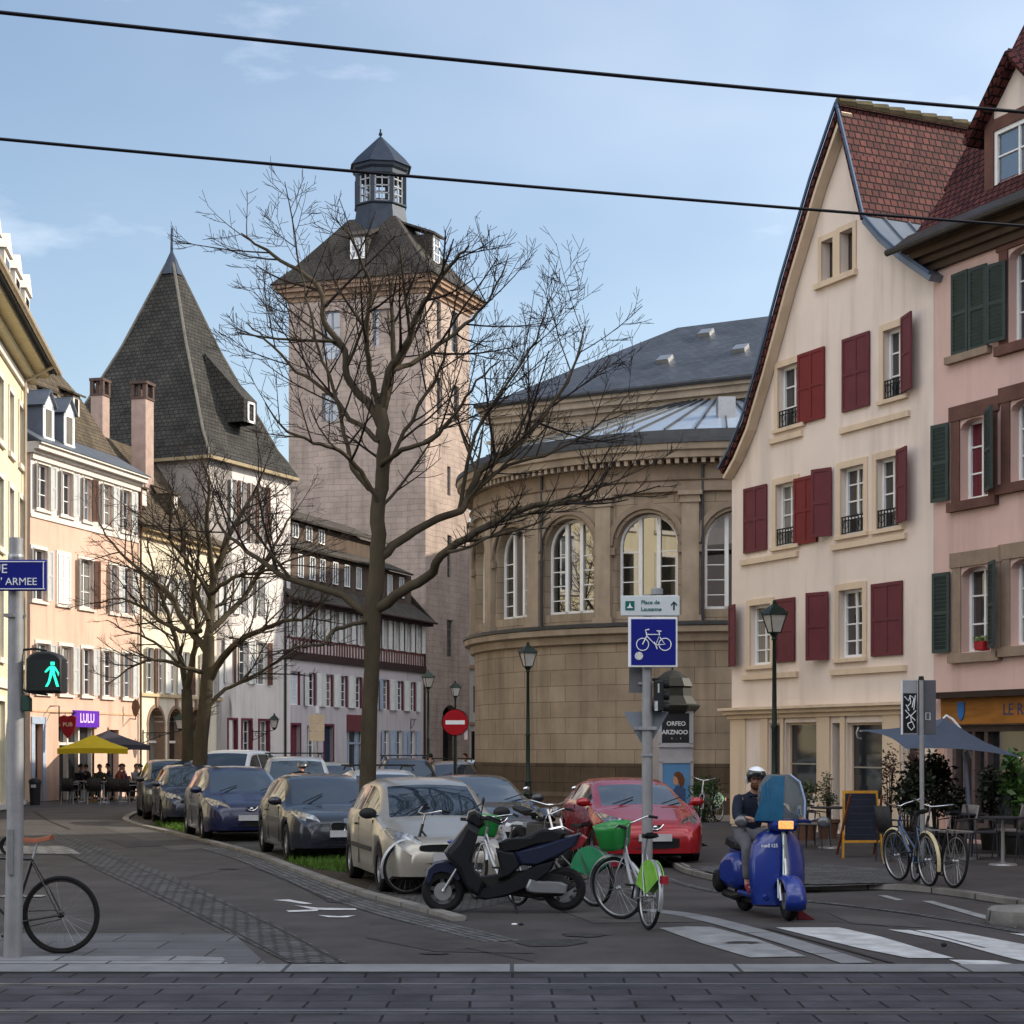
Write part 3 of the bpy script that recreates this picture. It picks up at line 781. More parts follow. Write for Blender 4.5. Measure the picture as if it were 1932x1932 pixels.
# unseen house added to the row, out of frame, to shade the foreground
nh = Fr((fd.p(7.62, 0).x, fd.p(7.62, 0).y), ang=154.5, length=18)
nb = thing('added_end_house', 'unseen plain ochre house added beyond the pink house to shade the street', 'house', nh.p(9, 0))
hs = [rect(1+i*2.4, 2.1+i*2.4, z, z+1.6) for i in range(7) for z in (1.2, 4.4, 7.6)]
wall(nh, rect(0, 18, 0, 11.2), hs, stucco('ochre_stucco', (.50, .36, .22)), nb, .2, 9)
for i, h in enumerate(hs): window(nh, h[0][0], h[1][0], h[0][1], h[2][1], nb, white, wglass[i % 4], .15)
mb = MB(); roofquad(mb, [nh.p(-.1, 11.2, .5), nh.p(18.2, 11.2, .5), nh.p(18.2, 16.5, -4), nh.p(-.1, 16.5, -4)]); roofquad(mb, [nh.p(18.2, 11.2, -9.3), nh.p(-.1, 11.2, -9.3), nh.p(-.1, 16.5, -4), nh.p(18.2, 16.5, -4)])
mb.build('roof', tile, nb, world=True)
# flower box
q = PW[3]; c = fd.p(fd.U(1845), q[2]+.02, -.10)
fl = thing('flower_box', 'red flower box on the pink house window sill', 'flower box', c)
mb = MB(); mb.M = face_m(c, fd.u); mb.prism([(-.15, .17), (.15, .17), (.12, 0), (-.12, 0)], -.09, .09, .02, 'xy'); mb.M = None
mb.build('box', mat('red_plastic', (.28, .01, .02), .4, .1, 5), fl, world=True)
mb = MB()
for k in range(90):
    p = c+fd.u*rg.uniform(-.17, .17)+V((0, 0, rg.uniform(.15, .27)))+fd.n*rg.uniform(-.08, .1); d = V((rg.uniform(-1, 1), rg.uniform(-1, 1), rg.uniform(-1, 1))).normalized()*.03; e = d.orthogonal().normalized()*.02
    mb.add([p-d, p+e, p+d, p-e], [(0,1,2,3)])
mb.build('plants', mat('pale_foliage', (.22, .28, .12), .8, .4, 20), fl, world=True)
# ================================================================== round sandstone building
RC, RR = V((6.8, 58.0, 0)), 8.0
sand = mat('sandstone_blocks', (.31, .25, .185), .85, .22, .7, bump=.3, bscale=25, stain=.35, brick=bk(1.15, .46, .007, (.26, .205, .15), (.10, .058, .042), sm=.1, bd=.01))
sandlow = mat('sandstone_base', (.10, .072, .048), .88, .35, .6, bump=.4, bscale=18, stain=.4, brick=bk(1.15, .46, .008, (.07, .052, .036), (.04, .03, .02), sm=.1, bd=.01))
sandp = mat('sandstone_plain', (.31, .25, .19), .85, .22, 1.2, bump=.2, bscale=25, stain=.3)
sandp2 = mat('sandstone_pink', (.24, .185, .140), .85, .22, 1.2, bump=.2, bscale=25, stain=.3)
slate = mat('slate_roof', (.045, .052, .066), .5, .28, .9, bump=.4, bscale=18, brick=bk(.32, .20, .012, (.062, .070, .088), (.018, .02, .025), bd=.02))
rb = thing('round_hall', 'round sandstone hall with tall arched windows, cornices and a slate roof', 'hall', (RC.x, RC.y, 0))
def rp_(th, r, z): return RC+V((math.sin(R(th))*r, -math.cos(R(th))*r, z))
def band(mb, prof, t0=-125, t1=60, n=None, close=True):
    """profile list (r offset, z) swept round."""
    n = n or int((t1-t0)/2.5); m = len(prof); vs = []; uv = []
    for i in range(n+1):
        t = lerp(t0, t1, i/n); L_ = 0
        for j, (r, z) in enumerate(prof):
            if j: L_ += math.hypot(r-prof[j-1][0], z-prof[j-1][1])
            vs.append(rp_(t, RR+r, z)); uv.append((R(t)*RR, prof[0][1]+L_))
    if mb.uvs is None: mb.uvs = []
    mb.uvs += uv
    mb.add(vs, [(i*m+j, (i+1)*m+j, (i+1)*m+j+1, i*m+j+1) for i in range(n) for j in range(m-1)])
zc0, zc1 = 4.85, 5.28
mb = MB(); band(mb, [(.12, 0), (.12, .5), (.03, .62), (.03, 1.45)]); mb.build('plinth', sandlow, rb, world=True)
mb = MB(); band(mb, [(.0, 1.45), (.0, zc0)]); mb.build('wall', sand, rb, world=True)
mb = MB(); band(mb, [(.0, zc0-.02), (.12, zc0+.02), (.16, zc0+.22), (.32, zc0+.27), (.34, zc1), (-.3, zc1+.06)]); mb.build('lower_cornice', sandp, rb, True, world=True, angle=25)
led = mat('lead_gutter', (.05, .052, .055), .5, .2, 4, metal=.4)
mb = MB(); band(mb, [(.30, zc1+.01), (.37, zc1+.02), (.37, zc1+.10), (.25, zc1+.14), (.0, zc1+.16)]); mb.build('gutter', led, rb, world=True)
# upper storey: 18.2 degree bays
BAY = 18.2; zs, za = 5.75, 8.50; hw = .90
cent = [-4+BAY*k for k in range(-6, 4)]
wl = MB(); wl.uvs = []; frm = []
z0, z1 = zc1+.05, 9.05
dth = BAY/26
def hole(t):
    best = None
    for c in cent:
        s_ = R(t-c)*RR
        if abs(s_) < hw+1e-6: return zs, za-hw+math.sqrt(max(0, hw*hw-s_*s_))
    return None
ts = []
for c in cent:
    e = math.degrees(hw/RR)
    ts += [c-BAY/2]+[c-e*math.cos(math.pi*i/16) for i in range(17)]
ts.append(cent[-1]+BAY/2)
def seg(ta, tb, za_, zb_, zc_, zd_, r=0, r2=None):
    r2 = r if r2 is None else r2
    o = [(ta, r, za_), (tb, r2, zb_), (tb, r2, zc_), (ta, r, zd_)]
    wl.add([rp_(t, RR+q, z) for t, q, z in o], [(0,1,2,3)]); wl.uvs += [(R(t)*RR, z) for t, q, z in o]
REC = -.42
for a, b in zip(ts[:-1], ts[1:]):
    mid = hole((a+b)/2)
    if mid is None:
        k = 4
        for i in range(k): seg(lerp(a, b, i/k), lerp(a, b, (i+1)/k), z0, z0, z1, z1)
    else:
        ha = hole(a) or (zs, za-hw); hb = hole(b) or (zs, za-hw)
        seg(a, b, z0, z0, zs, zs); seg(a, b, ha[1], hb[1], z1, z1)
        o = [(a, 0, ha[1]), (b, 0, hb[1]), (b, REC, hb[1]), (a, REC, ha[1])]
        wl.add([rp_(t, RR+q, z) for t, q, z in o], [(0,1,2,3)]); wl.uvs += [(R(t)*RR, z+q) for t, q, z in o]
        o = [(a, 0, zs), (b, 0, zs), (b, REC, zs), (a, REC, zs)]
        wl.add([rp_(t, RR+q, z) for t, q, z in o], [(0,1,2,3)]); wl.uvs += [(R(t)*RR, z+q) for t, q, z in o]
for c in cent:
    e = math.degrees(hw/RR)
    for t in (c-e, c+e):
        o = [(t, 0, zs), (t, REC, zs), (t, REC, za-hw), (t, 0, za-hw)]
        wl.add([rp_(a_, RR+q, z) for a_, q, z in o], [(0,1,2,3)]); wl.uvs += [(q, z) for a_, q, z in o]
wl.build('upper_wall', sand, rb, world=True)
for c in cent:
    if c < -100 or c > 30: continue
    base = rp_(c, RR, 0); f = Fr((base.x, base.y), ang=90+c-0, length=1)
    f.u = V((math.cos(R(c)), math.sin(R(c)), 0)); f.n = V((math.sin(R(c)), -math.cos(R(c)), 0)); M = Matrix.Identity(4)
    for k in range(3): M[k][0] = f.u[k]; M[k][1] = -f.n[k]
    M.translation = base; f.M = M
    # arch moulding + keystones
    mb = MB()
    for k in range(16):
        a0, a1 = math.pi*k/16, math.pi*(k+1)/16; zc_ = za-hw
        pts = []
        for n_ in (.0, .07):
            for a_, r_ in ((a0, hw+.10), (a1, hw+.10), (a1, hw+.26), (a0, hw+.26)): pts.append(f.p(math.cos(a_)*r_, zc_+math.sin(a_)*r_, n_))
        mb.add(pts, [(0,1,2,3),(4,7,6,5),(0,4,5,1),(2,6,7,3)])
    for s_ in (-1, 1): f.box(mb, s_*(hw+.02)-(.0 if s_ > 0 else .26), s_*(hw+.02)+(.26 if s_ > 0 else 0), za-hw-.26, za-hw-.06, -.02, .07)
    mb.build('arch_moulding', sandp2, rb, world=True)
    # white timber window
    mb = MB(); zr = za-hw; q = hw-.02; n0 = REC+.04
    for k in range(14):
        a0, a1 = math.pi*k/14, math.pi*(k+1)/14; pts = []
        for n_ in (n0, n0+.09):
            for a_, r_ in ((a0, q-.075), (a1, q-.075), (a1, q), (a0, q)): pts.append(f.p(math.cos(a_)*r_, zr+math.sin(a_)*r_, n_))
        mb.add(pts, [(0,1,2,3),(4,7,6,5),(0,4,5,1),(2,6,7,3)])
    f.box(mb, -q, -q+.075, zs, zr, n0, n0+.09); f.box(mb, q-.075, q, zs, zr, n0, n0+.09); f.box(mb, -q, q, zs, zs+.09, n0, n0+.10)
    f.box(mb, -q-.05, q+.05, zs-.10, zs, n0, n0+.22)
    for x in (-.27, .27):
        f.box(mb, x-.055, x+.055, zs, za-.10, n0, n0+.10)
    for i in range(1, 6):
        z = zs+i*.42
        if z < zr+.2:
            f.box(mb, -q+.05, -.30, z-.015, z+.015, n0+.02, n0+.05); f.box(mb, .30, q-.05, z-.015, z+.015, n0+.02, n0+.05)
    wn = mb.build('arched_window', white, rb, world=True)
    g = MB(); poly = archp(-q, q, zs, za-.02, 16); g.add([f.p(a, b, n0+.035) for a, b in poly], [tuple(range(len(poly)))])
    g.build('pane', mat('hall_glass', (.01, .011, .012), .015, 0, ior=3.2), wn, world=True)
    # pilaster between bays
    t2 = c+BAY/2; mb = MB(); b2 = rp_(t2, RR, 0); f2 = Fr((b2.x, b2.y), ang=0, length=1)
    f2.u = V((math.cos(R(t2)), math.sin(R(t2)), 0)); f2.n = V((math.sin(R(t2)), -math.cos(R(t2)), 0)); M = Matrix.Identity(4)
    for k in range(3): M[k][0] = f2.u[k]; M[k][1] = -f2.n[k]
    M.translation = b2; f2.M = M
    f2.box(mb, -.24, .24, z0, 8.72, -.1, .16); f2.box(mb, -.31, .31, z0, z0+.25, -.1, .21); f2.box(mb, -.29, .29, 8.72, 8.80, -.1, .20); f2.box(mb, -.27, .27, 8.80, 8.92, -.1, .19); f2.box(mb, -.34, .34, 8.92, 9.04, -.1, .26)
    mb.build('pilaster', sandp, rb, world=True)
    if int(round(c)) in (-22, -59): mb = MB(); mb.tube([f2.p(.34, z0, .1), f2.p(.34, 10.1, .1)], .04, 6); mb.build('drainpipe', led, rb, world=True)
mb = MB(); band(mb, [(.0, 9.0), (.12, 9.04), (.12, 9.32), (.18, 9.36), (.06, 9.40), (.06, 9.80), (.16, 9.84)]); mb.build('frieze', sandp2, rb, world=True)
mb = MB()
for i in range(110):
    t = -125+i*1.68; a, b = rp_(t, RR+.1, 0), rp_(t+.78, RR+.1, 0); n = V((math.sin(R(t)), -math.cos(R(t)), 0))
    mb.add([a+V((0,0,9.78)), b+V((0,0,9.78)), b+n*.30+V((0,0,9.78)), a+n*.30+V((0,0,9.78)), a+V((0,0,9.94)), b+V((0,0,9.94)), b+n*.30+V((0,0,9.94)), a+n*.30+V((0,0,9.94))], [(0,1,2,3),(4,7,6,5),(2,3,7,6),(1,2,6,5),(0,3,7,4)])
tag(mb.build('dentils', sandp, rb, world=True))
mb = MB(); band(mb, [(.1, 9.92), (.46, 9.93), (.48, 10.10), (.56, 10.14), (.58, 10.32), (-.1, 10.38)]); mb.build('main_cornice', sandp, rb, world=True)
mb = MB(); band(mb, [(.52, 10.30), (.62, 10.32), (.60, 10.46), (.40, 10.50)]); band(mb, [(.40, 10.50), (.34, 10.72), (-.1, 10.74)]); mb.build('roof_gutter', led, rb, world=True)
mb = MB(); band(mb, [(.32, 10.70), (-8.0, 13.4)], n=40); zr_ = mb.build('zinc_roof', mat('pale_zinc', (.30, .36, .44), .38, .12, 1.5, metal=.45), rb, world=True)
mb = MB()
for i in range(30):
    t = -120+i*6; mb.bar(rp_(t, RR+.3, 10.74), rp_(t, 1.0, 13.1), .04, .06)
mb.build('seams', led, zr_, world=True)
mb = MB(); c = rp_(-6, 5.9, 11.6); mb.box(c.x-.25, c.x+.25, c.y-.3, c.y+.3, 11.1, 12.0); mb.build('roof_hatch', alu, zr_, world=True)
# upper rectangular volume behind with its own cornice and slate roof
fu = Fr((-.72, 60.0), (12.2, 52.6))
uh = 12.95
wall(fu, rect(0, fu.len, 9.5, uh), [rect(2.35, 2.75, 10.9, 12.1)], sand, rb, .2, 11, name='attic_wall')
mb = MB(); fu.box(mb, 2.3, 2.8, 10.9, 12.1, -.25, -.2); mb.build('slit_window', bluglass, rb, world=True)
mb = MB()
for z_0, z_1, n in ((-.95, -.85, .08), (-.30, -.12, .12), (-.12, .10, .26), (.10, .24, .36)):
    a, b, c_, d = fu.p(-n, 0, n), fu.p(fu.len+n, 0, n), fu.p(fu.len+n, 0, -11-n), fu.p(-n, 0, -11-n)
    vs = [V((p.x, p.y, uh+z)) for z in (z_0, z_1) for p in (a, b, c_, d)]
    mb.add(vs, [(0,1,5,4),(1,2,6,5),(2,3,7,6),(3,0,4,7),(4,5,6,7),(3,2,1,0)])
mb.build('attic_cornice', sandp, rb, world=True)
mb = MB(); a, b, c_, d = fu.p(-.30, uh+.26, .30), fu.p(fu.len+.3, uh+.26, .30), fu.p(fu.len+.3, uh+.26, -11.3), fu.p(-.30, uh+.26, -11.3)
r0, r1 = fu.p(4.3, 16.5, -5.5), fu.p(fu.len, 16.5, -5.5)
e = 1.0
for q in ([a, b, r1, r0], [c_, d, r0, r1], [d, a, r0]): roofquad(mb, q, .05)
sr = mb.build('slate_roof', slate, rb, world=True)
mb = MB(); mb.tube([fu.p(-.38, uh+.28, .40), fu.p(fu.len, uh+.28, .40)], .08, 6); fu.box(mb, -.36, fu.len, uh+.24, uh+.34, .2, .38); mb.build('upper_gutter', led, rb, world=True)
for (uu, k) in ((5.4, .42), (8.0, .45), (5.9, .80), (9.9, .86)):      # roof lights
    z = lerp(uh+.26, 16.5, k); n = lerp(.3, -5.5, k); p = fu.p(uu, z, n); mb = MB(); mb.M = Matrix.Translation(p) @ face_m((0,0,0), fu.u, (0,0,1)).to_3x3().to_4x4() if False else None
    q = (fu.p(uu, z+.25, n-.42)-p).normalized(); up = fu.u.cross(q)
    if up.z < 0: up = -up
    w2 = .22; vs = [p+fu.u*sx*w2+q*sy*w2+up*h for h in (.0, .14) for sx, sy in ((-1,-1),(1,-1),(1,1),(-1,1))]
    mb.add(vs, [(4,5,6,7),(0,1,5,4),(1,2,6,5),(2,3,7,6),(3,0,4,7)]); mb.build('skylight', alu, sr, world=True)
# ================================================================== left row
sun_pink = stucco('salmon_stucco', (.60, .40, .31), var=.07)
sun_cream = stucco('warm_cream_stucco', (.66, .58, .45), var=.06)
whitewall = stucco('white_render', (.62, .57, .54), var=.05)
yellow = stucco('yellow_stucco', (.64, .57, .40), var=.06)
brtile = mat('brown_roof_tiles', (.105, .082, .055), .85, .35, 1.2, bump=.5, bscale=14, brick=bk(.20, .17, .012, (.075, .058, .040), (.03, .024, .018), sm=.5, bd=.03))
dktile = mat('dark_shingles', (.050, .047, .042), .85, .4, .8, bump=.6, bscale=14, brick=bk(.26, .20, .016, (.034, .032, .030), (.010, .010, .009), sm=.5, bd=.03))
lead = mat('grey_metal_roof', (.11, .125, .15), .45, .15, 2, metal=.4)
stonew = mat('white_stone_trim', (.66, .60, .53), .8, .08, 3, bump=.1, bscale=30)
shw = mat('white_shutter', (.60, .60, .58), .6, .08, 4)
shb = mat('brown_shutter', (.10, .05, .035), .6, .2, 4)
shg = mat('greyblue_shutter', (.34, .40, .50), .6, .1, 4)

# ---- yellow house, far left
fy0 = V((-16.2, 60.0)); du = V((-.140, .990)); L0 = 34.0
fy = Fr((fy0.x-du.x*L0, fy0.y-du.y*L0), (fy0.x, fy0.y))
yh = thing('yellow_house', 'tall yellow house with a deep eave and dormers at the left edge', 'house', fy.p(L0-4, 0))
hs = []; wn = []
for i in range(14):
    u = fy.len-1.25-i*2.35
    for z, h in ((4.6, 2.2), (7.9, 2.1), (11.1, 1.9)): hs.append(rect(u-.5, u+.5, z, z+h)); wn.append((u-.5, u+.5, z, z+h))
    if i % 2 == 0: hs.append(rect(u-.9, u+.8, .2, 3.3)); wn.append((u-.9, u+.8, .2, 3.3))
wall(fy, rect(0, fy.len, 0, 14.3), hs, yellow, yh, .22, 9)
tr_ = MB()
for i, q in enumerate(wn):
    if q[0] > fy.len-24: window(fy, *q, yh, white, wglass[i % 4], .18, .06, 2, 3, sill=None)
    fy.box(tr_, q[0]-.14, q[0], q[2], q[3], -.01, .04); fy.box(tr_, q[1], q[1]+.14, q[2], q[3], -.01, .04); fy.box(tr_, q[0]-.14, q[1]+.14, q[3], q[3]+.16, -.01, .05); fy.box(tr_, q[0]-.18, q[1]+.18, q[2]-.16, q[2], -.01, .10)
fy.box(tr_, 0, fy.len, 3.7, 4.0, -.01, .08); fy.box(tr_, 0, fy.len, 13.7, 13.95, -.01, .10)
tr_.build('trim', stonew, yh, world=True)
mb = MB(); fy.box(mb, -.2, fy.len+.45, 14.3, 14.5, -.5, .75); fy.box(mb, -.2, fy.len+.3, 14.05, 14.3, -.2, .35); mb.build('eave', stucco('yellow_eave', (.56, .48, .30)), yh, world=True)
mb = MB(); pr = [(1.0, 14.5), (.35, 15.0), (-.3, 17.6), (-1.4, 18.6), (-4.5, 20.0)]
for i in range(4): roofquad(mb, [fy.p(-.2, pr[i][1], pr[i][0]), fy.p(fy.len+.6-.5*(i > 0), pr[i][1], pr[i][0]), fy.p(fy.len+.1-.9*(i > 0), pr[i+1][1], pr[i+1][0]), fy.p(-.2, pr[i+1][1], pr[i+1][0])], .1)
roofquad(mb, [fy.p(fy.len+.6, 14.5, 1), fy.p(fy.len+.6, 14.5, -9), fy.p(fy.len-.9, 18.6, -6), fy.p(fy.len-.9, 18.6, -1.4)], .1)
yr = mb.build('roof', mat('slate_dark', (.05, .052, .06), .6, .25, 1.2, bump=.3, bscale=20), yh, world=True)
mb = MB(); mb.tube([fy.p(0, 14.5, 1.05), fy.p(fy.len+.6, 14.5, 1.05)], .09, 8); mb.tube([fy.p(fy.len-1.0, 14.4, 1.0), fy.p(fy.len-1.0, 13.9, .12), fy.p(fy.len-1.0, .2, .12)], .06, 6); mb.build('gutter', mat('beige_gutter', (.40, .33, .24), .5, .1, 3), yh, world=True)
for i in range(8):
    u = fy.len-1.8-i*2.35; mb = MB(); fy.box(mb, u-.62, u+.62, 15.1, 16.6, -1.6, .28); mb.prism([(u-.75, 17.0), (u+.75, 17.0), (u, 17.7)], 0, 0.0) if False else None
    a = [fy.p(u-.72, 16.6, .36), fy.p(u+.72, 16.6, .36), fy.p(u, 17.2, .36)]; b = [p-fy.n*2.2 for p in a]; mb.add(a+b, [(0,1,2),(0,3,4,1),(1,4,5,2),(2,5,3,0)])
    d = mb.build('dormer', stonew, yh, world=True)
    g = MB(); fy.box(g, u-.34, u+.34, 15.4, 16.4, .28, .30); g.build('pane', dkglass, d, world=True)

# ---- salmon house
fp_ = Fr((-16.7-.243*1.09, 64.5-.97*1.09), ang=14.06, length=8.58)
sh_ = thing('salmon_house', 'salmon pink house with white window surrounds and two little grey dormers above a cafe', 'house', fp_.p(4, 0))
rows = [
 ([(68, 92, 868, 963), (114, 135, 884, 974), (156, 171, 898, 983), (192, 211, 908, 991), (229, 245, 919, 999)], 'top'),
 ([(60, 86, 1018, 1118), (108, 130, 1033, 1125), (149, 175, 1045, 1133), (207, 221, 1057, 1139), (229, 247, 1062, 1142)], 'mid'),
 ([(68, 92, 1209, 1303), (112, 135, 1212, 1305), (154, 173, 1217, 1307), (192, 212, 1221, 1309), (231, 248, 1225, 1311)], 'low')]
hs = []; sw_ = []
zt = [(10.42, 12.0), (7.15, 8.95), (3.88, 5.62)]
for (row, nm), (za_, zb_) in zip(rows, zt):
    for a, b, yt, yb in row:
        u0, u1 = fp_.U(a), fp_.U(b); hs.append(rect(u0, u1, za_, zb_)); sw_.append((u0, u1, za_, zb_))
dq = (fp_.U(65), fp_.U(80), .0, 2.75); hs.append(rect(*dq))
ex = [rect(fp_.U(112), fp_.U(178), .0, 2.7), rect(fp_.U(205), fp_.U(224), .0, 2.6)]; hs += ex
wall(fp_, rect(0, fp_.len, 0, 12.35), hs, sun_pink, sh_, .24, 8)
tr_ = MB()
for i, q in enumerate(sw_):
    r_ = rg.random()
    window(fp_, *q, sh_, white, wglass[(i*3+1) % 4], .16, .05, 2, 3)
    fp_.box(tr_, q[0]-.11, q[0], q[2]-.04, q[3]+.12, -.01, .04); fp_.box(tr_, q[1], q[1]+.11, q[2]-.04, q[3]+.12, -.01, .04); fp_.box(tr_, q[0], q[1], q[3], q[3]+.12, -.01, .04); fp_.box(tr_, q[0]-.13, q[1]+.13, q[2]-.13, q[2]-.04, -.01, .09)
fp_.box(tr_, 0, fp_.len, 12.1, 12.3, -.01, .12); fp_.box(tr_, 0, fp_.len, 10.05, 10.17, -.01, .05)
tr_.build('surrounds', stonew, sh_, world=True)
mb = MB(); fp_.box(mb, 0.01, fp_.len-.01, 10.17, 12.1, -.1, .0+.012)
# white top storey as a thin band with the windows left free
mb = MB(); prev = .0
for q in sw_[:5]: fp_.box(mb, prev+.0, q[0]-.11, 10.17, 12.1, -.01, .02); prev = q[1]+.11
fp_.box(mb, prev, fp_.len, 10.17, 12.1, -.01, .02)
for q in sw_[:5]: fp_.box(mb, q[0]-.11, q[1]+.11, 10.17, 10.29, -.01, .02)
mb.build('top_storey_render', whitewall, sh_, world=True)
for i, q in enumerate(sw_):
    w_ = .26
    if i == 6: shutter(fp_, q[0], (q[0]+q[1])/2, q[2], q[3], sh_, shw, .03); shutter(fp_, (q[0]+q[1])/2, q[1], q[2], q[3], sh_, shw, .03); continue
    gap = 99 if i % 5 == 0 else q[0]-sw_[i-1][1]
    ms = [shw, shw, shb if i in (2, 8) else shw]
    shutter(fp_, q[1]+.02, q[1]+.02+w_, q[2], q[3], sh_, shb if i in (2, 7) else shw, .05, 'l', 35)
    if gap > .6: shutter(fp_, q[0]-.02-w_, q[0]-.02, q[2], q[3], sh_, shw, .05, 'r', 30)
mb = MB(); 
for z_0, z_1, n in ((12.3, 12.42, .2), (12.42, 12.6, .4), (12.6, 12.68, .5)): fp_.box(mb, -.1, fp_.len+.05, z_0, z_1, -.2, n)
mb.build('cornice', stonew, sh_, world=True)
mb = MB(); roofquad(mb, [fp_.p(-.15, 12.68, .52), fp_.p(fp_.len+.1, 12.68, .52), fp_.p(fp_.len+.1, 13.55, -1.0), fp_.p(-.15, 13.55, -1.0)], .06); lr = mb.build('metal_skirt_roof', lead, sh_, world=True)
mb = MB(); pr = [(-1.0, 13.5), (-2.2, 15.9), (-3.6, 17.7), (-8.2, 13.0)]
E_ = lambda z: fp_.len+.3-max(0, z-13.5)*.45
for i in range(3): roofquad(mb, [fp_.p(-.2, pr[i][1], pr[i][0]), fp_.p(E_(pr[i][1]), pr[i][1], pr[i][0]), fp_.p(E_(pr[i+1][1]), pr[i+1][1], pr[i+1][0]), fp_.p(-.2, pr[i+1][1], pr[i+1][0])], .12)
gb = [fp_.p(fp_.len+.25, 12.3, -1.0), fp_.p(fp_.len+.25, 12.3, -8.2), fp_.p(E_(13), 13.0, -8.2), fp_.p(E_(17.7), 17.66, -3.6), fp_.p(E_(13.5), 13.46, -1)]
mb.add(gb, [tuple(range(5))])
sr_ = mb.build('roof', brtile, sh_, world=True)
dwm = mat('slate_blue_cladding', (.12, .135, .17), .6, .12, 4)
for a, b in ((86, 100), (125, 139)):
    u0, u1 = fp_.U(a)-.12, fp_.U(b)+.12; mb = MB(); fp_.box(mb, u0, u1, 12.9, 14.25, -2.2, -.05); uc = (u0+u1)/2
    d = mb.build('dormer', dwm, sh_, world=True)
    mb = MB(); A = [fp_.p(u0-.02, 14.25, -.03), fp_.p(u1+.02, 14.25, -.03), fp_.p(uc, 14.72, -.03)]; mb.add(A, [(0,1,2)]); fp_.box(mb, u0, u0+.16, 12.95, 14.25, -.06, -.02); fp_.box(mb, u1-.16, u1, 12.95, 14.25, -.06, -.02); fp_.box(mb, u0, u1, 14.05, 14.27, -.06, -.02); fp_.box(mb, u0, u1, 12.9, 13.05, -.06, .0)
    mb.build('dormer_front', white, d, world=True)
    mb = MB(); fp_.box(mb, u0+.16, u1-.16, 13.05, 14.05, -.055, -.035); mb.build('pane', dkglass2, d, world=True)
    mb = MB()
    for e, s_ in ((u0-.12, 1), (u1+.12, 1)): roofquad(mb, [fp_.p(e, 14.17, .08), fp_.p(uc, 14.80, .08), fp_.p(uc, 14.80, -2.4), fp_.p(e, 14.17, -2.4)], .05)
    mb.build('dormer_roof', lead, d, world=True)
for uu, nn, zz in ((4.6, -1.9, 14.7), (6.6, -2.0, 15.0)):
    mb = MB(); fp_.box(mb, uu-.35, uu+.35, zz-.3, zz+.7, nn-1.2, nn+.3); d = mb.build('dormer', brtile, sh_, world=True)
    mb = MB(); roofquad(mb, [fp_.p(uu-.5, zz+.68, nn+.5), fp_.p(uu+.5, zz+.68, nn+.5), fp_.p(uu+.5, zz+1.5, nn-1.6), fp_.p(uu-.5, zz+1.5, nn-1.6)], .08); mb.build('dormer_roof', brtile, d, world=True)
    mb = MB(); fp_.box(mb, uu-.25, uu+.25, zz-.2, zz+.6, nn+.3, nn+.33); mb.build('frame', stonew, d, world=True)
    mb = MB(); fp_.box(mb, uu-.14, uu+.14, zz-.1, zz+.5, nn+.33, nn+.34); mb.build('pane', dkglass, d, world=True)
# ground floor: door, shopfront, purple sign
mb = MB(); fp_.box(mb, dq[0], dq[1], 0, 2.7, -.24, -.2); mb.build('door', mat('dark_brown_door', (.06, .03, .02), .5, .2, 4), sh_, world=True)
mb = MB(); fp_.box(mb, dq[0]-.25, dq[0], 0, 2.75, -.01, .03); fp_.box(mb, dq[1], dq[1]+.22, 0, 2.75, -.01, .03); fp_.box(mb, dq[0]-.25, dq[1]+.22, 2.75, 3.0, -.01, .05); mb.build('door_surround', shg, sh_, world=True)
mb = MB(); h = ex[0]; fp_.box(mb, h[0][0], h[1][0], 0, 2.7, -.3, -.26); h2 = ex[1]; fp_.box(mb, h2[0][0], h2[1][0], 0, 2.6, -.3, -.26); mb.build('shop_glass', shopglass, sh_, world=True)
mb = MB()
for t in (0, .3, .62, 1): u = lerp(h[0][0], h[1][0], t); fp_.box(mb, u-.05, u+.05, 0, 2.7, -.26, -.1)
fp_.box(mb, h[0][0], h[1][0], 2.0, 2.1, -.26, -.12); mb.build('shop_frame', stonew, sh_, world=True)
mb = MB(); fp_.box(mb, 0, fp_.len, 3.18, 3.26, -.01, .03); mb.build('string_course', stucco('salmon_light', (.62, .38, .25)), sh_, world=True)
mb = MB(); u0, u1 = fp_.U(136), fp_.U(183); zz = fp_.z(160, 1356); fp_.box(mb, u0, u1, zz-.32, zz+.30, .01, .10)
ps = mb.build('shop_sign', mat('purple_sign', (.10, .022, .36), .5, .2, 5), sh_, world=True)
text('LULU', .48, mat('lilac_lettering', (.72, .55, .85), .5, 0), face_m(fp_.p((u0+u1)/2, zz, .105), fp_.u), ps, bold=True)

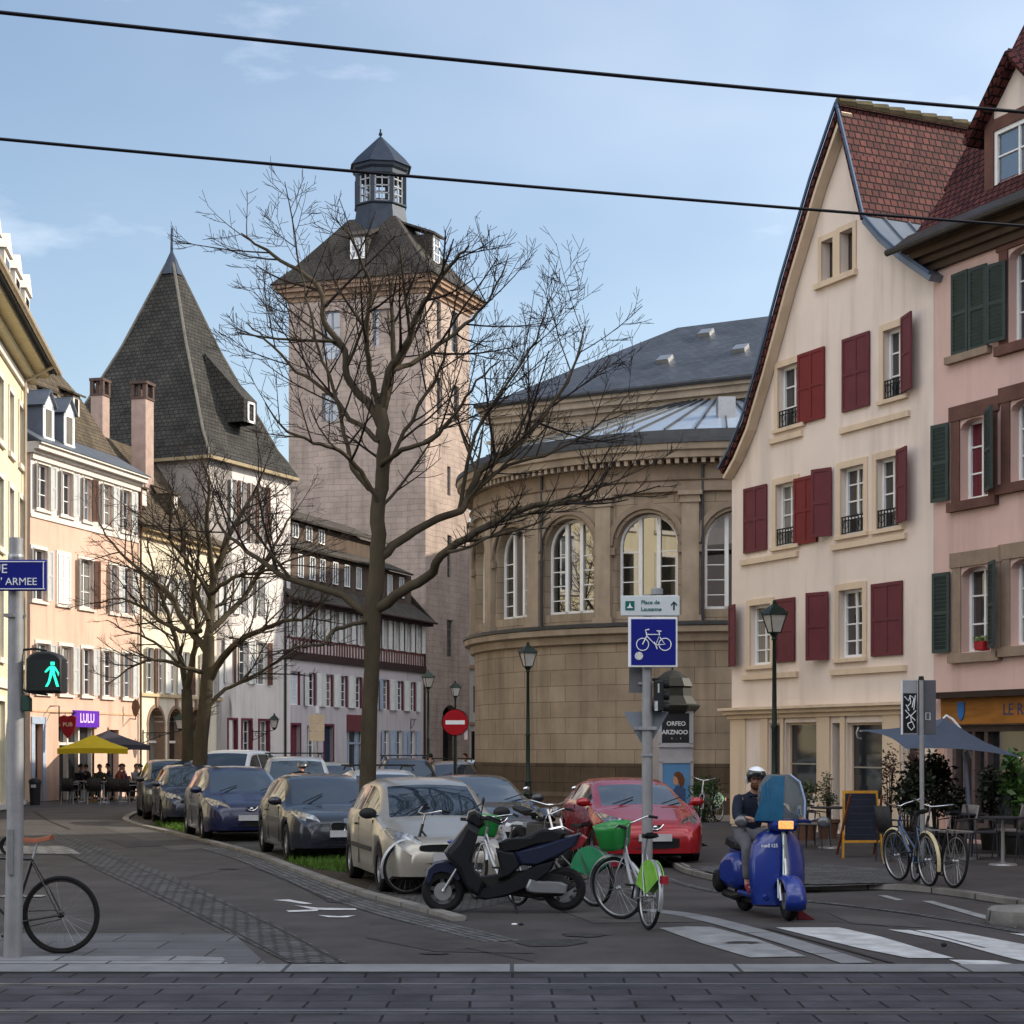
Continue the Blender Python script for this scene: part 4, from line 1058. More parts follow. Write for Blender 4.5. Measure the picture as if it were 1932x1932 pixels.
# ---- cream house with arches
fa = Fr((fp_.p(fp_.len+.03, 0).x, fp_.p(fp_.len+.03, 0).y), ang=14.06, length=8.25)
ah = thing('arcade_house', 'cream house with three round arched shop openings between the salmon house and the white house', 'house', fa.p(4, 0))
hs = []; aw = []
for a, b in ((279, 309), (318, 345), (360, 376)):
    u0, u1 = fa.U(a), fa.U(b); q = (u0, max(u1, u0+.95), .0, 3.4); hs.append(archp(q[0], q[1], 0, 3.55, 8)); aw.append(q)
wq = []
for z_0, z_1 in ((4.15, 5.95), (7.45, 9.0)):
    for a, b in ((276, 290), (297, 310), (320, 333), (345, 358), (378, 390), (400, 411)):
        q = (fa.U(a), fa.U(b), z_0, z_1); wq.append(q); hs.append(rect(*q))
wall(fa, rect(0, fa.len, 0, 10.6), hs, sun_cream, ah, .4, 8)
for i, q in enumerate(wq):
    window(fa, *q, ah, white, wglass[i % 3], .16, .05, 2, 3)
    shutter(fa, q[1]+.01, q[1]+.25, q[2], q[3], ah, shw if i % 3 else shb, .04, 'l', 25)
    shutter(fa, q[0]-.25, q[0]-.01, q[2], q[3], ah, shw, .04, 'r', 25)
archm = mat('tan_arch_stone', (.27, .175, .12), .8, .15, 3, bump=.2, bscale=20)
for q in aw:
    mb = MB(); c = (q[0]+q[1])/2; w_ = (q[1]-q[0])/2
    for k in range(12):
        a0, a1 = math.pi*k/12, math.pi*(k+1)/12; pts = []
        for n_ in (-.38, .03):
            for a_, r_ in ((a0, w_-.01), (a1, w_-.01), (a1, w_+.13), (a0, w_+.13)): pts.append(fa.p(c+math.cos(a_)*r_, 3.55-w_+math.sin(a_)*r_, n_))
        mb.add(pts, [(0,1,2,3),(4,7,6,5),(0,4,5,1),(2,6,7,3)])
    fa.box(mb, c-.09, c+.09, 3.55, 3.95, -.01, .09); fa.box(mb, q[1]-.01, q[1]+.10, 0, 3.55-w_, -.38, .03); fa.box(mb, q[0]-.10, q[0]+.01, 0, 3.55-w_, -.38, .03)
    o_ = mb.build('arch', archm, ah, world=True)
    g = MB(); fa.box(g, q[0], q[1], 0, 3.5, -.42, -.39); g.build('glazing', dkglass2 if q is aw[0] else dkglass, o_, world=True)
    g = MB(); fa.box(g, c-.03, c+.03, 0, 3.4, -.39, -.35); fa.box(g, q[0], q[1], 2.1, 2.2, -.39, -.33); fa.box(g, q[0], q[1], .75, .82, -.39, -.33); g.build('frame', stonew, o_, world=True)
mb = MB(); fa.box(mb, .1, fa.len, 3.98, 4.1, -.01, .10); fa.box(mb, 0, fa.len, 10.35, 10.6, -.01, .18); fa.box(mb, 0, fa.len, 10.6, 10.75, -.2, .42); mb.build('ledges', stucco('tan_ledge', (.52, .40, .24)), ah, world=True)
mb = MB(); pr = [(.5, 10.72), (-.4, 11.4), (-3.2, 15.0), (-8.2, 11)]
for i in range(3): roofquad(mb, [fa.p(-.3, pr[i][1], pr[i][0]), fa.p(fa.len+.1, pr[i][1], pr[i][0]), fa.p(fa.len+.1, pr[i+1][1], pr[i+1][0]), fa.p(-.3, pr[i+1][1], pr[i+1][0])], .12)
ar = mb.build('roof', brtile, ah, world=True)
mb = MB(); mb.tube([fa.p(-.02, .2, .1), fa.p(-.02, 12.3, .1)], .05, 6); mb.build('drainpipe', mat('brown_pipe', (.12, .06, .04), .5, .1, 3), ah, world=True)
for uu, nn, zz in ((1.2, -.6, 11.6), (4.4, -.7, 11.8)):
    mb = MB(); fa.box(mb, uu-.3, uu+.3, zz, zz+.85, nn-1, nn+.25); roofquad(mb, [fa.p(uu-.45, zz+.85, nn+.4), fa.p(uu+.45, zz+.85, nn+.4), fa.p(uu+.45, zz+1.4, nn-1.2), fa.p(uu-.45, zz+1.4, nn-1.2)], .08); d = mb.build('dormer', brtile, ah, world=True)
    mb = MB(); fa.box(mb, uu-.2, uu+.2, zz+.1, zz+.75, nn+.25, nn+.28); f_ = mb.build('frame', stonew, d, world=True) if False else mb.build('frame', stonew, ah, world=True)
# chimneys
brick = mat('pinkish_render', (.36, .26, .22), .85, .15, 3, bump=.3, bscale=25, stain=.2)
def chimney(px, pyt, pyb, Y, wpx_, lab, nm='chimney'):
    b = at(px, pyb, Y); t = at(px, pyt, Y); w_ = wpx_*Y/F; c = thing('chimney', lab, 'chimney', b)
    mb = MB(MATROT(b, 14)); h = t.z-b.z
    mb.box(-w_/2, w_/2, -w_*.6, w_*.6, 0, h-.75)
    mb.build('shaft', brick, c, world=True)
    mb = MB(MATROT(b, 14))
    mb.box(-w_*.56, w_*.56, -w_*.66, w_*.66, h-.75, h-.66)
    for sx in (-1, 1):
        for sy in (-1, 1): mb.box(sx*w_*.42-.08, sx*w_*.42+.08, sy*w_*.5-.08, sy*w_*.5+.08, h-.66, h-.12)
    mb.box(-w_*.6, w_*.6, -w_*.7, w_*.7, h-.12, h); mb.box(-.06, .06, -w_*.5, w_*.5, h-.66, h-.12); mb.build('cap', mat('soot_brick', (.09, .06, .05), .9, .2, 5), c, world=True)
def MATROT(b, a): return Matrix.Translation(b) @ Matrix.Rotation(R(-a), 4, 'Z')
chimney(269, 722, 1010, 76.0, 29, 'tall pinkish rendered chimney in front of the steep pyramid roof')
chimney(189, 716, 1010, 78.0, 24, 'short brick chimney with a cap behind the salmon house roof')

# ---- white tower house with the steep pyramid roof
Cn = V((-13.3, 78.6)); ur = V((.407, .914)); ul = V((-.914, .407)); sr0, sl0 = 7.0, 8.6
fw_ = Fr((Cn.x, Cn.y), (Cn.x+ur.x*sr0, Cn.y+ur.y*sr0))
fl_ = Fr((Cn.x+ul.x*sl0, Cn.y+ul.y*sl0), (Cn.x, Cn.y))
wt = thing('pyramid_roof_house', 'white house under a very steep dark pyramid roof with a pointed spike', 'house', fw_.p(3, 0))
EV = 14.9
hs = []; wq = []
for z_0, z_1, cols in ((2.0-.9, 3.15, ((431, 446), (457, 474), (489, 507))), (4.8, 6.75, ((425, 440), (447, 467), (480, 504))), (7.9, 9.6, ((428, 440), (452, 466), (484, 498))), (11.3, 13.9, ((436, 447), (455, 466), (473, 482), (490, 500)))):
    for a, b in cols: q = (fw_.U(a), fw_.U(b), z_0, z_1); hs.append(rect(*q)); wq.append(q)
wall(fw_, rect(0, fw_.len, 0, EV), hs, whitewall, wt, .25, 2.5)
wall(fl_, rect(0, fl_.len, 0, EV), [rect(6.4, 7.2, 11.5, 13)], whitewall, wt, .25, 2.0)
mar2 = mat('maroon_reveal', (.13, .03, .045), .6, .15, 3)
for i, q in enumerate(wq):
    window(fw_, *q, wt, white, wglass[i % 3], .22, .05, 2, 4)
    if i < 3:
        mb = MB(); fw_.box(mb, q[0]-.10, q[0], q[2]-.1, q[3]+.1, -.01, .03); fw_.box(mb, q[1], q[1]+.10, q[2]-.1, q[3]+.1, -.01, .03); fw_.box(mb, q[0], q[1], q[3], q[3]+.1, -.01, .03); fw_.box(mb, q[1]-.02, q[1]+.0, q[2], q[3], -.2, 0); mb.build('surround', mar2, wt, world=True)
    else: shutter(fw_, q[1]+.0, q[1]+.26, q[2], q[3], wt, shb if i > 8 or i in (3, 5) else shw, .04, 'l', 20); shutter(fw_, q[0]-.26, q[0], q[2], q[3], wt, shw, .04, 'r', 20)
mb = MB(); mb.tube([fw_.p(fw_.U(536), .8, .08), fw_.p(fw_.U(536), EV-5, .08)], .055, 6); mb.build('drainpipe', mat('dark_pipe', (.03, .03, .032), .5, .1, 3), wt, world=True)
rootc = [fw_.p(0, 0), fw_.p(sr0, 0), fw_.p(sr0, 0)+V((ul.x*sl0, ul.y*sl0, 0)), fl_.p(0, 0)]
cen = sum(rootc, V((0,0,0)))/4
HH = 23.7-EV; lev = [(EV-.25, 1.065), (EV+.30, .99), (EV+.10*HH, .89), (EV+.22*HH, .77), (EV+.58*HH, .405), (23.7, .045)]
# keep apex where the photo has it
apex = at(324, 500, cen.y)
scz = (apex.z-EV)/(23.7-EV)
mb = MB(); rings = []
for z, s_ in lev:
    k = (z-EV)/(lev[-1][0]-EV); zz = EV+(z-EV)*scz; c_ = cen.lerp(V((apex.x, cen.y, 0)), max(0, k))
    rings.append([V((c_.x+(p.x-cen.x)*s_, c_.y+(p.y-cen.y)*s_, zz)) for p in rootc])
for i in range(len(rings)-1):
    for k in range(4): mb.add([rings[i][k], rings[i][(k+1) % 4], rings[i+1][(k+1) % 4], rings[i+1][k]], [(0,1,2,3)])
mb.add([p-V((0,0,.02)) for p in rings[0]], [(3,2,1,0)])
pr_ = mb.build('pyramid_roof', dktile, wt, world=True)
mb = MB(); tp = V((apex.x, cen.y, rings[-1][0].z)); mb.tube([tp-V((0,0,.5)), tp+V((0,0,.2)), tp+V((0,0,.6)), tp+V((0,0,1.7))], [.50, .26, .07, .045], 8); mb.build('spike', mat('dark_lead', (.04, .05, .07), .4, .1, 3, metal=.5), pr_, world=True)
mb = MB()
for k in range(4): mb.bar(rings[0][k]-V((0,0,.06)), rings[0][(k+1) % 4]-V((0,0,.06)), .16, .14)
mb.build('eave_board', mat('tan_eave', (.30, .24, .15), .7, .1, 3), pr_, world=True)
# hip tiles
mb = MB()
for k in (0, 1, 3):
    mb.tube([r_[k]+V((0,0,.03)) for r_ in rings], .07, 5)
mb.build('hip_tiles', mat('hip_grey', (.14, .13, .11), .8, .3, 3), pr_, world=True)
# long shed dormer on the right face
def onroof(px, py):
    """point on the right roof face through a pixel (bisection along the ray)."""
    lo, hi = 70.0, 95.0
    A, B = rings[3], rings[5]
    n = (A[1]-A[0]).cross(B[0]-A[0]).normalized()
    o = V((0,0,H)); d = at(px, py, 1.0)-o
    t = (A[0]-o).dot(n)/d.dot(n); return o+d*t
a, b_, c_ = onroof(377, 672), onroof(432, 765), onroof(432, 806)
nn = ((rings[3][1]-rings[3][0]).cross(rings[4][0]-rings[3][0])).normalized()
if nn.z < 0: nn = -nn
hn = V((nn.x, nn.y, 0)).normalized(); uu = V((-hn.y, hn.x, 0)); 
if uu.x < 0: uu = -uu
base = onroof(436, 800); mb = MB(); w_ = .55; hgt = 1.05
f0 = base+hn*.9+uu*.2
vs = [f0-uu*w_, f0+uu*w_, f0+uu*w_+V((0,0,hgt)), f0-uu*w_+V((0,0,hgt))]; topp = onroof(392, 668)
bk_ = [onroof(423, 812)-hn*.1, onroof(450, 800)-hn*.1]
mb.add(vs+[topp-uu*.3, topp+uu*.5, vs[0]-hn*1.5, vs[1]-hn*1.5], [(0,1,2,3),(3,2,5,4),(0,3,4,6),(1,7,5,2)])
d_ = mb.build('dormer', dktile, pr_, world=True)
mb = MB(MATROT(f0, 0)); q0 = f0+hn*.02
for s0, s1, z_0, z_1 in ((-.3, -.2, 0, .95), (.2, .3, 0, .95), (-.3, .3, 0, .1), (-.3, .3, .85, .95)):
    P = [q0+uu*s0+V((0,0,z_0)), q0+uu*s1+V((0,0,z_0)), q0+uu*s1+V((0,0,z_1)), q0+uu*s0+V((0,0,z_1))]; mb.M = None; mb.add(P+[p+hn*.05 for p in P], [(4,5,6,7),(0,1,5,4),(1,2,6,5),(2,3,7,6),(3,0,4,7)])
mb.build('frame', white, pr_, world=True)

# ================================================================== half-timbered house
Tp = fw_.p(fw_.U(535.5), 0)
ft = Fr((Tp.x, Tp.y), ang=19.2, length=17.6)
th_ = thing('half_timbered_house', 'long white house with a half-timbered upper storey and two rows of attic dormers', 'house', ft.p(9, 0))
timber = mat('dark_timber', (.045, .026, .024), .75, .2, 4, bump=.2, bscale=20)
timr = mat('maroon_timber', (.13, .045, .045), .7, .2, 4)
infill = stucco('pale_infill', (.50, .45, .43))
hs = []; q1 = []; q0 = []; q2 = []
fx = lambda x: 523+.2083*x
for a, b in ((118, 208), (276, 350), (430, 506), (566, 638), (702, 768), (800, 860), (950, 1014), (1082, 1144), (1200, 1254)):
    q = (ft.U(fx(a)), ft.U(fx(b)), 3.95, 5.55); q1.append(q); hs.append(rect(*q))
for a, b in ((125, 206), (270, 345), (424, 506), (960, 1016), (1072, 1134), (1196, 1252)):
    q = (ft.U(fx(a)), ft.U(fx(b)), .15 if a < 500 else .9, 2.85 if a > 500 else 3.0); q0.append(q); hs.append(rect(*q))
shopq = (ft.U(fx(628)), ft.U(fx(775)), .1, 2.75); hs.append(rect(*shopq))
for i in range(11):
    c = .95+i*1.58; q = (c-.30, c+.30, 7.2, 8.75); q2.append(q)
wall(ft, rect(0, ft.len, 0, 6.28), hs, stucco('lilac_white', (.50, .46, .47)), th_, .24, 8)
wall(ft, rect(0, ft.len, 6.45, 9.1), [rect(*q) for q in q2], infill, th_, .2, 8, name='timber_storey_wall')
mb = MB(); ft.box(mb, -.02, ft.len+.02, 6.10, 6.48, -.5, .12); ft.box(mb, -.02, ft.len+.02, 8.88, 9.1, -.1, .06)
ft.box(mb, ft.len-.16, ft.len+.03, 0, 9.1, -.3, .07); mb.build('jetty_beam', timber, th_, world=True)
mb = MB(); ft.box(mb, 0, ft.len, 7.08, 7.16, -.01, .05)
x = .1
while x < ft.len-.1: ft.box(mb, x, x+.10, 6.48, 7.08, -.01, .045); x += rg.uniform(.30, .42)
for q in q2: ft.box(mb, q[1]+.42, q[1]+.50, 7.16, 8.88, -.01, .05)
mb.build('timber_studs', timr, th_, world=True)
for i, q in enumerate(q1):
    window(ft, *q, th_, white, wglass[i % 4] if i else mat('white_blind', (.55, .6, .66), .4, .05, 3), .2, .05, 2, 4)
    mb = MB(); ft.box(mb, q[1]-.02, q[1]+.0, q[2], q[3], -.2, .0); mb.build('reveal', mar2, th_, world=True)
    if i: shutter(ft, q[0]-.52, q[0]-.01, q[2]-.02, q[3]+.02, th_, shg if i == 6 else shw, .04, 'r', 8)
    if i: shutter(ft, q[1]+.01, q[1]+.42, q[2]-.02, q[3]+.02, th_, shw, .04, 'l', 12)
for i, q in enumerate(q0):
    if i in (0, 2):
        mb = MB(); ft.box(mb, q[0], q[1], q[2], q[3], -.22, -.18); mb.build('door', mar2 if i == 0 else mat('blue_door', (.02, .03, .06), .5, .1, 3), th_, world=True)
        mb = MB(); ft.box(mb, q[0]-.1, q[0], q[2], q[3]+.1, -.01, .03); ft.box(mb, q[1], q[1]+.1, q[2], q[3]+.1, -.18, .03); ft.box(mb, q[0], q[1], q[3], q[3]+.1, -.01, .03); mb.build('door_surround', mar2, th_, world=True)
    else: window(ft, *q, th_, white, dkglass, .2, .05, 2, 3)
    if i >= 3: shutter(ft, q[0]-.40, q[0]-.01, q[2], q[3], th_, shg, .04, 'r', 8); shutter(ft, q[1]+.01, q[1]+.40, q[2], q[3], th_, shg, .04, 'l', 8)
for i, q in enumerate(q2):
    window(ft, *q, th_, white, wglass[i % 3], .15, .05, 2, 2)
    shutter(ft, q[0]-.36, q[0]-.01, q[2]-.02, q[3]+.05, th_, shw, .05, 'r', 10); shutter(ft, q[1]+.01, q[1]+.36, q[2]-.02, q[3]+.05, th_, shw, .05, 'l', 10)
mb = MB(); ft.box(mb, shopq[0], shopq[1], .1, 2.75, -.2, -.17); mb.build('shop_glass', shopglass, th_, world=True)
mb = MB(); ft.box(mb, shopq[0], shopq[1], 2.75, 3.6, -.01, .07); mb.build('shop_fascia', mat('maroon_fascia', (.14, .04, .045), .6, .2, 4), th_, world=True)
mb = MB(); u_ = lerp(shopq[0], shopq[1], .4)
for t in (.1, .22, .68, .8): u = lerp(shopq[0], shopq[1], t); ft.box(mb, u-.05, u+.05, .1, 2.75, -.17, -.08)
ft.box(mb, shopq[0], shopq[1], 2.1, 2.2, -.17, -.08); mb.build('shop_door_frame', shg, th_, world=True)
# roof in three tiers with shed dormer bands
dk2 = mat('old_dark_tiles', (.075, .066, .056), .85, .3, 1.2, bump=.5, bscale=14, brick=bk(.22, .17, .012, (.055, .048, .041), (.022, .02, .017), sm=.5, bd=.03))
wd = mat('weathered_boards', (.085, .062, .048), .85, .3, 3, bump=.3, bscale=16, stretch=(1, 1, .2))
mb = MB()
tiers = [((.55, 8.95), (-.55, 9.95)), ((-.15, 11.55), (-1.7, 12.25)), ((-1.2, 13.2), (-3.3, 14.15)), ((-3.3, 14.15), (-6.6, 11.5)), ((-6.6, 11.5), (-8.4, 9))]
e0, e1 = -.05, ft.len
def ue(n, z): return e1+.35-max(0, (z-9.0))*.62
for (n0, z0_), (n1, z1_) in tiers: roofquad(mb, [ft.p(e0, z0_, n0), ft.p(ue(n0, z0_), z0_, n0), ft.p(ue(n1, z1_), z1_, n1), ft.p(e0, z1_, n1)], .1)
roofquad(mb, [ft.p(e1+.4, 8.95, .55), ft.p(e1+.4, 8.95, -8.4), ft.p(e1-2.9, 14.15, -3.3)], .1)
rt = mb.build('roof', dk2, th_, world=True)
mb = MB(); ft.box(mb, e0, e1-.75, 9.85, 11.5, -4, -.5); ft.box(mb, e0, e1-2.4, 12.15, 13.12, -4, -1.6); db = mb.build('dormer_band', wd, th_, world=True)
mb = MB(); mb.tube([ft.p(e0, 8.9, .6), ft.p(e1+.4, 8.9, .6)], .07, 6); ft.box(mb, e0, e1+.3, 8.72, 8.95, -.2, .42); mb.build('eave_beam', timber, th_, world=True)
def dwin(u, z0_, z1_, n, w_=.26, mm=white):
    mb = MB(); ft.box(mb, u-w_-.06, u-w_, z0_, z1_, n-.02, n+.05); ft.box(mb, u+w_, u+w_+.06, z0_, z1_, n-.02, n+.05); ft.box(mb, u-w_, u+w_, z1_-.06, z1_, n-.02, n+.05); ft.box(mb, u-w_, u+w_, z0_, z0_+.06, n-.02, n+.08); ft.box(mb, u-.03, u+.03, z0_, z1_, n-.02, n+.04)
    o_ = mb.build('window', mm, th_, world=True); mb = MB(); ft.box(mb, u-w_, u+w_, z0_, z1_, n-.01, n+.015); mb.build('pane', bluglass, o_, world=True)
for px in (581, 603, 622, 646, 668, 690, 726, 748, 770): dwin(ft.U(px+3), 10.15, 11.3, -.5, .24)
for px in (562, 590, 612, 637, 660): dwin(ft.U(px), 12.3, 13.05, -1.6, .28)
mb = MB(); u = ft.U(fx(1235)); 
mb.tube([ft.p(u-.5, 2.95, .05), ft.p(u-.5, 3.5, .05), ft.p(u+.3, 3.5, .05)], .02, 4); mb.tube([ft.p(u-.5, 3.0, .05), ft.p(u-.1, 3.2, .05), ft.p(u+.1, 3.5, .05)], .015, 4)
mb.build('sign_bracket', iron, th_, world=True)
# ================================================================== medieval gate tower
tw = Fr((-4.99, 104.0), ang=22, length=6.4)                       # sunlit right face (near corner -> far)
K = V((-4.99, 104.0)); lu = V((-.955, .297)); WL = 8.6
tl = Fr((K.x+lu.x*WL, K.y+lu.y*WL), (K.x, K.y))
tower = thing('gate_tower', 'tall pinkish medieval gate tower with a hipped roof and a glazed lantern on top', 'tower', tw.p(0, 0))
tst = mat('tower_render', (.37, .295, .25), .9, .2, .6, bump=.9, bscale=5, stain=.3, brick=bk(.7, .34, .012, (.33, .26, .225), (.26, .205, .175), jit=.25, js=1.1, bd=.01))
tz = 28.45
def tq(fr, a, b, yt, yb): u0, u1 = fr.U(a), fr.U(b); z1 = fr.z((a+b)/2, yt); z0 = fr.z((a+b)/2, yb); return (min(u0, u1), max(u0, u1), z0, z1)
lq = [tq(tl, 607, 641, 567, 658), tq(tl, 703, 737, 563, 632), tq(tl, 607, 638, 722, 776), tq(tl, 703, 730, 722, 770)]
rq = [tq(tw, 821, 832, 568, 640), tq(tw, 852, 864, 588, 665), tq(tw, 823, 833, 712, 782), tq(tw, 856, 866, 728, 794), tq(tw, 844, 850, 880, 935), tq(tw, 844, 852, 1010, 1090), tq(tw, 843, 855, 1170, 1240)]
gate = tq(tw, 830, 868, 1330, 1500)
lq = [(a, b, c-.6, d-.6) for a, b, c, d in lq]
wall(tl, rect(0, tl.len, 0, tz), [rect(*q) for q in lq], tst, tower, .5, 3.0)
wall(tw, rect(0, tw.len, 0, tz), [rect(*q) for q in rq]+[archp(gate[0], gate[1]-.0, 0, gate[3], 8)], tst, tower, .5, 3.0)
mb = MB(); tw.box(mb, gate[0]-.2, gate[1]+.2, 0, gate[3]+.2, -2.4, -.9); mb.build('gate_passage', interior, tower, world=True)
gr = mat('tower_window_grid', (.20, .24, .30), .5, .1, 4)
for q in lq: window(tl, *q, tower, gr, bluglass, .3, .08, 2, 3, bw=.06)
q = lq[0]; mb = MB(); tl.box(mb, q[0]+.05, q[1]-.05, q[2]+.02, lerp(q[2], q[3], .30), -.26, -.22); mb.build('lower_panel', mat('pale_panel', (.42, .46, .52), .6, .1, 4), tower, world=True)
for q in rq: window(tw, *q, tower, mat('grey_wood', (.16, .15, .14), .7, .2, 4), dkglass, .18, .06, 1, 4)
# cornice
mb = MB()
def ringbox(mb, ov, z0, z1):
    d = tl.u; e = tw.u; k = [V((K.x, K.y, 0))+(d-e)*ov, V((K.x, K.y, 0))+e*(6.4+ov)+d*ov, V((K.x, K.y, 0))+e*(6.4+ov)-d*(WL+ov), V((K.x, K.y, 0))-d*(WL+ov)-e*ov]
    vs = [V((p.x, p.y, z)) for z in (z0, z1) for p in k]
    mb.add(vs, [(3,2,1,0),(4,5,6,7),(0,1,5,4),(1,2,6,5),(2,3,7,6),(3,0,4,7)])
    return k
for ov, a, b in ((.10, tz-.25, tz), (.30, tz, tz+.28), (.55, tz+.28, tz+.5), (.66, tz+.5, tz+.72)): ringbox(mb, ov, a, b)
mb.build('cornice', mat('tan_cornice', (.27, .18, .125), .85, .15, 1.5, bump=.2, bscale=14), tower, world=True)
mb = MB(); k0 = ringbox(MB(), .82, 0, 1); ctr = sum(k0, V((0,0,0)))/4
def ring(s_, z): return [V((ctr.x+(p.x-ctr.x)*s_, ctr.y+(p.y-ctr.y)*s_, z)) for p in k0]
lv = [ring(1.0, tz+.72), ring(.80, tz+1.75), ring(.29, tz+5.0)]
for i in range(2):
    for k in range(4): mb.add([lv[i][k], lv[i][(k+1) % 4], lv[i+1][(k+1) % 4], lv[i+1][k]], [(0,1,2,3)])
mb.add(lv[-1], [(0,1,2,3)])
mb.add(lv[0], [(3,2,1,0)])
tr = mb.build('roof', mat('tower_tiles', (.060, .052, .045), .85, .3, 1, bump=.5, bscale=12, brick=bk(.24, .18, .012, (.045, .04, .036), (.02, .018, .016), bd=.03)), tower, world=True)
# roof dormers
cl = ctr
def tdorm(fr, uc, z0, z1, n, w_, dep):
    mb = MB(); fr.box(mb, uc-w_, uc+w_, z0, z1, n-dep, n); a = [fr.p(uc-w_-.3, z1, n+.3), fr.p(uc+w_+.3, z1, n+.3), fr.p(uc+w_+.3, z1+1.1, n-dep-.5), fr.p(uc-w_-.3, z1+1.1, n-dep-.5)]; roofquad(mb, a, .12)
    d = mb.build('dormer', tr.data.materials[0], tower, world=True)
    mb = MB(); fr.box(mb, uc-w_+.1, uc+w_-.1, z0+.1, z1-.05, n, n+.06); 
    d2 = mb.build('dormer_window', white, d, world=True)
    mb = MB()
    for i in range(3):
        for j in range(3):
            a0 = lerp(uc-w_+.2, uc+w_-.2, i/3)+.03; b0 = lerp(uc-w_+.2, uc+w_-.2, (i+1)/3)-.03; c0 = lerp(z0+.2, z1-.15, j/3)+.03; d0 = lerp(z0+.2, z1-.15, (j+1)/3)-.03
            fr.box(mb, a0, b0, c0, d0, n+.06, n+.07)
    mb.build('pane', bluglass, d, world=True)
tdorm(tl, tl.U(673), tl.z(673, 497)+.2, tl.z(673, 453)+.3, -.15, .55, 1.6)
tdorm(tw, 3.0, tz+2.1, tz+3.9, -.7, .55, 2.0)
# lantern
lz = tz+5.0; lm = mat('lantern_lead', (.030, .038, .052), .5, .2, 3, metal=.35, bump=.1, bscale=10); lw = mat('lantern_wood', (.30, .31, .33), .6, .15, 4)
def octo(r, z, ro=22.5+8): return [V((ctr.x+math.cos(R(ro+45*k))*r, ctr.y+math.sin(R(ro+45*k))*r, z)) for k in range(8)]
def loft(mb, rings_, cap=True):
    n = len(rings_[0]); vs = [p for r_ in rings_ for p in r_]
    mb.add(vs, [(i*n+k, i*n+(k+1) % n, (i+1)*n+(k+1) % n, (i+1)*n+k) for i in range(len(rings_)-1) for k in range(n)]+([tuple(range(n-1, -1, -1)), tuple((len(rings_)-1)*n+k for k in range(n))] if cap else []))
zb = at(0, 352, ctr.y).z; zt_ = at(0, 258, ctr.y).z; zw0, zw1 = at(0, 392, ctr.y).z, at(0, 345, ctr.y).z; ze_ = at(0, 316, ctr.y).z
rL = 1.50
mb = MB(); loft(mb, [octo(rL+.32, lz-1.0), octo(rL+.05, zw0-.15), octo(rL+.16, zw0-.08), octo(rL+.16, zw0)]); lt = mb.build('lantern_base', lm, tower, world=True)
mb = MB()
O = octo(rL, zw0); O2 = octo(rL, ze_-.75)
for k in range(8): mb.tube([O[k], O2[k]], .17, 4)
loft(mb, [octo(rL+.02, ze_-.75), octo(rL+.10, ze_-.7), octo(rL+.10, ze_-.45), octo(rL+.25, ze_-.3), octo(rL+.28, ze_-.1)])
mb.build('lantern_posts', lm, lt, world=True)
for k in range(8):
    a, b = O[k], O[(k+1) % 8]; f = Fr((a.x, a.y), (b.x, b.y)); 
    if (f.n.x*(a.x-ctr.x)+f.n.y*(a.y-ctr.y)) < 0: f = Fr((b.x, b.y), (a.x, a.y))
    l = f.len; mb = MB(); h_ = O2[0].z
    for s0, s1 in ((.12, .22), (l-.22, l-.12), (l/2-.03, l/2+.03)): f.box(mb, s0, s1, zw0, h_, -.08, .0)
    for zz in (zw0, lerp(zw0, h_, .28), lerp(zw0, h_, .55), h_-.3): f.box(mb, .12, l-.12, zz, zz+.07, -.08, .0)
    mb.build('lantern_window', lw, lt, world=True)
mb = MB(); loft(mb, [octo(rL+.45, ze_-.12), octo(rL+.05, ze_+.38), octo(.06, zt_)]); mb.build('lantern_roof', mat('slate_blue_lead', (.025, .034, .052), .45, .15, 3, metal=.3), lt, world=True)
mb = MB(); mb.tube([V((ctr.x, ctr.y, zt_-.1)), V((ctr.x, ctr.y, zt_+.45))], .05, 5); mb.ball(V((ctr.x, ctr.y, zt_+.15)), .12, 8, 5); mb.build('finial', black, lt, world=True)

# narrow grey house between tower and hall
gf = Fr((-3.2, 116), (5.0, 113)); gh = thing('grey_house', 'narrow grey house seen in the gap between the tower and the round hall', 'house', gf.p(3, 0))
hs = [rect(u, u+.9, z, z+1.7) for u in (.75, 2.6, 4.4) for z in (4.2, 7.9, 11.3)]+[rect(.6, 2.1, .1, 3.0)]
wall(gf, rect(0, gf.len, 0, 14.2), hs, stucco('grey_render', (.36, .32, .30)), gh, .2, 6)
for i, h in enumerate(hs[:-1]): window(gf, h[0][0], h[1][0], h[0][1], h[2][1], gh, mat('dark_frame', (.08, .07, .07), .6, .1, 3), dkglass, .15)
mb = MB(); gf.box(mb, .6, 2.1, .1, 3.0, -.2, -.16); mb.build('door', interior, gh, world=True)
mb = MB(); gf.box(mb, -.1, gf.len, 7.0, 7.25, -.01, .15); gf.box(mb, -.1, gf.len, 3.4, 3.6, -.01, .12); mb.build('ledge', archm, gh, world=True)
mb = MB(); roofquad(mb, [gf.p(-.3, 14.1, .5), gf.p(gf.len, 14.1, .5), gf.p(gf.len, 16.2, -3), gf.p(-.3, 16.2, -3)], .12); mb.build('roof', dk2, gh, world=True)
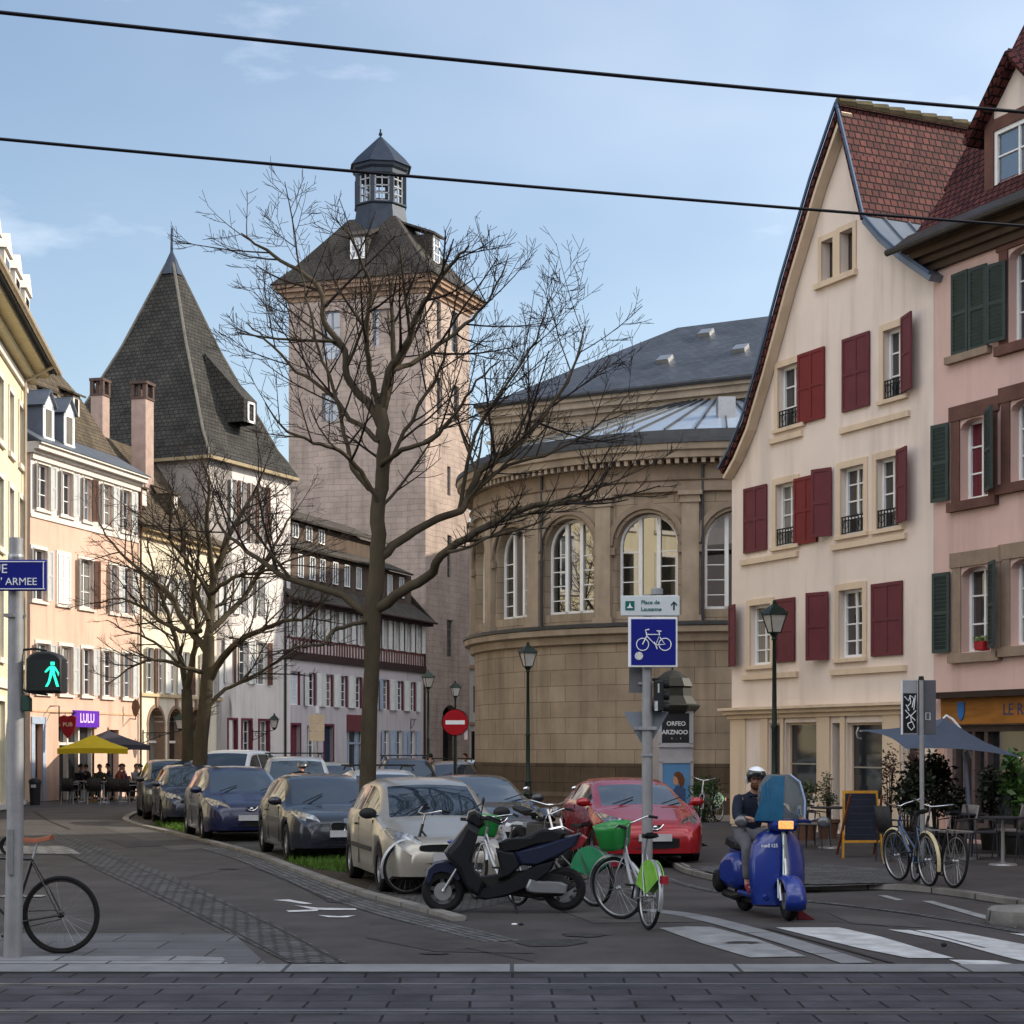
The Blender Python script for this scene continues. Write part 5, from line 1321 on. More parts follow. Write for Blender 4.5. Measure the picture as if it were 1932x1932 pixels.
# unseen wings added beyond the round hall, sized to shade the far street
hh = thing('added_shade_wing', 'unseen long sandstone wing added behind the round hall to cast shade', 'building', (14, 100, 0))
for nm_, p0_, p1_, hz in (('wall', (14.0, 88.0), (15.5, 126.0), 25.0), ('annex_wall', (14.0, 77.5), (14.0, 87.9), 21.6)):
    hf = Fr(p1_, p0_); n_ = int(hf.len/3.4)
    hs = [rect(1+i*3.2, 2.4+i*3.2, z, z+2.2) for i in range(n_) for z in (1.5, 6, 10.5, 15)]
    wall(hf, rect(0, hf.len, 0, hz), hs, sandp, hh, .3, 10, name=nm_)
    for h in hs: mb = MB(); hf.box(mb, h[0][0], h[1][0], h[0][1], h[2][1], -.3, -.28); mb.build('window', dkglass, hh, world=True)

# unseen row added behind the camera to darken reflections in windscreens and panes
for x0_, x1_, h_, c_, lab_ in ((46, 16, 13.5, (.42, .36, .28), 'unseen tan row house added for reflections across the tram tracks, right behind the photographer'), (15.9, -12, 15.0, (.40, .40, .38), 'unseen grey row house added for reflections across the tram tracks behind the photographer'), (-12.1, -46, 12.5, (.45, .33, .25), 'unseen salmon row house added for reflections across the tram tracks, left behind the photographer')):
    f_ = Fr((x0_, -13), (x1_, -13)); r_ = thing('added_row_house', lab_, 'house', f_.p(f_.len/2, 0))
    hs = [rect(1.2+i*2.6, 2.4+i*2.6, z, z+1.9) for i in range(int((f_.len-2)/2.6)) for z in (.6, 4.4, 7.8, 10.2) if z+2.2 < h_]
    wall(f_, rect(0, f_.len, 0, h_), hs, stucco('row_wall_%d' % x0_, c_), r_, .25, 8)
    for q in hs: mb = MB(); f_.box(mb, q[0][0], q[1][0], q[0][1], q[2][1], -.25, -.22); mb.build('window', dkglass, r_, world=True)
    mb = MB(); roofquad(mb, [f_.p(-.2, h_, .5), f_.p(f_.len+.2, h_, .5), f_.p(f_.len+.2, h_+3.5, -4), f_.p(-.2, h_+3.5, -4)]); mb.build('roof', slate, r_, world=True)
# ================================================================== bare trees
bark = mat('bark', (.055, .044, .028), .9, .35, 3, bump=.6, bscale=18, stain=.3, stretch=(1, 1, .35))
twigm = mat('twig_bark', (.022, .016, .014), .85, .2, 6)
class Tree:
    def __init__(s, Y, seed, bend=.35, up=.10):
        s.Y = Y; s.r = random.Random(seed); s.tr = MB(); s.tw = MB(); s.bend = bend; s.up = up; s.n = 0
    def path(s, p, d, L_, r0, r1, seg):
        pts = [p]; rr = [r0]; d = d.normalized()
        for i in range(seg):
            j = V((s.r.gauss(0, 1), s.r.gauss(0, 1), s.r.gauss(0, 1)))*s.bend*.45
            d = (d+j*(1.0/seg)*1.6+V((0, 0, s.up))*1.0/seg).normalized()
            pts.append(pts[-1]+d*L_/seg); rr.append(lerp(r0, r1, (i+1)/seg))
        return pts, rr
    def branch(s, p, d, L_, r, lvl):
        if L_ < .14 or s.n > 30000: return
        s.n += 1
        seg = 5 if L_ > .9 else (4 if L_ > .4 else 3)
        pts, rr = s.path(p, d, L_, r, max(.0042, r*.38), seg)
        mb = s.tr if r > .028 else s.tw
        mb.tube(pts, rr, 7 if r > .05 else (5 if r > .02 else 3), cap=False)
        s.kids(pts, rr, L_, lvl)
    def kids(s, pts, rr, L_, lvl, t0=.22, dens=1.0):
        if lvl <= 0: return
        n = max(2, int(s.r.uniform(4.8, 7.0)*dens*(1 if L_ < 2.5 else L_/2.2)))
        seg = len(pts)-1
        for k in range(n):
            t = t0+(1-t0)*(k+s.r.uniform(.1, .9))/n
            i = min(int(t*seg), seg-1); f = t*seg-i
            p = pts[i].lerp(pts[i+1], f); d = (pts[i+1]-pts[i]).normalized(); r = lerp(rr[i], rr[i+1], f)
            side = d.cross(V((s.r.gauss(0, 1), s.r.gauss(0, 1), s.r.gauss(0, 1)))).normalized()
            a = R(s.r.uniform(28, 62)); nd = d*math.cos(a)+side*math.sin(a)
            if nd.z < -.25: nd.z *= .2
            ll = min(L_*s.r.uniform(.36, .66)*(1.15-.66*t), 1.55)
            s.branch(p, nd, ll, max(.0042, min(r*.62, .012+ll*.011)), lvl-1)
    def limb(s, pix, dep, r0, r1, lvl=3, dens=1.0, t0=.25):
        """guided limb: pixels at the tree, with depth offsets interpolated from dep[0] to dep[1]."""
        P = []; n = len(pix)
        for i, (a, b) in enumerate(pix):
            t = i/(n-1); P.append(at(a, b, s.Y+lerp(dep[0], dep[1], t)))
        Q = []
        for i in range(n-1):
            p0 = P[max(i-1, 0)]; p1 = P[i]; p2 = P[i+1]; p3 = P[min(i+2, n-1)]
            for k in range(4):
                t = k/4; Q.append(.5*((2*p1)+(p2-p0)*t+(2*p0-5*p1+4*p2-p3)*t*t+(3*p1-p0-3*p2+p3)*t**3)+V((s.r.gauss(0, 1), s.r.gauss(0, 1), s.r.gauss(0, 1)))*.012)
        Q.append(P[-1]); m = len(Q)
        rr = [r1+(r0-r1)*(1-i/(m-1))**.8 for i in range(m)]
        s.tr.tube(Q, rr, 9 if r0 > .08 else 6, cap=True)
        L_ = sum((Q[i+1]-Q[i]).length for i in range(m-1))
        s.kids(Q, rr, L_, lvl, t0, dens)
        return Q, rr
    def done(s, name, label, base, smooth=True):
        t = thing(name, label, 'tree', base)
        s.tr.build('trunk', bark, t, True, world=True, angle=80)
        s.tw.build('crown', twigm, t, False, world=True)
        return t
T = Tree(26.8, 21, up=.30, bend=.26)
b = at(692, 1413, 26.8); b.z = 0
T.tr.tube([b+V((0,0,-.05)), b+V((.0,0,.25)), at(693, 1500, 26.8), at(697, 1350, 26.8), at(703, 1230, 26.8), at(702, 1165, 26.8), at(706, 1110, 26.8)], [.20, .150, .128, .118, .115, .138, .11], 14)
mr_ = T.r
main, mrr = T.limb([(704, 1150), (712, 1060), (713, 960), (722, 880), (722, 800), (716, 750)], (0, .1), .125, .085, 3, .5, .35)
T.limb([(718, 800), (690, 755), (660, 725), (648, 660), (612, 610), (602, 545), (545, 500), (490, 465), (455, 440)], (.1, 1.2), .07, .010, 4, 1.1)
T.limb([(720, 770), (735, 700), (765, 655), (785, 600), (815, 545), (860, 490), (885, 462)], (.1, -.9), .075, .010, 4, 1.1)
T.limb([(722, 790), (738, 720), (740, 640), (738, 560), (742, 500)], (.1, .5), .06, .008, 4, 1.1)
T.limb([(716, 770), (700, 700), (690, 620), (700, 540), (672, 470), (652, 430)], (.1, -1.0), .055, .008, 4, 1.0)
T.limb([(735, 700), (790, 680), (840, 640), (890, 600), (930, 555), (960, 480)], (0, 1.4), .045, .007, 4, 1.0)
T.limb([(706, 1150), (760, 1115), (812, 1083), (830, 1050), (900, 1005), (985, 960), (1060, 948), (1110, 935), (1145, 910)], (0, -1.8), .085, .010, 4, .9, .35)
T.limb([(712, 1060), (755, 1022), (812, 985), (868, 962), (885, 930), (915, 880), (975, 840), (1030, 780), (1080, 700), (1105, 615)], (0, 1.5), .078, .010, 4, .95, .35)
T.limb([(885, 925), (960, 880), (1050, 850), (1130, 800), (1190, 740)], (1, 2.4), .035, .007, 3, 1.0)
T.limb([(868, 962), (880, 880), (905, 800), (960, 720), (1010, 640), (1040, 560)], (.6, .2), .035, .007, 4, 1.0)
T.limb([(698, 1165), (650, 1125), (590, 1105), (530, 1085), (470, 1040), (420, 1000), (400, 930)], (0, 1.7), .068, .009, 4, .75, .4)
T.limb([(700, 1170), (665, 1178), (630, 1190), (610, 1215), (560, 1222), (515, 1235)], (0, -1.4), .04, .012, 2, .7, .5)
T.limb([(714, 950), (680, 890), (640, 850), (590, 835), (530, 800), (500, 760)], (0, -1.2), .045, .007, 4, 1.0)
T.limb([(718, 880), (760, 850), (815, 830), (860, 780), (900, 720), (945, 680)], (0, -1.6), .042, .007, 4, 1.0)
T.limb([(716, 830), (660, 790), (620, 740), (560, 700), (500, 640), (465, 610)], (0, 1.6), .042, .007, 4, 1.0)
T.limb([(718, 900), (740, 860), (790, 770), (830, 700), (850, 610), (870, 540)], (0, .9), .04, .007, 4, 1.0)
T.limb([(714, 930), (675, 900), (650, 820), (630, 730), (600, 660), (580, 560), (560, 480)], (0, .4), .04, .007, 4, 1.0)
T.done('bare_tree', 'large bare plane tree rising between the parked cars in front of the tower', b)
T2 = Tree(48.0, 5, up=.16, bend=.4)
b = at(374, 1413, 48.0); b.z = 0
T2.tr.tube([b, at(374, 1500, 48), at(379, 1400, 48), at(388, 1320, 48), at(393, 1250, 48), at(394, 1200, 48)], [.26, .21, .19, .175, .165, .15], 12)
for pix, dep, r0, lv in [
    ([(394, 1210), (398, 1150), (404, 1090), (425, 1030), (448, 980), (480, 930), (500, 880)], (0, 1), .13, 4),
    ([(404, 1090), (396, 1040), (390, 980), (395, 920), (380, 860)], (0, -1.5), .09, 4),
    ([(392, 1230), (365, 1195), (340, 1160), (320, 1120), (270, 1080), (225, 1040), (185, 985)], (0, 1.5), .11, 4),
    ([(390, 1270), (350, 1260), (300, 1245), (255, 1255), (205, 1290)], (0, -1.5), .07, 3),
    ([(398, 1280), (420, 1240), (450, 1210), (490, 1190), (535, 1172), (580, 1165), (625, 1120)], (0, -2), .11, 4),
    ([(396, 1190), (430, 1160), (465, 1120), (500, 1060), (535, 1000), (560, 950)], (0, 2), .09, 4),
    ([(394, 1170), (370, 1120), (350, 1060), (340, 990), (320, 930)], (0, .8), .08, 4),
    ([(396, 1330), (425, 1300), (470, 1280), (520, 1250), (560, 1225), (600, 1190)], (0, 1), .06, 3),
    ([(380, 1190), (340, 1190), (300, 1170), (260, 1140), (220, 1130), (170, 1140)], (0, 2.2), .07, 4),
    ([(400, 1120), (440, 1090), (490, 1080), (540, 1060), (600, 1040)], (0, -2.4), .06, 4),
    ([(398, 1130), (370, 1080), (330, 1030), (290, 990), (240, 960)], (0, -2), .06, 4)]:
    T2.limb(pix, dep, r0, .012, lv, 1.1, .2)
T2.done('bare_tree', 'bare spreading tree in front of the arcade house, behind the row of parked blue cars', b)
T3 = Tree(50.5, 9, up=.12)
b = at(350, 1413, 50.5); b.z = 0
T3.tr.tube([b, at(352, 1480, 50.5), at(355, 1400, 50.5), at(353, 1330, 50.5), at(352, 1300, 50.5)], [.22, .18, .165, .16, .14], 12)
for pix, dep, r0, lv in [
    ([(351, 1310), (345, 1260), (330, 1200), (310, 1140), (290, 1080), (275, 1000)], (0, 1), .10, 4),
    ([(352, 1305), (362, 1250), (372, 1190), (365, 1120), (375, 1040), (365, 960)], (0, -1), .10, 4),
    ([(356, 1400), (372, 1360), (385, 1345), (400, 1330)], (0, .5), .06, 2),
    ([(345, 1260), (310, 1225), (270, 1200), (235, 1190), (200, 1170)], (0, -.8), .05, 4),
    ([(368, 1200), (400, 1150), (440, 1120), (470, 1060)], (0, 1.2), .05, 4)]:
    T3.limb(pix, dep, r0, .012, lv, .9, .25)
T3.done('bare_tree', 'slimmer bare tree with a low fork, just left of the spreading tree trunk', b)
# ================================================================== cars
carglass = mat('car_glass', (.018, .028, .040), .03, .25, 1.5, ior=2.0)
lamp_clear = mat('headlight_glass', (.22, .23, .25), .12, .75, 16, metal=.6, coat=1)
plate = mat('number_plate', (.42, .43, .44), .45, .1, 8)
def paint(key, col, metal=.35, rough=.28): return mat(key, col, rough, .04, 2, metal=metal, coat=.5)
def smooth(pts, x):
    for i in range(len(pts)-1):
        if x <= pts[i+1][0]:
            t = (x-pts[i][0])/(pts[i+1][0]-pts[i][0]); p0 = pts[max(i-1, 0)]; p1 = pts[i]; p2 = pts[i+1]; p3 = pts[min(i+2, len(pts)-1)]
            m1 = (p2[1]-p0[1])/(p2[0]-p0[0]+1e-9)*(p2[0]-p1[0]); m2 = (p3[1]-p1[1])/(p3[0]-p1[0]+1e-9)*(p2[0]-p1[0])
            lim = 3*abs(p2[1]-p1[1]); m1 = max(-lim, min(lim, m1)); m2 = max(-lim, min(lim, m2))
            t2, t3 = t*t, t*t*t
            return (2*t3-3*t2+1)*p1[1]+(t3-2*t2+t)*m1+(-2*t3+3*t2)*p2[1]+(t3-t2)*m2
    return pts[-1][1]
def wheel(parent, x, y, r, w, rimm, steer=0.0, alloy=True):
    sy = 1 if y > 0 else -1
    M = Matrix.Translation((x, y, r)) @ Matrix.Rotation(steer, 4, 'Z')
    mb = MB(M); mb.lathe([(r*.62, -w/2), (r*.90, -w/2), (r*.985, -w*.36), (r, 0), (r*.985, w*.36), (r*.90, w/2), (r*.62, w/2)], 28, axis='y', capb=False)
    o = mb.build('wheel', rubber, parent, True)
    mb = MB(M); q = sy*w*.42
    mb.lathe([(r*.64, q-sy*.10), (r*.64, q), (r*.58, q-sy*.01), (r*.56, q-sy*.05)], 24, axis='y', capb=False)
    mb.lathe([(.001, q-sy*.06), (r*.57, q-sy*.075)], 24, axis='y', capb=False) if False else None
    n = 7
    for k in range(n):
        a = 2*math.pi*k/n+.3
        c, s_ = math.cos(a), math.sin(a)
        mb.bar((c*r*.10, q-sy*.03, s_*r*.10), (c*r*.60, q-sy*.025, s_*r*.60), r*.13, .03, up=V((0, 1, 0)))
    mb.lathe([(r*.16, q-sy*.04), (r*.15, q-sy*.005), (.002, q)], 12, axis='y', capb=False)
    mb.build('rim', rimm, o, True)
    mb = MB(M); mb.lathe([(r*.60, q-sy*.085), (.002, q-sy*.09)], 20, axis='y', capb=False); mb.build('brake_disc', plasd, o)
    return o
def car(name, label, cat, pm, contact, alpha, L_=3.95, W_=1.68, Ht=1.45, wb=2.49, fo=.80, belt=.93, cowl=1.02, wsl=.78, rear=.45, rw=.30, nose=.66, group='cars parked along the kerb', face='lion', trimc=None, rails=False, sidestrip=False, box=False, Z0=0.0):
    """contact = ground point of the front wheel on the photo's left; alpha = how far the nose points to the right of the camera direction."""
    a = R(alpha); d = V((math.sin(a), -math.cos(a), 0)); rt_ = V((d.y, -d.x, 0))
    tr_ = W_-.20
    C = V(contact)-d*wb/2-rt_*tr_/2
    rotz = math.atan2(d.y, d.x)
    t = thing(name, label, cat, (C.x, C.y, Z0), rotz, group)
    xf = wb/2+fo; xr = xf-L_                      # nose and tail
    X = lambda s: xf-s                            # s = distance behind the nose
    cs = fo+.30+cowl*.0+.0
    cs = cowl                                     # cowl distance behind nose
    hoodz = belt-.02
    rs = cs+wsl                                   # roof front
    top = [(0, nose-.10), (.05, nose-.02), (.16, nose+.06), (.45, nose+.15), (cs*.85, hoodz), (cs, hoodz+.03), (rs, Ht-.10), (rs+.28, Ht-.025), (rs+.9, Ht), (L_-rear-.7, Ht-.03), (L_-rear-.12, Ht-.10)]
    if box: top += [(L_-.10, Ht-.12), (L_-.04, belt), (L_, belt-.35)]
    else: top += [(L_-.12, belt+.10), (L_-.03, belt-.08), (L_, belt-.35)]
    wid = [(0, W_*.33), (.03, W_*.385), (.10, W_*.43), (.28, W_*.475), (.7, W_*.495), (1.6, W_/2), (L_-1.0, W_/2), (L_-.35, W_*.475), (L_-.08, W_*.42), (L_, W_*.37)]
    wx = [wb/2, -wb/2]; Ra = rw+.055
    xs = set([0, .03, .06, .10, .16, .22, .3]); s = .36
    while s < L_-.1: xs.add(round(s, 3)); s += .075
    for q in (cs, cs+.04, rs-.03, rs, L_-.10, L_-.05, L_-.02, L_): xs.add(round(q, 3))
    for w_ in wx:
        for k in range(-5, 6): xs.add(round(xf-(w_+Ra*math.sin(k/5*math.pi/2)), 3))
    xs = sorted(xs); xs = [x for i, x in enumerate(xs) if i == 0 or x-xs[i-1] > .008]
    pill = cs+.42; bp = (cs+rs)/2+1.02; cp = min(L_-rear-.55, bp+1.05) 
    rows = []
    for s in xs:
        x = X(s); zt = smooth(top, s); w_ = smooth(wid, s)
        zb_ = min(belt+.04*(s/L_), zt-.045)
        g = max(0, min(1, (zt-belt)/(Ht-belt)))
        wt = w_*(.90-.17*g) if g > 0 else w_*.88
        zbot = .20 if .25 < s < L_-.25 else .24
        for q in wx:
            if abs(x-q) < Ra: zbot = max(zbot, rw+math.sqrt(max(0, Ra*Ra-(x-q)**2)))
        zs_ = max(.34, zbot+.02)
        P3 = V((x, wt, zt-.06-.02*g)); P4 = V((x, w_*.965, zb_))
        fl = .02 if any(abs(x-q) < Ra+.1 for q in wx) else 0
        sec = [V((x, 0, zt)), V((x, wt*.5, zt-.008)), V((x, wt*.86, zt-.026)), P3, P3.lerp(P4, .10), P3.lerp(P4, .90), P4, V((x, w_*.995+fl*.4, zb_-.10 if zb_-.10 > zbot+.05 else zbot+.05)), V((x, w_+fl, max(zbot+.03, (zb_+zs_)/2-.02))), V((x, w_*.985+fl, max(zs_, zbot+.012))), V((x, w_*.96+fl, zbot)), V((x, w_*.62, zbot))]
        rows.append(sec)
    n = len(rows[0]); full = []
    for sec in rows: full.append([V((p.x, -p.y, p.z)) for p in reversed(sec[1:])]+sec)
    m = 2*n-1
    body = MB(); verts = [p for r_ in full for p in r_]; bf = []; wsf = []; sgf = []; rwf = []
    for i in range(len(xs)-1):
        s0, s1 = xs[i], xs[i+1]; sm = (s0+s1)/2
        for k in range(m-1):
            f = (i*m+k, i*m+k+1, (i+1)*m+k+1, (i+1)*m+k)
            kk = k-(n-1); side = kk if kk >= 0 else -kk-1        # strip number from the centre: 0..n-2
            g0 = smooth(top, s0)-belt; g1 = smooth(top, s1)-belt
            if side <= 1 and cs+.02 <= s0 and s1 <= rs+.01: wsf.append(f)
            elif side == 4 and min(g0, g1) > .13 and cs+.20 < sm < L_-(.20 if box else rear*.9) and not (abs(sm-bp) < .045) and not (abs(sm-cp) < .05): sgf.append(f)
            elif side <= 1 and not box and L_-rear-.10 <= s0 and s1 <= L_-.14 and g1 > .10: rwf.append(f)
            else: bf.append(f)
    bf.append(tuple(range(m-1, -1, -1))); bf.append(tuple((len(xs)-1)*m+k for k in range(m)))
    body.add(verts, bf); b_ = body.build('body', pm, t, True, angle=50)
    def sub_(fs, nm, mt):
        if not fs: return None
        mp = {}; mb = MB(); vs = []; nf = []
        for f in fs:
            q = []
            for i in f:
                if i not in mp: mp[i] = len(vs); vs.append(verts[i])
                q.append(mp[i])
            nf.append(tuple(q))
        mb.add(vs, nf); return mb.build(nm, mt, t, True, angle=60)
    sub_(wsf, 'windscreen', carglass)
    half = lambda sg: [f for f in sgf if (verts[f[0]].y > 0) == (sg > 0)]
    sub_(half(1), 'side_window', carglass); sub_(half(-1), 'side_window', carglass); sub_(rwf, 'rear_window', carglass)
    mb = MB(); mb.box(xr+.15, xf-.15, -W_*.36, W_*.36, .19, .62); mb.build('underbody', interior, t)
    rimm = alu
    for q in wx:
        for sy in (-1, 1): wheel(t, q, sy*(W_/2-.105), rw, .20, rimm, R(-6) if q > 0 and alpha > 25 else 0)
    # front: lights, grille, plate, bumper
    zl = nose-.005
    for sy in (-1, 1):
        mb = MB(); pts = []
        for (s, yy, z) in ((.07, .23, -.02), (.10, .36, -.03), (.30, .465, .02), (.70, .487, .155), (.55, .455, .19), (.28, .37, .14), (.10, .27, .09)):
            w_ = smooth(wid, s); pts.append((X(s), yy*W_, zl+z))
        c = sum((V(p) for p in pts), V((0,0,0)))/len(pts)
        mb = MB(); q = [V((p[0]+.012, sy*min(p[1], smooth(wid, xf-p[0])+.012), p[2])) for p in pts]; qc = V((c.x+.05, sy*(c.y+.03), c.z+.01))
        mb.add(q+[qc], [(i, (i+1) % 7, 7) for i in range(7)]); mb.build('headlight', lamp_clear, t, True, angle=70)
        mb = MB(Matrix.Translation((X(.05), sy*W_*.30, .36)) @ Matrix.Diagonal((.3, 1, 1, 1))); mb.ball((0, 0, 0), (.08, .07, .04), 10, 6); mb.build('fog_light', plasd, t, True)
        mb = MB(Matrix.Translation((X(cs+.16), sy*(W_/2+.07), belt+.06))); mb.ball((0, 0, 0), (.06, .12, .075), 12, 8); mb.bar((-.02, -sy*.14, -.05), (0, -sy*.02, -.03), .05, .04)
        mb.build('mirror', trimc or pm, t, True)
        mb = MB()
        for ss in (bp,): mb.box(X(ss)-.2, X(ss)-.06, sy*(W_/2+.005), sy*(W_/2+.03), belt-.14, belt-.115)
        mb.build('door_handle', trimc or pm, t)
        mb = MB()
        for ss in (cs+.24, bp, cp):
            zz = [(.28), (belt-.03)]
            mb.bar((X(ss), sy*(W_/2*.993), zz[0]), (X(ss), sy*(W_/2*.993), zz[1]), .012, .012) if abs(X(ss)+wb/2) > Ra else None
        mb.build('door_seam', plasd, t)
        if sidestrip: mb = MB(); mb.box(X(L_-1.0), X(cs+.24), sy*W_/2*.99, sy*(W_/2+.022), .50, .56); mb.build('rub_strip', plasd, t)
    fx_ = X(0)
    def front(poly, ins, mt, nm, dx=.0, z=0, th=.05, curve=.10):
        """shape on the nose, bent round it; poly in (y,z)"""
        pts = []; n_ = len(poly)
        f_ = [V((fx_+dx-curve*(p[0]/(.5*W_))**2, p[0], p[1]+z)) for p in poly]; g_ = [p-V((th+.10, 0, 0)) for p in f_]
        mb = MB(); mb.add(f_+g_, [tuple(range(n_))]+[(i, i+n_, (i+1) % n_+n_, (i+1) % n_) for i in range(n_)]); return mb.build(nm, mt, t)
    def ell(w_, h_, n_=14, z=0, p=2.6):
        return [(w_*math.copysign(abs(math.cos(2*math.pi*k/n_))**(2/p), math.cos(2*math.pi*k/n_)), z+h_*math.copysign(abs(math.sin(2*math.pi*k/n_))**(2/p), math.sin(2*math.pi*k/n_))) for k in range(n_)]
    if face == 'lion':
        front(ell(W_*.32, .085, 18, .40), 0, black, 'grille', .022)
        front([(-.10, nose+.0), (.10, nose+.0), (.075, nose-.05), (.02, nose-.085), (-.02, nose-.085), (-.075, nose-.05)], 0, plasd, 'badge_recess', .022)
        mb = MB(); e = fx_+.035
        mb.tube([(e, -.13, nose+.01), (e, -.08, nose-.045), (e, -.03, nose-.07), (e, .03, nose-.07), (e, .08, nose-.045), (e, .13, nose+.01)], .010, 5); mb.ball((e, 0, nose-.035), (.012, .04, .03), 8, 5); mb.build('emblem', chrome, t, True)
    elif face == 'oval':
        front(ell(W_*.26, .045, 18, .60, 4), 0, black, 'grille', .022); front(ell(W_*.30, .055, 18, .36), 0, black, 'lower_grille', .022)
        mb = MB(); mb.M = Matrix.Translation((fx_+.03, 0, .68)); mb.ball((0, 0, 0), (.012, .09, .035), 12, 6); mb.build('emblem', mat('blue_emblem', (.03, .06, .25), .3, 0, coat=1), t, True)
    elif face == 'twin':
        for sy in (-1, 1):
            front([(p[0]+sy*.13, p[1]) for p in ell(.115, .07, 14, .585, 4)], 0, black, 'grille', .024, curve=.06)
            mb = MB(); q = [(fx_+.03, p[0]+sy*.13, p[1]) for p in ell(.118, .073, 14, .585, 4)]; mb.tube(q, .008, 4, closed=True); mb.build('grille_rim', chrome, t, True)
        front(ell(W_*.34, .05, 18, .33), 0, black, 'lower_grille', .022)
        mb = MB(); mb.M = Matrix.Translation((fx_+.02, 0, .69)); mb.lathe([(.04, 0), (.04, .012), (.001, .014)], 14, axis='x'); mb.build('emblem', mat('round_emblem', (.25, .32, .4), .3, 0, coat=1), t, True)
    front([(-.26, .0), (.26, .0), (.26, .11), (-.26, .11)], 0, plate, 'number_plate', .045, .43 if face != 'twin' else .42, curve=.0)
    for yy in (-.28, .18):
        mb = MB(); mb.bar((X(cs-.02), yy*W_, hoodz+.055), (X(cs+.27), yy*W_+.38, hoodz+.05+.25*(Ht-.1-hoodz)/wsl), .02, .012); mb.build('wiper', plasd, t)
    if rails:
        mb = MB()
        for sy in (-1, 1): mb.tube([(X(rs+.1), sy*W_*.34, Ht-.02), (X(rs+.25), sy*W_*.34, Ht+.05), (X(L_-rear-.5), sy*W_*.34, Ht+.05), (X(L_-rear-.3), sy*W_*.34, Ht-.02)], .018, 5)
        for ss in (rs+.5, rs+1.3): mb.box(X(ss)-.03, X(ss)+.03, -W_*.40, W_*.40, Ht+.06, Ht+.09)
        mb.build('roof_rack', plasd, t)
    return t
G_ = lambda x, y: gnd(x, y)
car('parked_car', 'silver small hatchback, nearest of the parked row, partly behind the navy scooter', 'car', paint('silver_paint', (.36, .335, .29), .55, .30), G_(727, 1682), 14, 3.92, 1.68, 1.47, 2.49, .78, .95, .98, .72, .42, face='oval', trimc=plasd, sidestrip=True)
car('parked_car', 'dark grey hatchback with a double grille, between the silver car and the dark blue one', 'car', paint('dark_grey_paint', (.012, .015, .024), .2, .25), G_(549, 1624), 16.5, 4.22, 1.75, 1.42, 2.66, .74, .92, 1.22, .74, .5, .31, nose=.68, face='twin')
car('parked_car', 'dark blue hatchback with big swept headlights and a lion-like badge in the parked row', 'car', paint('dark_blue_paint', (.006, .010, .045), .15, .25), G_(388, 1586), 17, 4.25, 1.80, 1.50, 2.61, .86, .97, .90, .98, .42, .31, nose=.70)
car('parked_car', 'dark small car just left of the dark blue hatchback by the grass', 'car', paint('blue_black_paint', (.012, .015, .028), .2, .25), G_(311, 1558), 16, 3.9, 1.66, 1.47, 2.45, .78, .95, .95, .75, .42, face='oval')
car('parked_car', 'dark people carrier at the far left end of the parked row', 'car', paint('charcoal_paint', (.012, .012, .013), .2, .3), G_(277, 1546), 15, 4.1, 1.72, 1.58, 2.6, .78, 1.0, .85, .85, .30, box=True)
car('parked_car', 'shiny red hatchback behind the bicycle sign post', 'car', paint('red_paint', (.30, .008, .014), .25, .22), G_(1126, 1634), 8, 4.03, 1.72, 1.38, 2.54, .83, .95, .92, .86, .42, .30, nose=.68, group='cars parked in front of the round hall')
car('parked_car', 'low dark grey car with a wide windscreen behind the silver hatchback', 'car', paint('mid_grey_paint', (.04, .044, .052), .3, .25), G_(842, 1612), 12, 4.3, 1.78, 1.38, 2.6, .85, .92, 1.1, 1.0, .5, .31, group='cars parked in front of the round hall')
car('parked_car', 'pale silver estate car seen behind the tree trunk', 'car', paint('pale_silver_paint', (.50, .50, .50), .4, .3), G_(668, 1594), 13, 4.3, 1.76, 1.45, 2.65, .8, .93, 1.1, .85, .4, group='cars parked in the second row', rails=True)
car('parked_car', 'silver off-roader with a black roof rack behind the dark blue car', 'car', paint('cool_silver_paint', (.30, .33, .37), .5, .3), G_(497, 1562), 9, 4.4, 1.82, 1.68, 2.65, .85, 1.08, 1.05, .72, .3, .34, nose=.8, group='cars parked in the second row', rails=True, box=True)
car('parked_car', 'white van behind the spreading bare tree', 'van', paint('white_van_paint', (.62, .62, .62), .0, .35), G_(364, 1535), -9, 4.5, 1.85, 1.84, 2.8, .85, 1.12, .75, .75, .2, .33, nose=.85, group='cars parked in the second row', box=True)
car('parked_car', 'small silver car far back beside the motorcyclist', 'car', paint('champagne_paint', (.36, .35, .31), .4, .3), G_(586, 1535), 12, 3.8, 1.65, 1.47, 2.4, .78, .95, .95, .75, .4, group='cars parked far back')
car('parked_car', 'brownish estate car far back in front of the gate tower', 'car', paint('beige_paint', (.26, .21, .16), .4, .3), G_(815, 1527), 8, 4.4, 1.75, 1.48, 2.65, .8, .95, 1.1, .8, .3, group='cars parked far back', rails=True)
car('parked_car', 'dark car with roof bars far back behind the pale silver estate', 'car', paint('ink_paint', (.02, .022, .03), .3, .3), G_(722, 1540), 8, 4.3, 1.75, 1.60, 2.6, .8, 1.0, 1.0, .8, .3, group='cars parked far back', rails=True, box=True)
car('parked_car', 'pale blue-grey car far back under the no-entry sign', 'car', paint('blue_grey_paint', (.28, .32, .38), .4, .3), G_(868, 1514), 10, 4.0, 1.7, 1.47, 2.5, .8, .95, 1.0, .8, .4, group='cars parked far back')
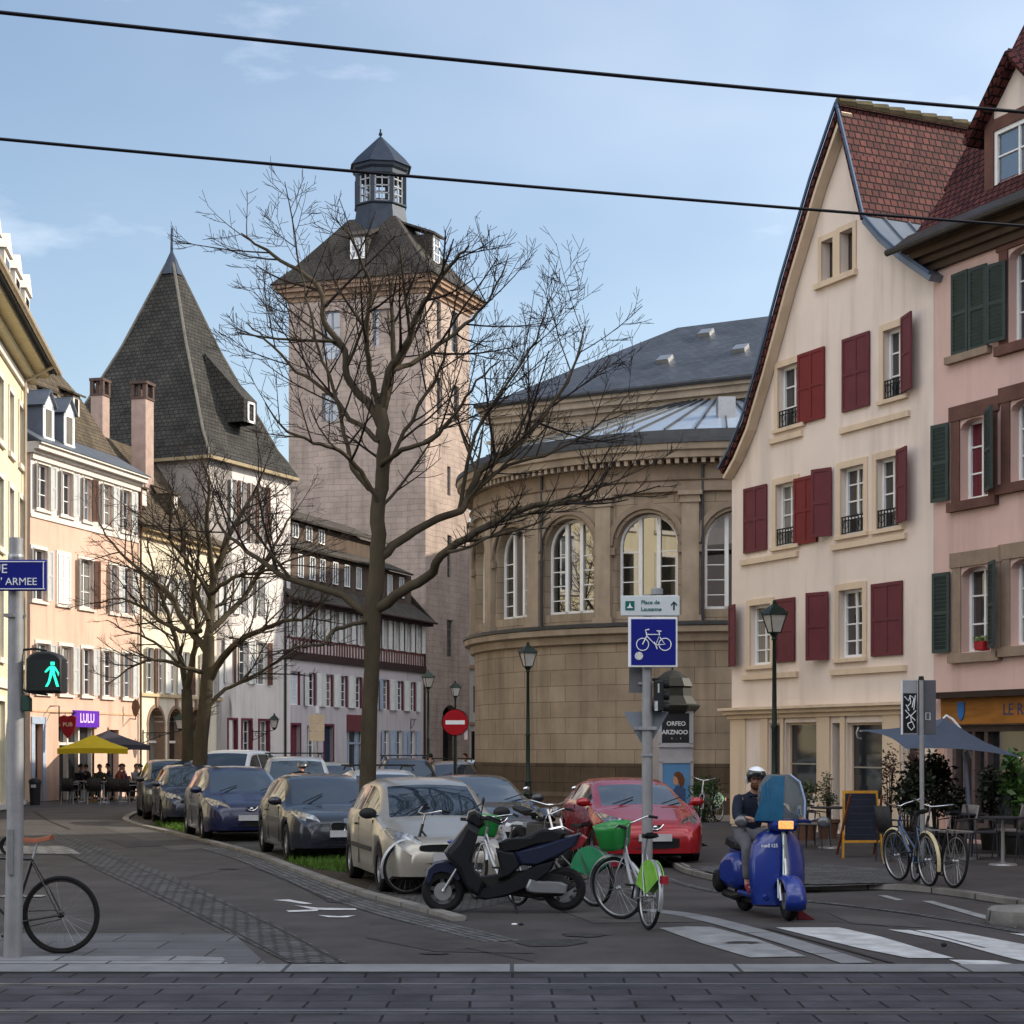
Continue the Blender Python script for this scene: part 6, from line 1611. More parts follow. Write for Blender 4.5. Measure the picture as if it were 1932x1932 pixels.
# ================================================================== bicycles
def bwheel(parent, x, r, M=None, tyre=.020, fender=None, spokes=22, rimmat=None, skirt=None):
    Mx = (M or Matrix.Identity(4))
    mb = MB(Mx); c = V((x, 0, r)); n = 40
    mb.tube([c+V((math.cos(2*math.pi*k/n)*(r-tyre), 0, math.sin(2*math.pi*k/n)*(r-tyre))) for k in range(n)], tyre, 8, closed=True)
    w_ = mb.build('wheel', rubber, parent, True)
    mb = MB(Mx); rr = r-tyre*2.1
    mb.tube([c+V((math.cos(2*math.pi*k/n)*rr, 0, math.sin(2*math.pi*k/n)*rr)) for k in range(n)], .011, 6, closed=True)
    mb.lathe([(.022, -.045), (.028, -.03), (.018, 0), (.028, .03), (.022, .045)], 10, c, axis='y')
    mb.build('rim', rimmat or alu, w_, True)
    mb = MB(Mx)
    for k in range(spokes):
        a = 2*math.pi*k/spokes; b = a+(.5 if k % 2 else -.5)
        mb.tube([c+V((math.cos(b)*.025, .025 if k % 4 < 2 else -.025, math.sin(b)*.025)), c+V((math.cos(a)*rr, 0, math.sin(a)*rr))], .0016, 3, cap=False)
    mb.build('spokes', alu, w_)
    if fender:
        m_, a0, a1 = fender; mb = MB(Mx); R_ = r+.028; pr = []
        k = 16
        for i in range(k+1):
            a = R(lerp(a0, a1, i/k))
            for yy, dr in ((-.026, -.014), (-.016, .004), (0, .010), (.016, .004), (.026, -.014)): pr.append(c+V((math.cos(a)*(R_+dr), yy, math.sin(a)*(R_+dr))))
        mb.add(pr, [(i*5+j, i*5+j+1, (i+1)*5+j+1, (i+1)*5+j) for i in range(k) for j in range(4)])
        mb.build('mudguard', m_, parent, True, angle=80)
    if skirt:
        for sy in (-1, 1):
            mb = MB(Mx); k = 10; pts = [V((x, sy*.034, r+.02))]
            for i in range(k+1):
                a = R(lerp(15, 150, i/k)); pts.append(c+V((math.cos(a)*(r+.03), sy*.034, math.sin(a)*(r+.03))))
            mb.add(pts+[p+V((0, sy*.006, 0)) for p in pts], [tuple(range(k+2)), tuple(range(2*k+3, k+1, -1))]+[(i, (i+1) % (k+2), (i+1) % (k+2)+k+2, i+k+2) for i in range(k+2)])
            mb.build('skirt_guard', skirt, parent)
    return w_
def bicycle(label, loc, heading, frame, r=.345, wb=1.05, lean=0.0, steer=0.0, saddle=None, fender=None, basket=None, skirt=None, step=True, rim=None, bars='city', group='bicycles left at the parking bay', coil=False, rack=False, light=False):
    """loc = rear wheel contact; heading = world angle of travel from +X."""
    t = thing('bicycle', label, 'bicycle', loc, R(heading), group, lean=R(lean))
    fm = frame
    hub = V((0, 0, r)); bb = V((.44, 0, r-.06)); sc = V((.26, 0, .86 if not step else .78)); ht = V((wb-.20, 0, .90)); hb = V((wb-.155, 0, .74)); fh = V((wb, 0, r))
    bwheel(t, 0, r, None, fender=(fender, 5, 200) if fender else None, skirt=skirt, rimmat=rim)
    St = Matrix.Translation(hb) @ Matrix.Rotation(R(-20), 4, 'Y') @ Matrix.Rotation(R(steer), 4, 'Z') @ Matrix.Rotation(R(20), 4, 'Y') @ Matrix.Translation(-hb)
    bwheel(t, wb, r, St, fender=(fender, -20, 155) if fender else None, rimmat=rim)
    mb = MB()
    mb.tube([bb, sc], .017, 8)
    if step: mb.tube([bb, bb.lerp(hb, .5)+V((0, 0, -.03)), hb], .022, 8); mb.tube([bb.lerp(sc, .35), hb.lerp(ht, .3)+V((-.1, 0, -.08)), hb.lerp(ht, .5)], .014, 6)
    else: mb.tube([bb, hb], .018, 8); mb.tube([sc, ht-V((.01, 0, .02))], .016, 8)
    mb.tube([hb-V((-.015, 0, .05)), ht], .020, 8)
    for sy in (-1, 1):
        mb.tube([hub+V((0, sy*.06, 0)), hub.lerp(sc, .5)+V((0, sy*.05, 0)), sc+V((0, sy*.02, -.02))], .008, 6)
        mb.tube([hub+V((0, sy*.06, 0)), bb+V((-.08, sy*.035, 0)), bb], .010, 6)
    mb.build('frame', fm, t, True, angle=70)
    mb = MB(St)
    for sy in (-1, 1): mb.tube([fh+V((0, sy*.055, 0)), fh.lerp(hb, .5)+V((.015, sy*.052, .0)), hb+V((.01, sy*.045, -.06)), hb+V((0, 0, -.04))], .010, 6)
    mb.build('fork', fm, t, True, angle=70)
    top = ht+V((-.03, 0, .12)); mb = MB(St)
    mb.tube([ht, top], .012, 6)
    if bars == 'city': mb.tube([top+V((-.20, -.29, .05)), top+V((-.08, -.27, .07)), top+V((.05, -.10, .02)), top, top+V((.05, .10, .02)), top+V((-.08, .27, .07)), top+V((-.20, .29, .05))], .011, 6)
    else: mb.tube([top+V((.06, -.25, -.02)), top+V((.03, -.2, 0)), top, top+V((.03, .2, 0)), top+V((.06, .25, -.02))], .011, 6)
    h_ = mb.build('handlebar', chrome if bars == 'city' else black, t, True, angle=70)
    mb = MB(St)
    for sy in (-1, 1): mb.tube([top+V((-.20 if bars == 'city' else .02, sy*.29, .05 if bars == 'city' else 0)), top+V((-.10 if bars == 'city' else .02, sy*.275, .068 if bars == 'city' else 0))], .016, 8)
    mb.build('grip', rubber, h_, True)
    sp = sc+(sc-bb).normalized()*.16; mb = MB(); mb.tube([sc, sp], .012, 6); mb.build('seatpost', alu, t, True)
    sm = saddle or rubber; mb = MB(); n = 9; L_ = .27
    vs = []
    for i in range(n):
        s_ = i/(n-1); x = sp.x-.13+L_*s_; w_ = lerp(.082, .022, min(1, s_*1.25)); z = sp.z+.035+.025*(1-s_)**2-.012*math.sin(s_*3.1)
        for yy, dz in ((-1, -.03), (-.75, 0), (0, .012), (.75, 0), (1, -.03)): vs.append(V((x, yy*w_, z+dz)))
    mb.add(vs, [(i*5+j, (i+1)*5+j, (i+1)*5+j+1, i*5+j+1) for i in range(n-1) for j in range(4)]+[(0,1,2,3,4), tuple((n-1)*5+k for k in (4,3,2,1,0))]+[(i*5, i*5+4, (i+1)*5+4, (i+1)*5) for i in range(n-1)])
    mb.build('saddle', sm, t, True, angle=60)
    mb = MB(); mb.lathe([(.085, -.006), (.085, .006)], 20, bb+V((0, -.04, 0)), 'y'); mb.build('chainring', plasd, t)
    for sy, a in ((-1, -60), (1, 120)):
        e = bb+V((math.cos(R(a))*.165, sy*.06, math.sin(R(a))*.165)); mb = MB(); mb.bar(bb+V((0, sy*.05, 0)), e, .02, .012); mb.box(e.x-.04, e.x+.04, e.y if sy > 0 else e.y-.09, e.y+.09 if sy > 0 else e.y, e.z-.01, e.z+.012); mb.build('pedal_crank', plasd, t)
    mb = MB(); mb.tube([hub+V((0, -.04, .04)), bb+V((0, -.04, .085))], .004, 4); mb.tube([hub+V((0, -.04, -.04)), bb+V((0, -.04, -.085))], .004, 4); mb.build('chain', plasd, t)
    if rack:
        mb = MB()
        for sy in (-1, 1): mb.tube([V((-.30, sy*.06, .74)), V((.16, sy*.06, .74))], .006, 5); mb.tube([hub+V((0, sy*.07, 0)), V((-.12, sy*.06, .74))], .005, 5)
        mb.tube([V((-.30, -.06, .74)), V((-.30, .06, .74))], .006, 5); mb.tube([V((-.1, -.06, .74)), V((-.1, .06, .74))], .006, 5)
        mb.build('rack', alu, t, True)
    if basket:
        mb = MB(St); bx = top.x+.10; prof = []
        k = 20
        for (rx, ry, z) in ((.115, .14, .78), (.135, .165, .82), (.165, .19, 1.0), (.175, .205, 1.06)):
            prof.append([V((bx+.10+rx*math.copysign(abs(math.cos(2*math.pi*i/k))**.6, math.cos(2*math.pi*i/k)), ry*math.copysign(abs(math.sin(2*math.pi*i/k))**.6, math.sin(2*math.pi*i/k)), z)) for i in range(k)])
        vs = [p for q in prof for p in q]; fs = [(i*k+j, i*k+(j+1) % k, (i+1)*k+(j+1) % k, (i+1)*k+j) for i in range(3) for j in range(k)]+[tuple(range(k-1, -1, -1))]
        mb.add(vs, fs); o_ = mb.build('basket', basket, t, True, angle=70)
        sd_ = o_.modifiers.new('s', 'SOLIDIFY'); sd_.thickness = .008
    if skirt:
        mb = MB(); mb.box(-r-.10, -r-.03, -.035, .035, .50, .58); mb.build('rear_light', mat('red_lens', (.25, .01, .02), .2, .1, 5, coat=1), t)
    if coil:
        mb = MB(); pts = []
        for i in range(60):
            a = i*.42; pts.append(V((.50-.02+math.cos(a)*.07+i*.0005, -.07+.02*math.sin(i*.2), .98+math.sin(a)*.075)))
        mb.tube(pts, .009, 5); mb.build('lock_cable', rubber, t, True)
    return t
blackf = mat('black_frame', (.010, .010, .011), .35, .1, 5, coat=.5)
greenb = mat('green_plastic', (.012, .20, .035), .35, .18, 5, coat=.4)
limeg = mat('lime_guard', (.20, .48, .06), .35, .2, 6, coat=.4)
greeng = mat('green_guard', (.02, .26, .11), .35, .2, 6, coat=.4)
silverf = mat('silver_frame', (.33, .34, .36), .35, .1, 5, metal=.6)
bluef = mat('blue_frame', (.015, .055, .13), .35, .15, 5, coat=.6)
creamf = mat('cream_mudguard', (.50, .42, .26), .4, .2, 5, coat=.3)
tan = mat('tan_leather', (.24, .075, .035), .5, .25, 8)
b = gnd(115, 1800)
bicycle('black bicycle with a tan saddle behind the grey pole at the left edge', b, 179, blackf, r=.355, step=False, saddle=tan, bars='flat', rim=mat('dark_rim', (.03, .028, .025), .4, .1, 4, metal=.5), group='bicycles locked to poles', coil=True)
bicycle('bicycle with green basket and lime rear guard at the bicycle sign post', gnd(1222, 1754), 104, silverf, lean=4, steer=38, basket=greenb, skirt=limeg, fender=silverf, wb=1.10)
bicycle('bicycle with a darker green rear guard behind the rear of the navy scooter', gnd(1122, 1711), 128, blackf, lean=-4, steer=15, basket=None, skirt=greeng, fender=blackf)
bicycle('bicycle with a green front basket and white saddle behind the navy scooter seat', gnd(975, 1709), 118, silverf, lean=3, steer=-10, basket=greenb, skirt=None, fender=silverf, saddle=mat('white_saddle', (.55, .56, .58), .5, .1, 4))
bicycle('dark bicycle whose front wheel sticks out left of the navy scooter', gnd(918, 1684), 197, blackf, lean=0, steer=12, fender=silverf)
bicycle('blue bicycle with cream mudguards locked to the sign pole on the right pavement', gnd(1753, 1673, SWZ), 100, bluef, fender=creamf, lean=-3, steer=8, rack=True, group='bicycles locked to poles')
bpy.data.objects[-1] if False else None
bicycle('dark bicycle to the right of the blue bicycle with cream mudguards', gnd(1798, 1676, SWZ), 103, blackf, lean=5, steer=-12, rack=True, group='bicycles locked to poles')
bicycle('pale bicycle parked against the hall wall beside the cream house corner', gnd(1356, 1550, SWZ), 240, silverf, lean=3, steer=20, skirt=greeng, group='bicycles locked to poles')

# ================================================================== navy scooter
def px2(cx, cz, k): return lambda x, y: (-(x-cx)/k, (cz-y)/k)
def poly_(fn, pts): return [fn(a, b) for a, b in pts]
navy = mat('navy_paint', (.006, .010, .032), .3, .08, 3, coat=.5)
dkpl = mat('scooter_plastic', (.010, .0105, .013), .5, .1, 6)
seatm = mat('seat_vinyl', (.008, .008, .009), .55, .15, 8)
k = 3400*1.86/(1722-HY)
loc = gnd(950, 1722); sc_ = thing('motor_scooter', 'navy blue motor scooter parked side-on in front of the bicycles', 'scooter', loc, 0)
q = px2(950, 1722, 166.0)
def S3(x, y, dy=0): a = q(x, y); return V((-a[0], dy, a[1]))      # photo left = -x
def sp(pts): return [(-q(a, b)[0], q(a, b)[1]) for a, b in pts]
def swheel(parent, c, r, w_, Mx=None):
    Mx = Mx or Matrix.Identity(4)
    mb = MB(Mx); mb.lathe([(r*.60, -w_/2*.8), (r*.82, -w_/2), (r*.96, -w_*.34), (r, 0), (r*.96, w_*.34), (r*.82, w_/2), (r*.60, w_/2*.8)], 30, c, 'y', capb=False); o = mb.build('wheel', rubber, parent, True)
    mb = MB(Mx); mb.lathe([(r*.63, -.045), (r*.60, -.02), (r*.60, .02), (r*.63, .045)], 24, c, 'y', capb=False)
    for i in range(5):
        a = 2*math.pi*i/5+.4; mb.bar(V(c)+V((math.cos(a)*.03, 0, math.sin(a)*.03)), V(c)+V((math.cos(a)*r*.61, 0, math.sin(a)*r*.61)), .045, .025, up=V((0,1,0)))
    mb.lathe([(.045, -.05), (.045, .05)], 12, c, 'y'); mb.build('rim', mat('grey_rim', (.12, .12, .13), .35, .1, 5, metal=.6), o, True)
    mb = MB(Mx); mb.lathe([(r*.42, -.058), (r*.42, -.054)], 20, c, 'y'); mb.build('brake_disc', alu, o)
swheel(sc_, S3(836, 1681), .243, .11); swheel(sc_, S3(1064, 1677), .250, .13)
mb = MB(); mb.prism(sp([(884, 1551), (906, 1562), (895, 1600), (890, 1625), (898, 1650), (918, 1668), (905, 1692), (884, 1680), (866, 1645), (846, 1618), (843, 1604), (866, 1580)]), -.20, .20, .07); mb.build('leg_shield', dkpl, sc_, True, angle=40)
mb = MB(); mb.prism(sp([(884, 1549), (893, 1556), (873, 1586), (856, 1610), (862, 1636), (846, 1622), (838, 1606), (862, 1576)]), -.15, .15, .05); mb.build('front_fairing', navy, sc_, True, angle=40)
mb = MB(); mb.prism(sp([(801, 1664), (806, 1640), (820, 1626), (842, 1622), (862, 1634), (872, 1658), (866, 1662), (850, 1646), (832, 1640), (815, 1648), (808, 1668)]), -.075, .075, .02); mb.build('front_mudguard', navy, sc_, True, angle=40)
mb = MB(); mb.prism(sp([(896, 1692), (904, 1676), (950, 1664), (1015, 1630), (1048, 1622), (1040, 1640), (1000, 1672), (955, 1690), (915, 1696)]), -.17, .17, .04); mb.prism(sp([(935, 1600), (972, 1606), (985, 1630), (960, 1655), (940, 1660), (944, 1640)]), -.14, .14, .04); mb.build('floor_body', dkpl, sc_, True, angle=40)
mb = MB(); mb.prism(sp([(940, 1590), (955, 1583), (985, 1580), (1000, 1575), (1022, 1564), (1048, 1564), (1068, 1571), (1062, 1584), (1018, 1594), (970, 1606), (944, 1608)]), -.14, .14, .05); mb.build('seat', seatm, sc_, True, angle=40)
mb = MB(); mb.prism(sp([(968, 1608), (1012, 1594), (1062, 1580), (1096, 1571), (1088, 1592), (1052, 1618), (1006, 1634), (978, 1630)]), -.16, .16, .05); mb.build('side_panel', navy, sc_, True, angle=40)
mb = MB(); mb.prism(sp([(1068, 1584), (1100, 1574), (1108, 1580), (1096, 1598), (1076, 1606)]), -.09, .09, .02); mb.build('tail_light', mat('red_lens', (.25, .01, .02), .2), sc_, True)
mb = MB(); mb.prism(sp([(868, 1660), (1000, 1640), (1060, 1650), (1085, 1672), (1060, 1690), (1000, 1694), (960, 1688)]), -.07, .07, .02); mb.build('engine', mat('engine_black', (.02, .02, .02), .6, .3, 12, bump=.4, bscale=30), sc_, True, angle=40)
mb = MB(); mb.prism(sp([(991, 1672), (998, 1656), (1012, 1660), (1058, 1662), (1070, 1668), (1068, 1684), (1010, 1684), (994, 1680)]), -.19, -.10, .03); mb.build('exhaust', mat('exhaust_grey', (.26, .27, .29), .35, .1, 6, metal=.6), sc_, True, angle=40)
mb = MB(); mb.tube([S3(892, 1560), S3(862, 1640), S3(836, 1681, -.09)], .022, 8); mb.tube([S3(870, 1625, .09), S3(836, 1681, .09)], .016, 8); mb.tube([S3(870, 1625, -.09), S3(836, 1681, -.09)], .016, 8); mb.build('fork', alu, sc_, True)
mb = MB(); mb.prism(sp([(880, 1549), (884, 1532), (896, 1528), (910, 1540), (916, 1556), (904, 1564), (890, 1556)]), -.11, .11, .04); hs_ = mb.build('headset', dkpl, sc_, True, angle=40)
mb = MB(); mb.tube([S3(908, 1545, -.10), S3(922, 1543, -.26), S3(944, 1552, -.36)], .016, 8); mb.tube([S3(908, 1545, .10), S3(922, 1543, .26), S3(944, 1552, .36)], .016, 8); mb.build('handlebar', rubber, hs_, True)
mb = MB(); mb.prism(sp([(880, 1546), (884, 1530), (896, 1526), (903, 1534), (890, 1550)]), -.09, .09, .02); mb.build('small_visor', mat('smoked_visor', (.07, .055, .03), .15, 0, coat=1), hs_, True)
for sy in (-1, 1):
    mb = MB(); mb.tube([S3(906, 1545, sy*.12), S3(912, 1515, sy*.20)], .006, 5); mb.ball(S3(912, 1510, sy*.22), (.015, .06, .035), 10, 6); mb.build('mirror', plasd, hs_, True)
mb = MB(); mb.tube([S3(1022, 1568, .08), S3(1060, 1560, .10), S3(1082, 1570, .0), S3(1060, 1560, -.10), S3(1022, 1568, -.08)], .010, 6); mb.build('grab_rail', chrome, sc_, True)
mb = MB(); mb.tube([S3(966, 1690, -.1), S3(975, 1722, -.16)], .012, 6); mb.tube([S3(966, 1690, .1), S3(975, 1722, .16)], .012, 6); mb.build('stand', plasd, sc_, True)

# ================================================================== motorcycle behind the scooter
mo = thing('motorcycle', 'black motorcycle with chrome handlebars parked nose-on behind the navy scooter', 'motorcycle', gnd(1020, 1632), R(-62))
swheel(mo, (.72, 0, .30), .30, .12); swheel(mo, (-.68, 0, .30), .30, .15)
mb = MB(); mb.prism([(.30, .80), (.10, .92), (-.12, .86), (-.10, .72), (.28, .70)], -.15, .15, .07); mb.build('fuel_tank', mat('black_gloss', (.008, .008, .01), .15, 0, coat=1), mo, True, angle=40)
mb = MB(); mb.prism([(-.12, .80), (-.35, .78), (-.75, .86), (-.80, .92), (-.45, .86), (-.12, .88)], -.12, .12, .04); mb.build('seat', seatm, mo, True, angle=40)
mb = MB(); mb.prism([(.30, .68), (-.25, .68), (-.3, .30), (.25, .28)], -.14, .14, .05); mb.tube([(-.3, 0, .4), (-.68, 0, .30)], .03, 6); mb.build('engine', mat('engine_grey', (.10, .10, .105), .4, .3, 14, metal=.5), mo, True, angle=40)
mb = MB()
for sy in (-1, 1): mb.tube([(.40, sy*.09, .90), (.72, sy*.09, .30)], .022, 8)
mb.build('fork', chrome, mo, True)
mb = MB(); mb.M = Matrix.Translation((.50, 0, .86)); mb.lathe([(.001, -.12), (.07, -.10), (.095, 0), (.095, .03)], 16, axis='x'); hl = mb.build('headlight_shell', chrome, mo, True); mb = MB(); mb.ball((.53, 0, .86), (.03, .085, .085), 14, 8); mb.build('headlight', lamp_clear, hl, True)
mb = MB(); mb.tube([(.18, -.40, 1.04), (.30, -.34, 1.05), (.40, -.12, .98), (.40, .12, .98), (.30, .34, 1.05), (.18, .40, 1.04)], .013, 6); mb.build('handlebar', chrome, mo, True)
for sy in (-1, 1):
    mb = MB(); mb.tube([(.30, sy*.33, 1.05), (.34, sy*.42, 1.20)], .006, 5); mb.ball((.34, sy*.44, 1.23), (.02, .06, .04), 12, 7); mb.build('mirror', chrome, mo, True)
mb = MB(); mb.tube([(.1, -.16, .34), (-.3, -.2, .28), (-.75, -.2, .36)], [.03, .045, .05], 10); mb.build('exhaust', chrome, mo, True)
# ================================================================== people
def skin_mesh(name, verts, edges, radii, m, parent, sub=1, root=0):
    me = bpy.data.meshes.new(name); me.from_pydata([tuple(v) for v in verts], edges, []); me.materials.append(m)
    o = bpy.data.objects.new(name, me); attach(o, parent)
    sk_ = o.modifiers.new('skin', 'SKIN'); sk_.use_smooth_shade = True; sk_.branch_smoothing = .5
    if not me.skin_vertices: me.skin_vertices.new() if hasattr(me.skin_vertices, 'new') else None
    data = me.skin_vertices[0].data if me.skin_vertices else None
    if data:
        for i, r in enumerate(radii):
            rr = r if hasattr(r, '__len__') else (r, r)
            data[i].radius = rr; data[i].use_root = (i == root)
    ss = o.modifiers.new('sub', 'SUBSURF'); ss.levels = sub; ss.render_levels = sub
    return o
class Chain:
    def __init__(s): s.v = []; s.e = []; s.r = []
    def add(s, p, r, link=None):
        s.v.append(V(p)); s.r.append(r); i = len(s.v)-1
        if link is not None: s.e.append((link, i))
        return i
skinm = mat('skin', (.42, .23, .16), .55, .1, 12)
def fig(t, J, top, bottom, shoes, hair=None, scale=1.0, fingers=False, helmet=None, beard=None, hood=False, skirt=False):
    """J: joints in local metres: pel, che, neck, head, shl/shr, ell/elr, hal/har, hil/hir, knl/knr, anl/anr, tol/tor"""
    J = {k: V(v) for k, v in J.items()}
    B = Chain(); p = B.add(J['pel'], (.125, .10)); c0 = B.add(J['pel'].lerp(J['che'], .5), (.115, .09), p); c = B.add(J['che'], (.135, .10), c0)
    n = B.add(J['neck'], .052, c); hd = J['head']; up = (hd-J['neck']).normalized()
    h0 = B.add(hd-up*.07, (.060, .066), n); h1 = B.add(hd+up*.005, (.074, .088), h0); h2 = B.add(hd+up*.075, (.066, .078), h1)
    for s_ in 'lr':
        a = B.add(J['sh'+s_], .055, c); b_ = B.add(J['el'+s_], .040, a); w_ = B.add(J['ha'+s_].lerp(J['el'+s_], .28), .028, b_)
        hand = B.add(J['ha'+s_], (.036, .020), w_)
        if fingers:
            d = (J['ha'+s_]-J['el'+s_]).normalized(); sd = d.cross(V((0, 0, 1))).normalized()
            for k in range(4):
                o = sd*(k-1.5)*.019; f1 = B.add(J['ha'+s_]+d*.045+o, .0095, hand); f2 = B.add(J['ha'+s_]+d*(.07-.006*abs(k-1.3))+o+V((0, 0, -.022)), .0085, f1); B.add(J['ha'+s_]+d*.062+o+V((0, 0, -.045)), .0075, f2)
            th = B.add(J['ha'+s_]+sd*.035+d*.0, .011, hand); B.add(J['ha'+s_]+sd*.045+d*.035+V((0,0,-.015)), .009, th)
        h_ = B.add(J['hi'+s_], .085, p); k_ = B.add(J['kn'+s_], .056, h_); a_ = B.add(J['an'+s_], .036, k_); B.add(J['to'+s_], (.038, .026), a_)
    body = skin_mesh('body', B.v, B.e, B.r, skinm, t, 1, p)
    # face details
    fw = (J['face']-hd).normalized() if 'face' in J else V((1, 0, 0))
    side = up.cross(fw).normalized()
    mb = MB(); e = hd+fw*.088+up*(-.012); mb.ball(e, (.016, .012, .022), 8, 5)
    mb.build('nose', skinm, body, True)
    for s_ in (-1, 1): mb = MB(); mb.ball(hd+fw*.078+side*s_*.032+up*.018, .011, 8, 5); mb.build('eye', mat('eyes', (.03, .025, .02), .2, 0), body, True)
    for s_ in (-1, 1): mb = MB(); mb.ball(hd+side*s_*.078+up*-.005-fw*.005, (.018, .012, .03), 8, 5); mb.build('ear', skinm, body, True)
    mb = MB(); mb.bar(hd+fw*.083+side*-.025-up*.052, hd+fw*.083+side*.025-up*.052, .008, .012); mb.build('mouth', mat('lips', (.25, .08, .07), .5, 0), body)
    # clothes a little outside the body
    T_ = Chain(); p = T_.add(J['pel'].lerp(J['che'], .05)+V((0, 0, -.02)), (.150, .125)); c0 = T_.add(J['pel'].lerp(J['che'], .5), (.150, .118), p); c = T_.add(J['che'], (.165, .128), c0); T_.add(J['che'].lerp(J['neck'], .55), (.125, .10), c); T_.add(J['che'].lerp(J['neck'], .95), .075, len(T_.v)-1)
    for s_ in 'lr':
        a = T_.add(J['sh'+s_], .078, c); b_ = T_.add(J['el'+s_], .058, a); T_.add(J['ha'+s_].lerp(J['el'+s_], .25), .044, b_)
    skin_mesh('jacket', T_.v, T_.e, T_.r, top, t, 1, p)
    P_ = Chain(); p = P_.add(J['pel'], (.145, .118)); 
    for s_ in 'lr':
        h_ = P_.add(J['hi'+s_], .098, p); m_ = P_.add(J['hi'+s_].lerp(J['kn'+s_], .5), .085, h_); k_ = P_.add(J['kn'+s_], .070, m_); P_.add(J['an'+s_].lerp(J['kn'+s_], .12), .056, k_)
    skin_mesh('trousers', P_.v, P_.e, P_.r, bottom, t, 1, p)
    for s_ in 'lr':
        F_ = Chain(); a = F_.add(J['an'+s_]+V((0, 0, .01)), .050); d = (J['to'+s_]-J['an'+s_]); b_ = F_.add(J['an'+s_]+d*.35+V((0, 0, -.01)), (.046, .038), a); F_.add(J['to'+s_]+d.normalized()*.02, (.042, .028), b_)
        skin_mesh('shoe', F_.v, F_.e, F_.r, shoes, t, 1, 0)
    if hair:
        mb = MB(); nn = 14; mm = 8; vs = []; fs = []
        for i in range(mm+1):
            th = math.pi*.62*i/mm
            for k in range(nn):
                a = 2*math.pi*k/nn; fwd = math.cos(a); rad = 1.0-(.0 if fwd < .3 else .08)
                zz = math.cos(th) if fwd < .45 or i < 5 else max(math.cos(th), .45)
                vs.append(hd+up*.022+fw*(.098*math.sin(th)*math.cos(a)*rad-.006)+side*(.086*math.sin(th)*math.sin(a))+up*(.100*zz))
        for i in range(mm):
            for k in range(nn): fs.append((i*nn+k, (i+1)*nn+k, (i+1)*nn+(k+1) % nn, i*nn+(k+1) % nn))
        mb.add(vs, fs); mb.build('hair', hair, body, True)
    if beard:
        mb = MB(); mb.ball(hd+fw*.048-up*.072, (.050, .060, .050), 12, 8); mb.build('beard', beard, body, True)
    if helmet:
        hm, hv = helmet; mb = MB(); nn = 24; mm = 12; vs = []; fs = []
        for i in range(mm+1):
            th = math.pi*.70*i/mm
            for k in range(nn):
                a = 2*math.pi*k/nn; vs.append(hd+up*.03+fw*(.145*math.sin(th)*math.cos(a)-.012)+side*(.128*math.sin(th)*math.sin(a))+up*.142*math.cos(th))
        for i in range(mm):
            for k in range(nn):
                a = 2*math.pi*(k+.5)/nn; th = math.pi*.70*(i+.5)/mm
                if math.cos(a) > .55 and th > 1.28: continue
                fs.append((i*nn+k, (i+1)*nn+k, (i+1)*nn+(k+1) % nn, i*nn+(k+1) % nn))
        mb.add(vs, fs); ho = mb.build('helmet', hm, t, True); sd_ = ho.modifiers.new('s', 'SOLIDIFY'); sd_.thickness = .018
        mb = MB(); vs = []; fs = []
        for i in range(6):
            th = lerp(.86, 1.42, i/5)
            for k in range(13):
                a = lerp(-1.15, 1.15, k/12); vs.append(hd+up*.03+fw*(.152*math.sin(th)*math.cos(a)-.010)+side*(.134*math.sin(th)*math.sin(a))+up*.148*math.cos(th))
        for i in range(5):
            for k in range(12): fs.append((i*13+k, (i+1)*13+k, (i+1)*13+k+1, i*13+k+1))
        mb.add(vs, fs); mb.build('visor', hv, ho, True)
    return t
def seated(lean=0.0, arm=.35, turn=0.0, seat=.46):
    c = seat+.10; x = lean
    return dict(pel=(0, 0, c), che=(x*.8, 0, c+.36), neck=(x+.02, 0, c+.53), head=(x+.05, turn*.03, c+.66), face=(x+.15, turn*.10, c+.65),
        shl=(x*.8, .18, c+.42), shr=(x*.8, -.18, c+.42), ell=(x+.08, .25, c+.16), elr=(x+.08, -.25, c+.16), hal=(x+arm, .12, c+.20), har=(x+arm-.02, -.14, c+.19),
        hil=(.04, .09, c-.02), hir=(.04, -.09, c-.02), knl=(.45, .12, c-.02), knr=(.45, -.13, c-.02), anl=(.42, .12, .09), anr=(.47, -.13, .09), tol=(.56, .13, .04), tor=(.61, -.14, .04))
def standing(step=.0):
    return dict(pel=(0, 0, .95), che=(.02, 0, 1.30), neck=(.03, 0, 1.48), head=(.05, 0, 1.61), face=(.15, 0, 1.61), shl=(.02, .19, 1.38), shr=(.02, -.19, 1.38), ell=(-.02, .25, 1.10), elr=(.0, -.25, 1.10), hal=(.10, .24, .86), har=(.12, -.24, .87),
        hil=(0, .09, .90), hir=(0, -.09, .90), knl=(.06+step, .10, .50), knr=(.02-step*.3, -.10, .50), anl=(step, .10, .09), anr=(-step, -.10, .09), tol=(.15+step, .11, .04), tor=(.15-step, -.11, .04))
cl = lambda n, c: mat(n, c, .85, .15, 10, bump=.2, bscale=25)
navyj = cl('navy_jacket', (.013, .018, .034)); greyj = cl('grey_jeans', (.115, .115, .13)); maroonshoe = mat('maroon_shoes', (.15, .012, .03), .5, .2, 12)
blackc = cl('black_cloth', (.010, .010, .012)); dkblue = cl('dark_blue_cloth', (.02, .025, .05)); plum = cl('plum_cloth', (.06, .02, .05)); olive = cl('olive_cloth', (.05, .045, .03)); greyc = cl('grey_cloth', (.12, .12, .13)); whitec = cl('white_cloth', (.5, .48, .46)); rust = cl('rust_cloth', (.18, .05, .03))
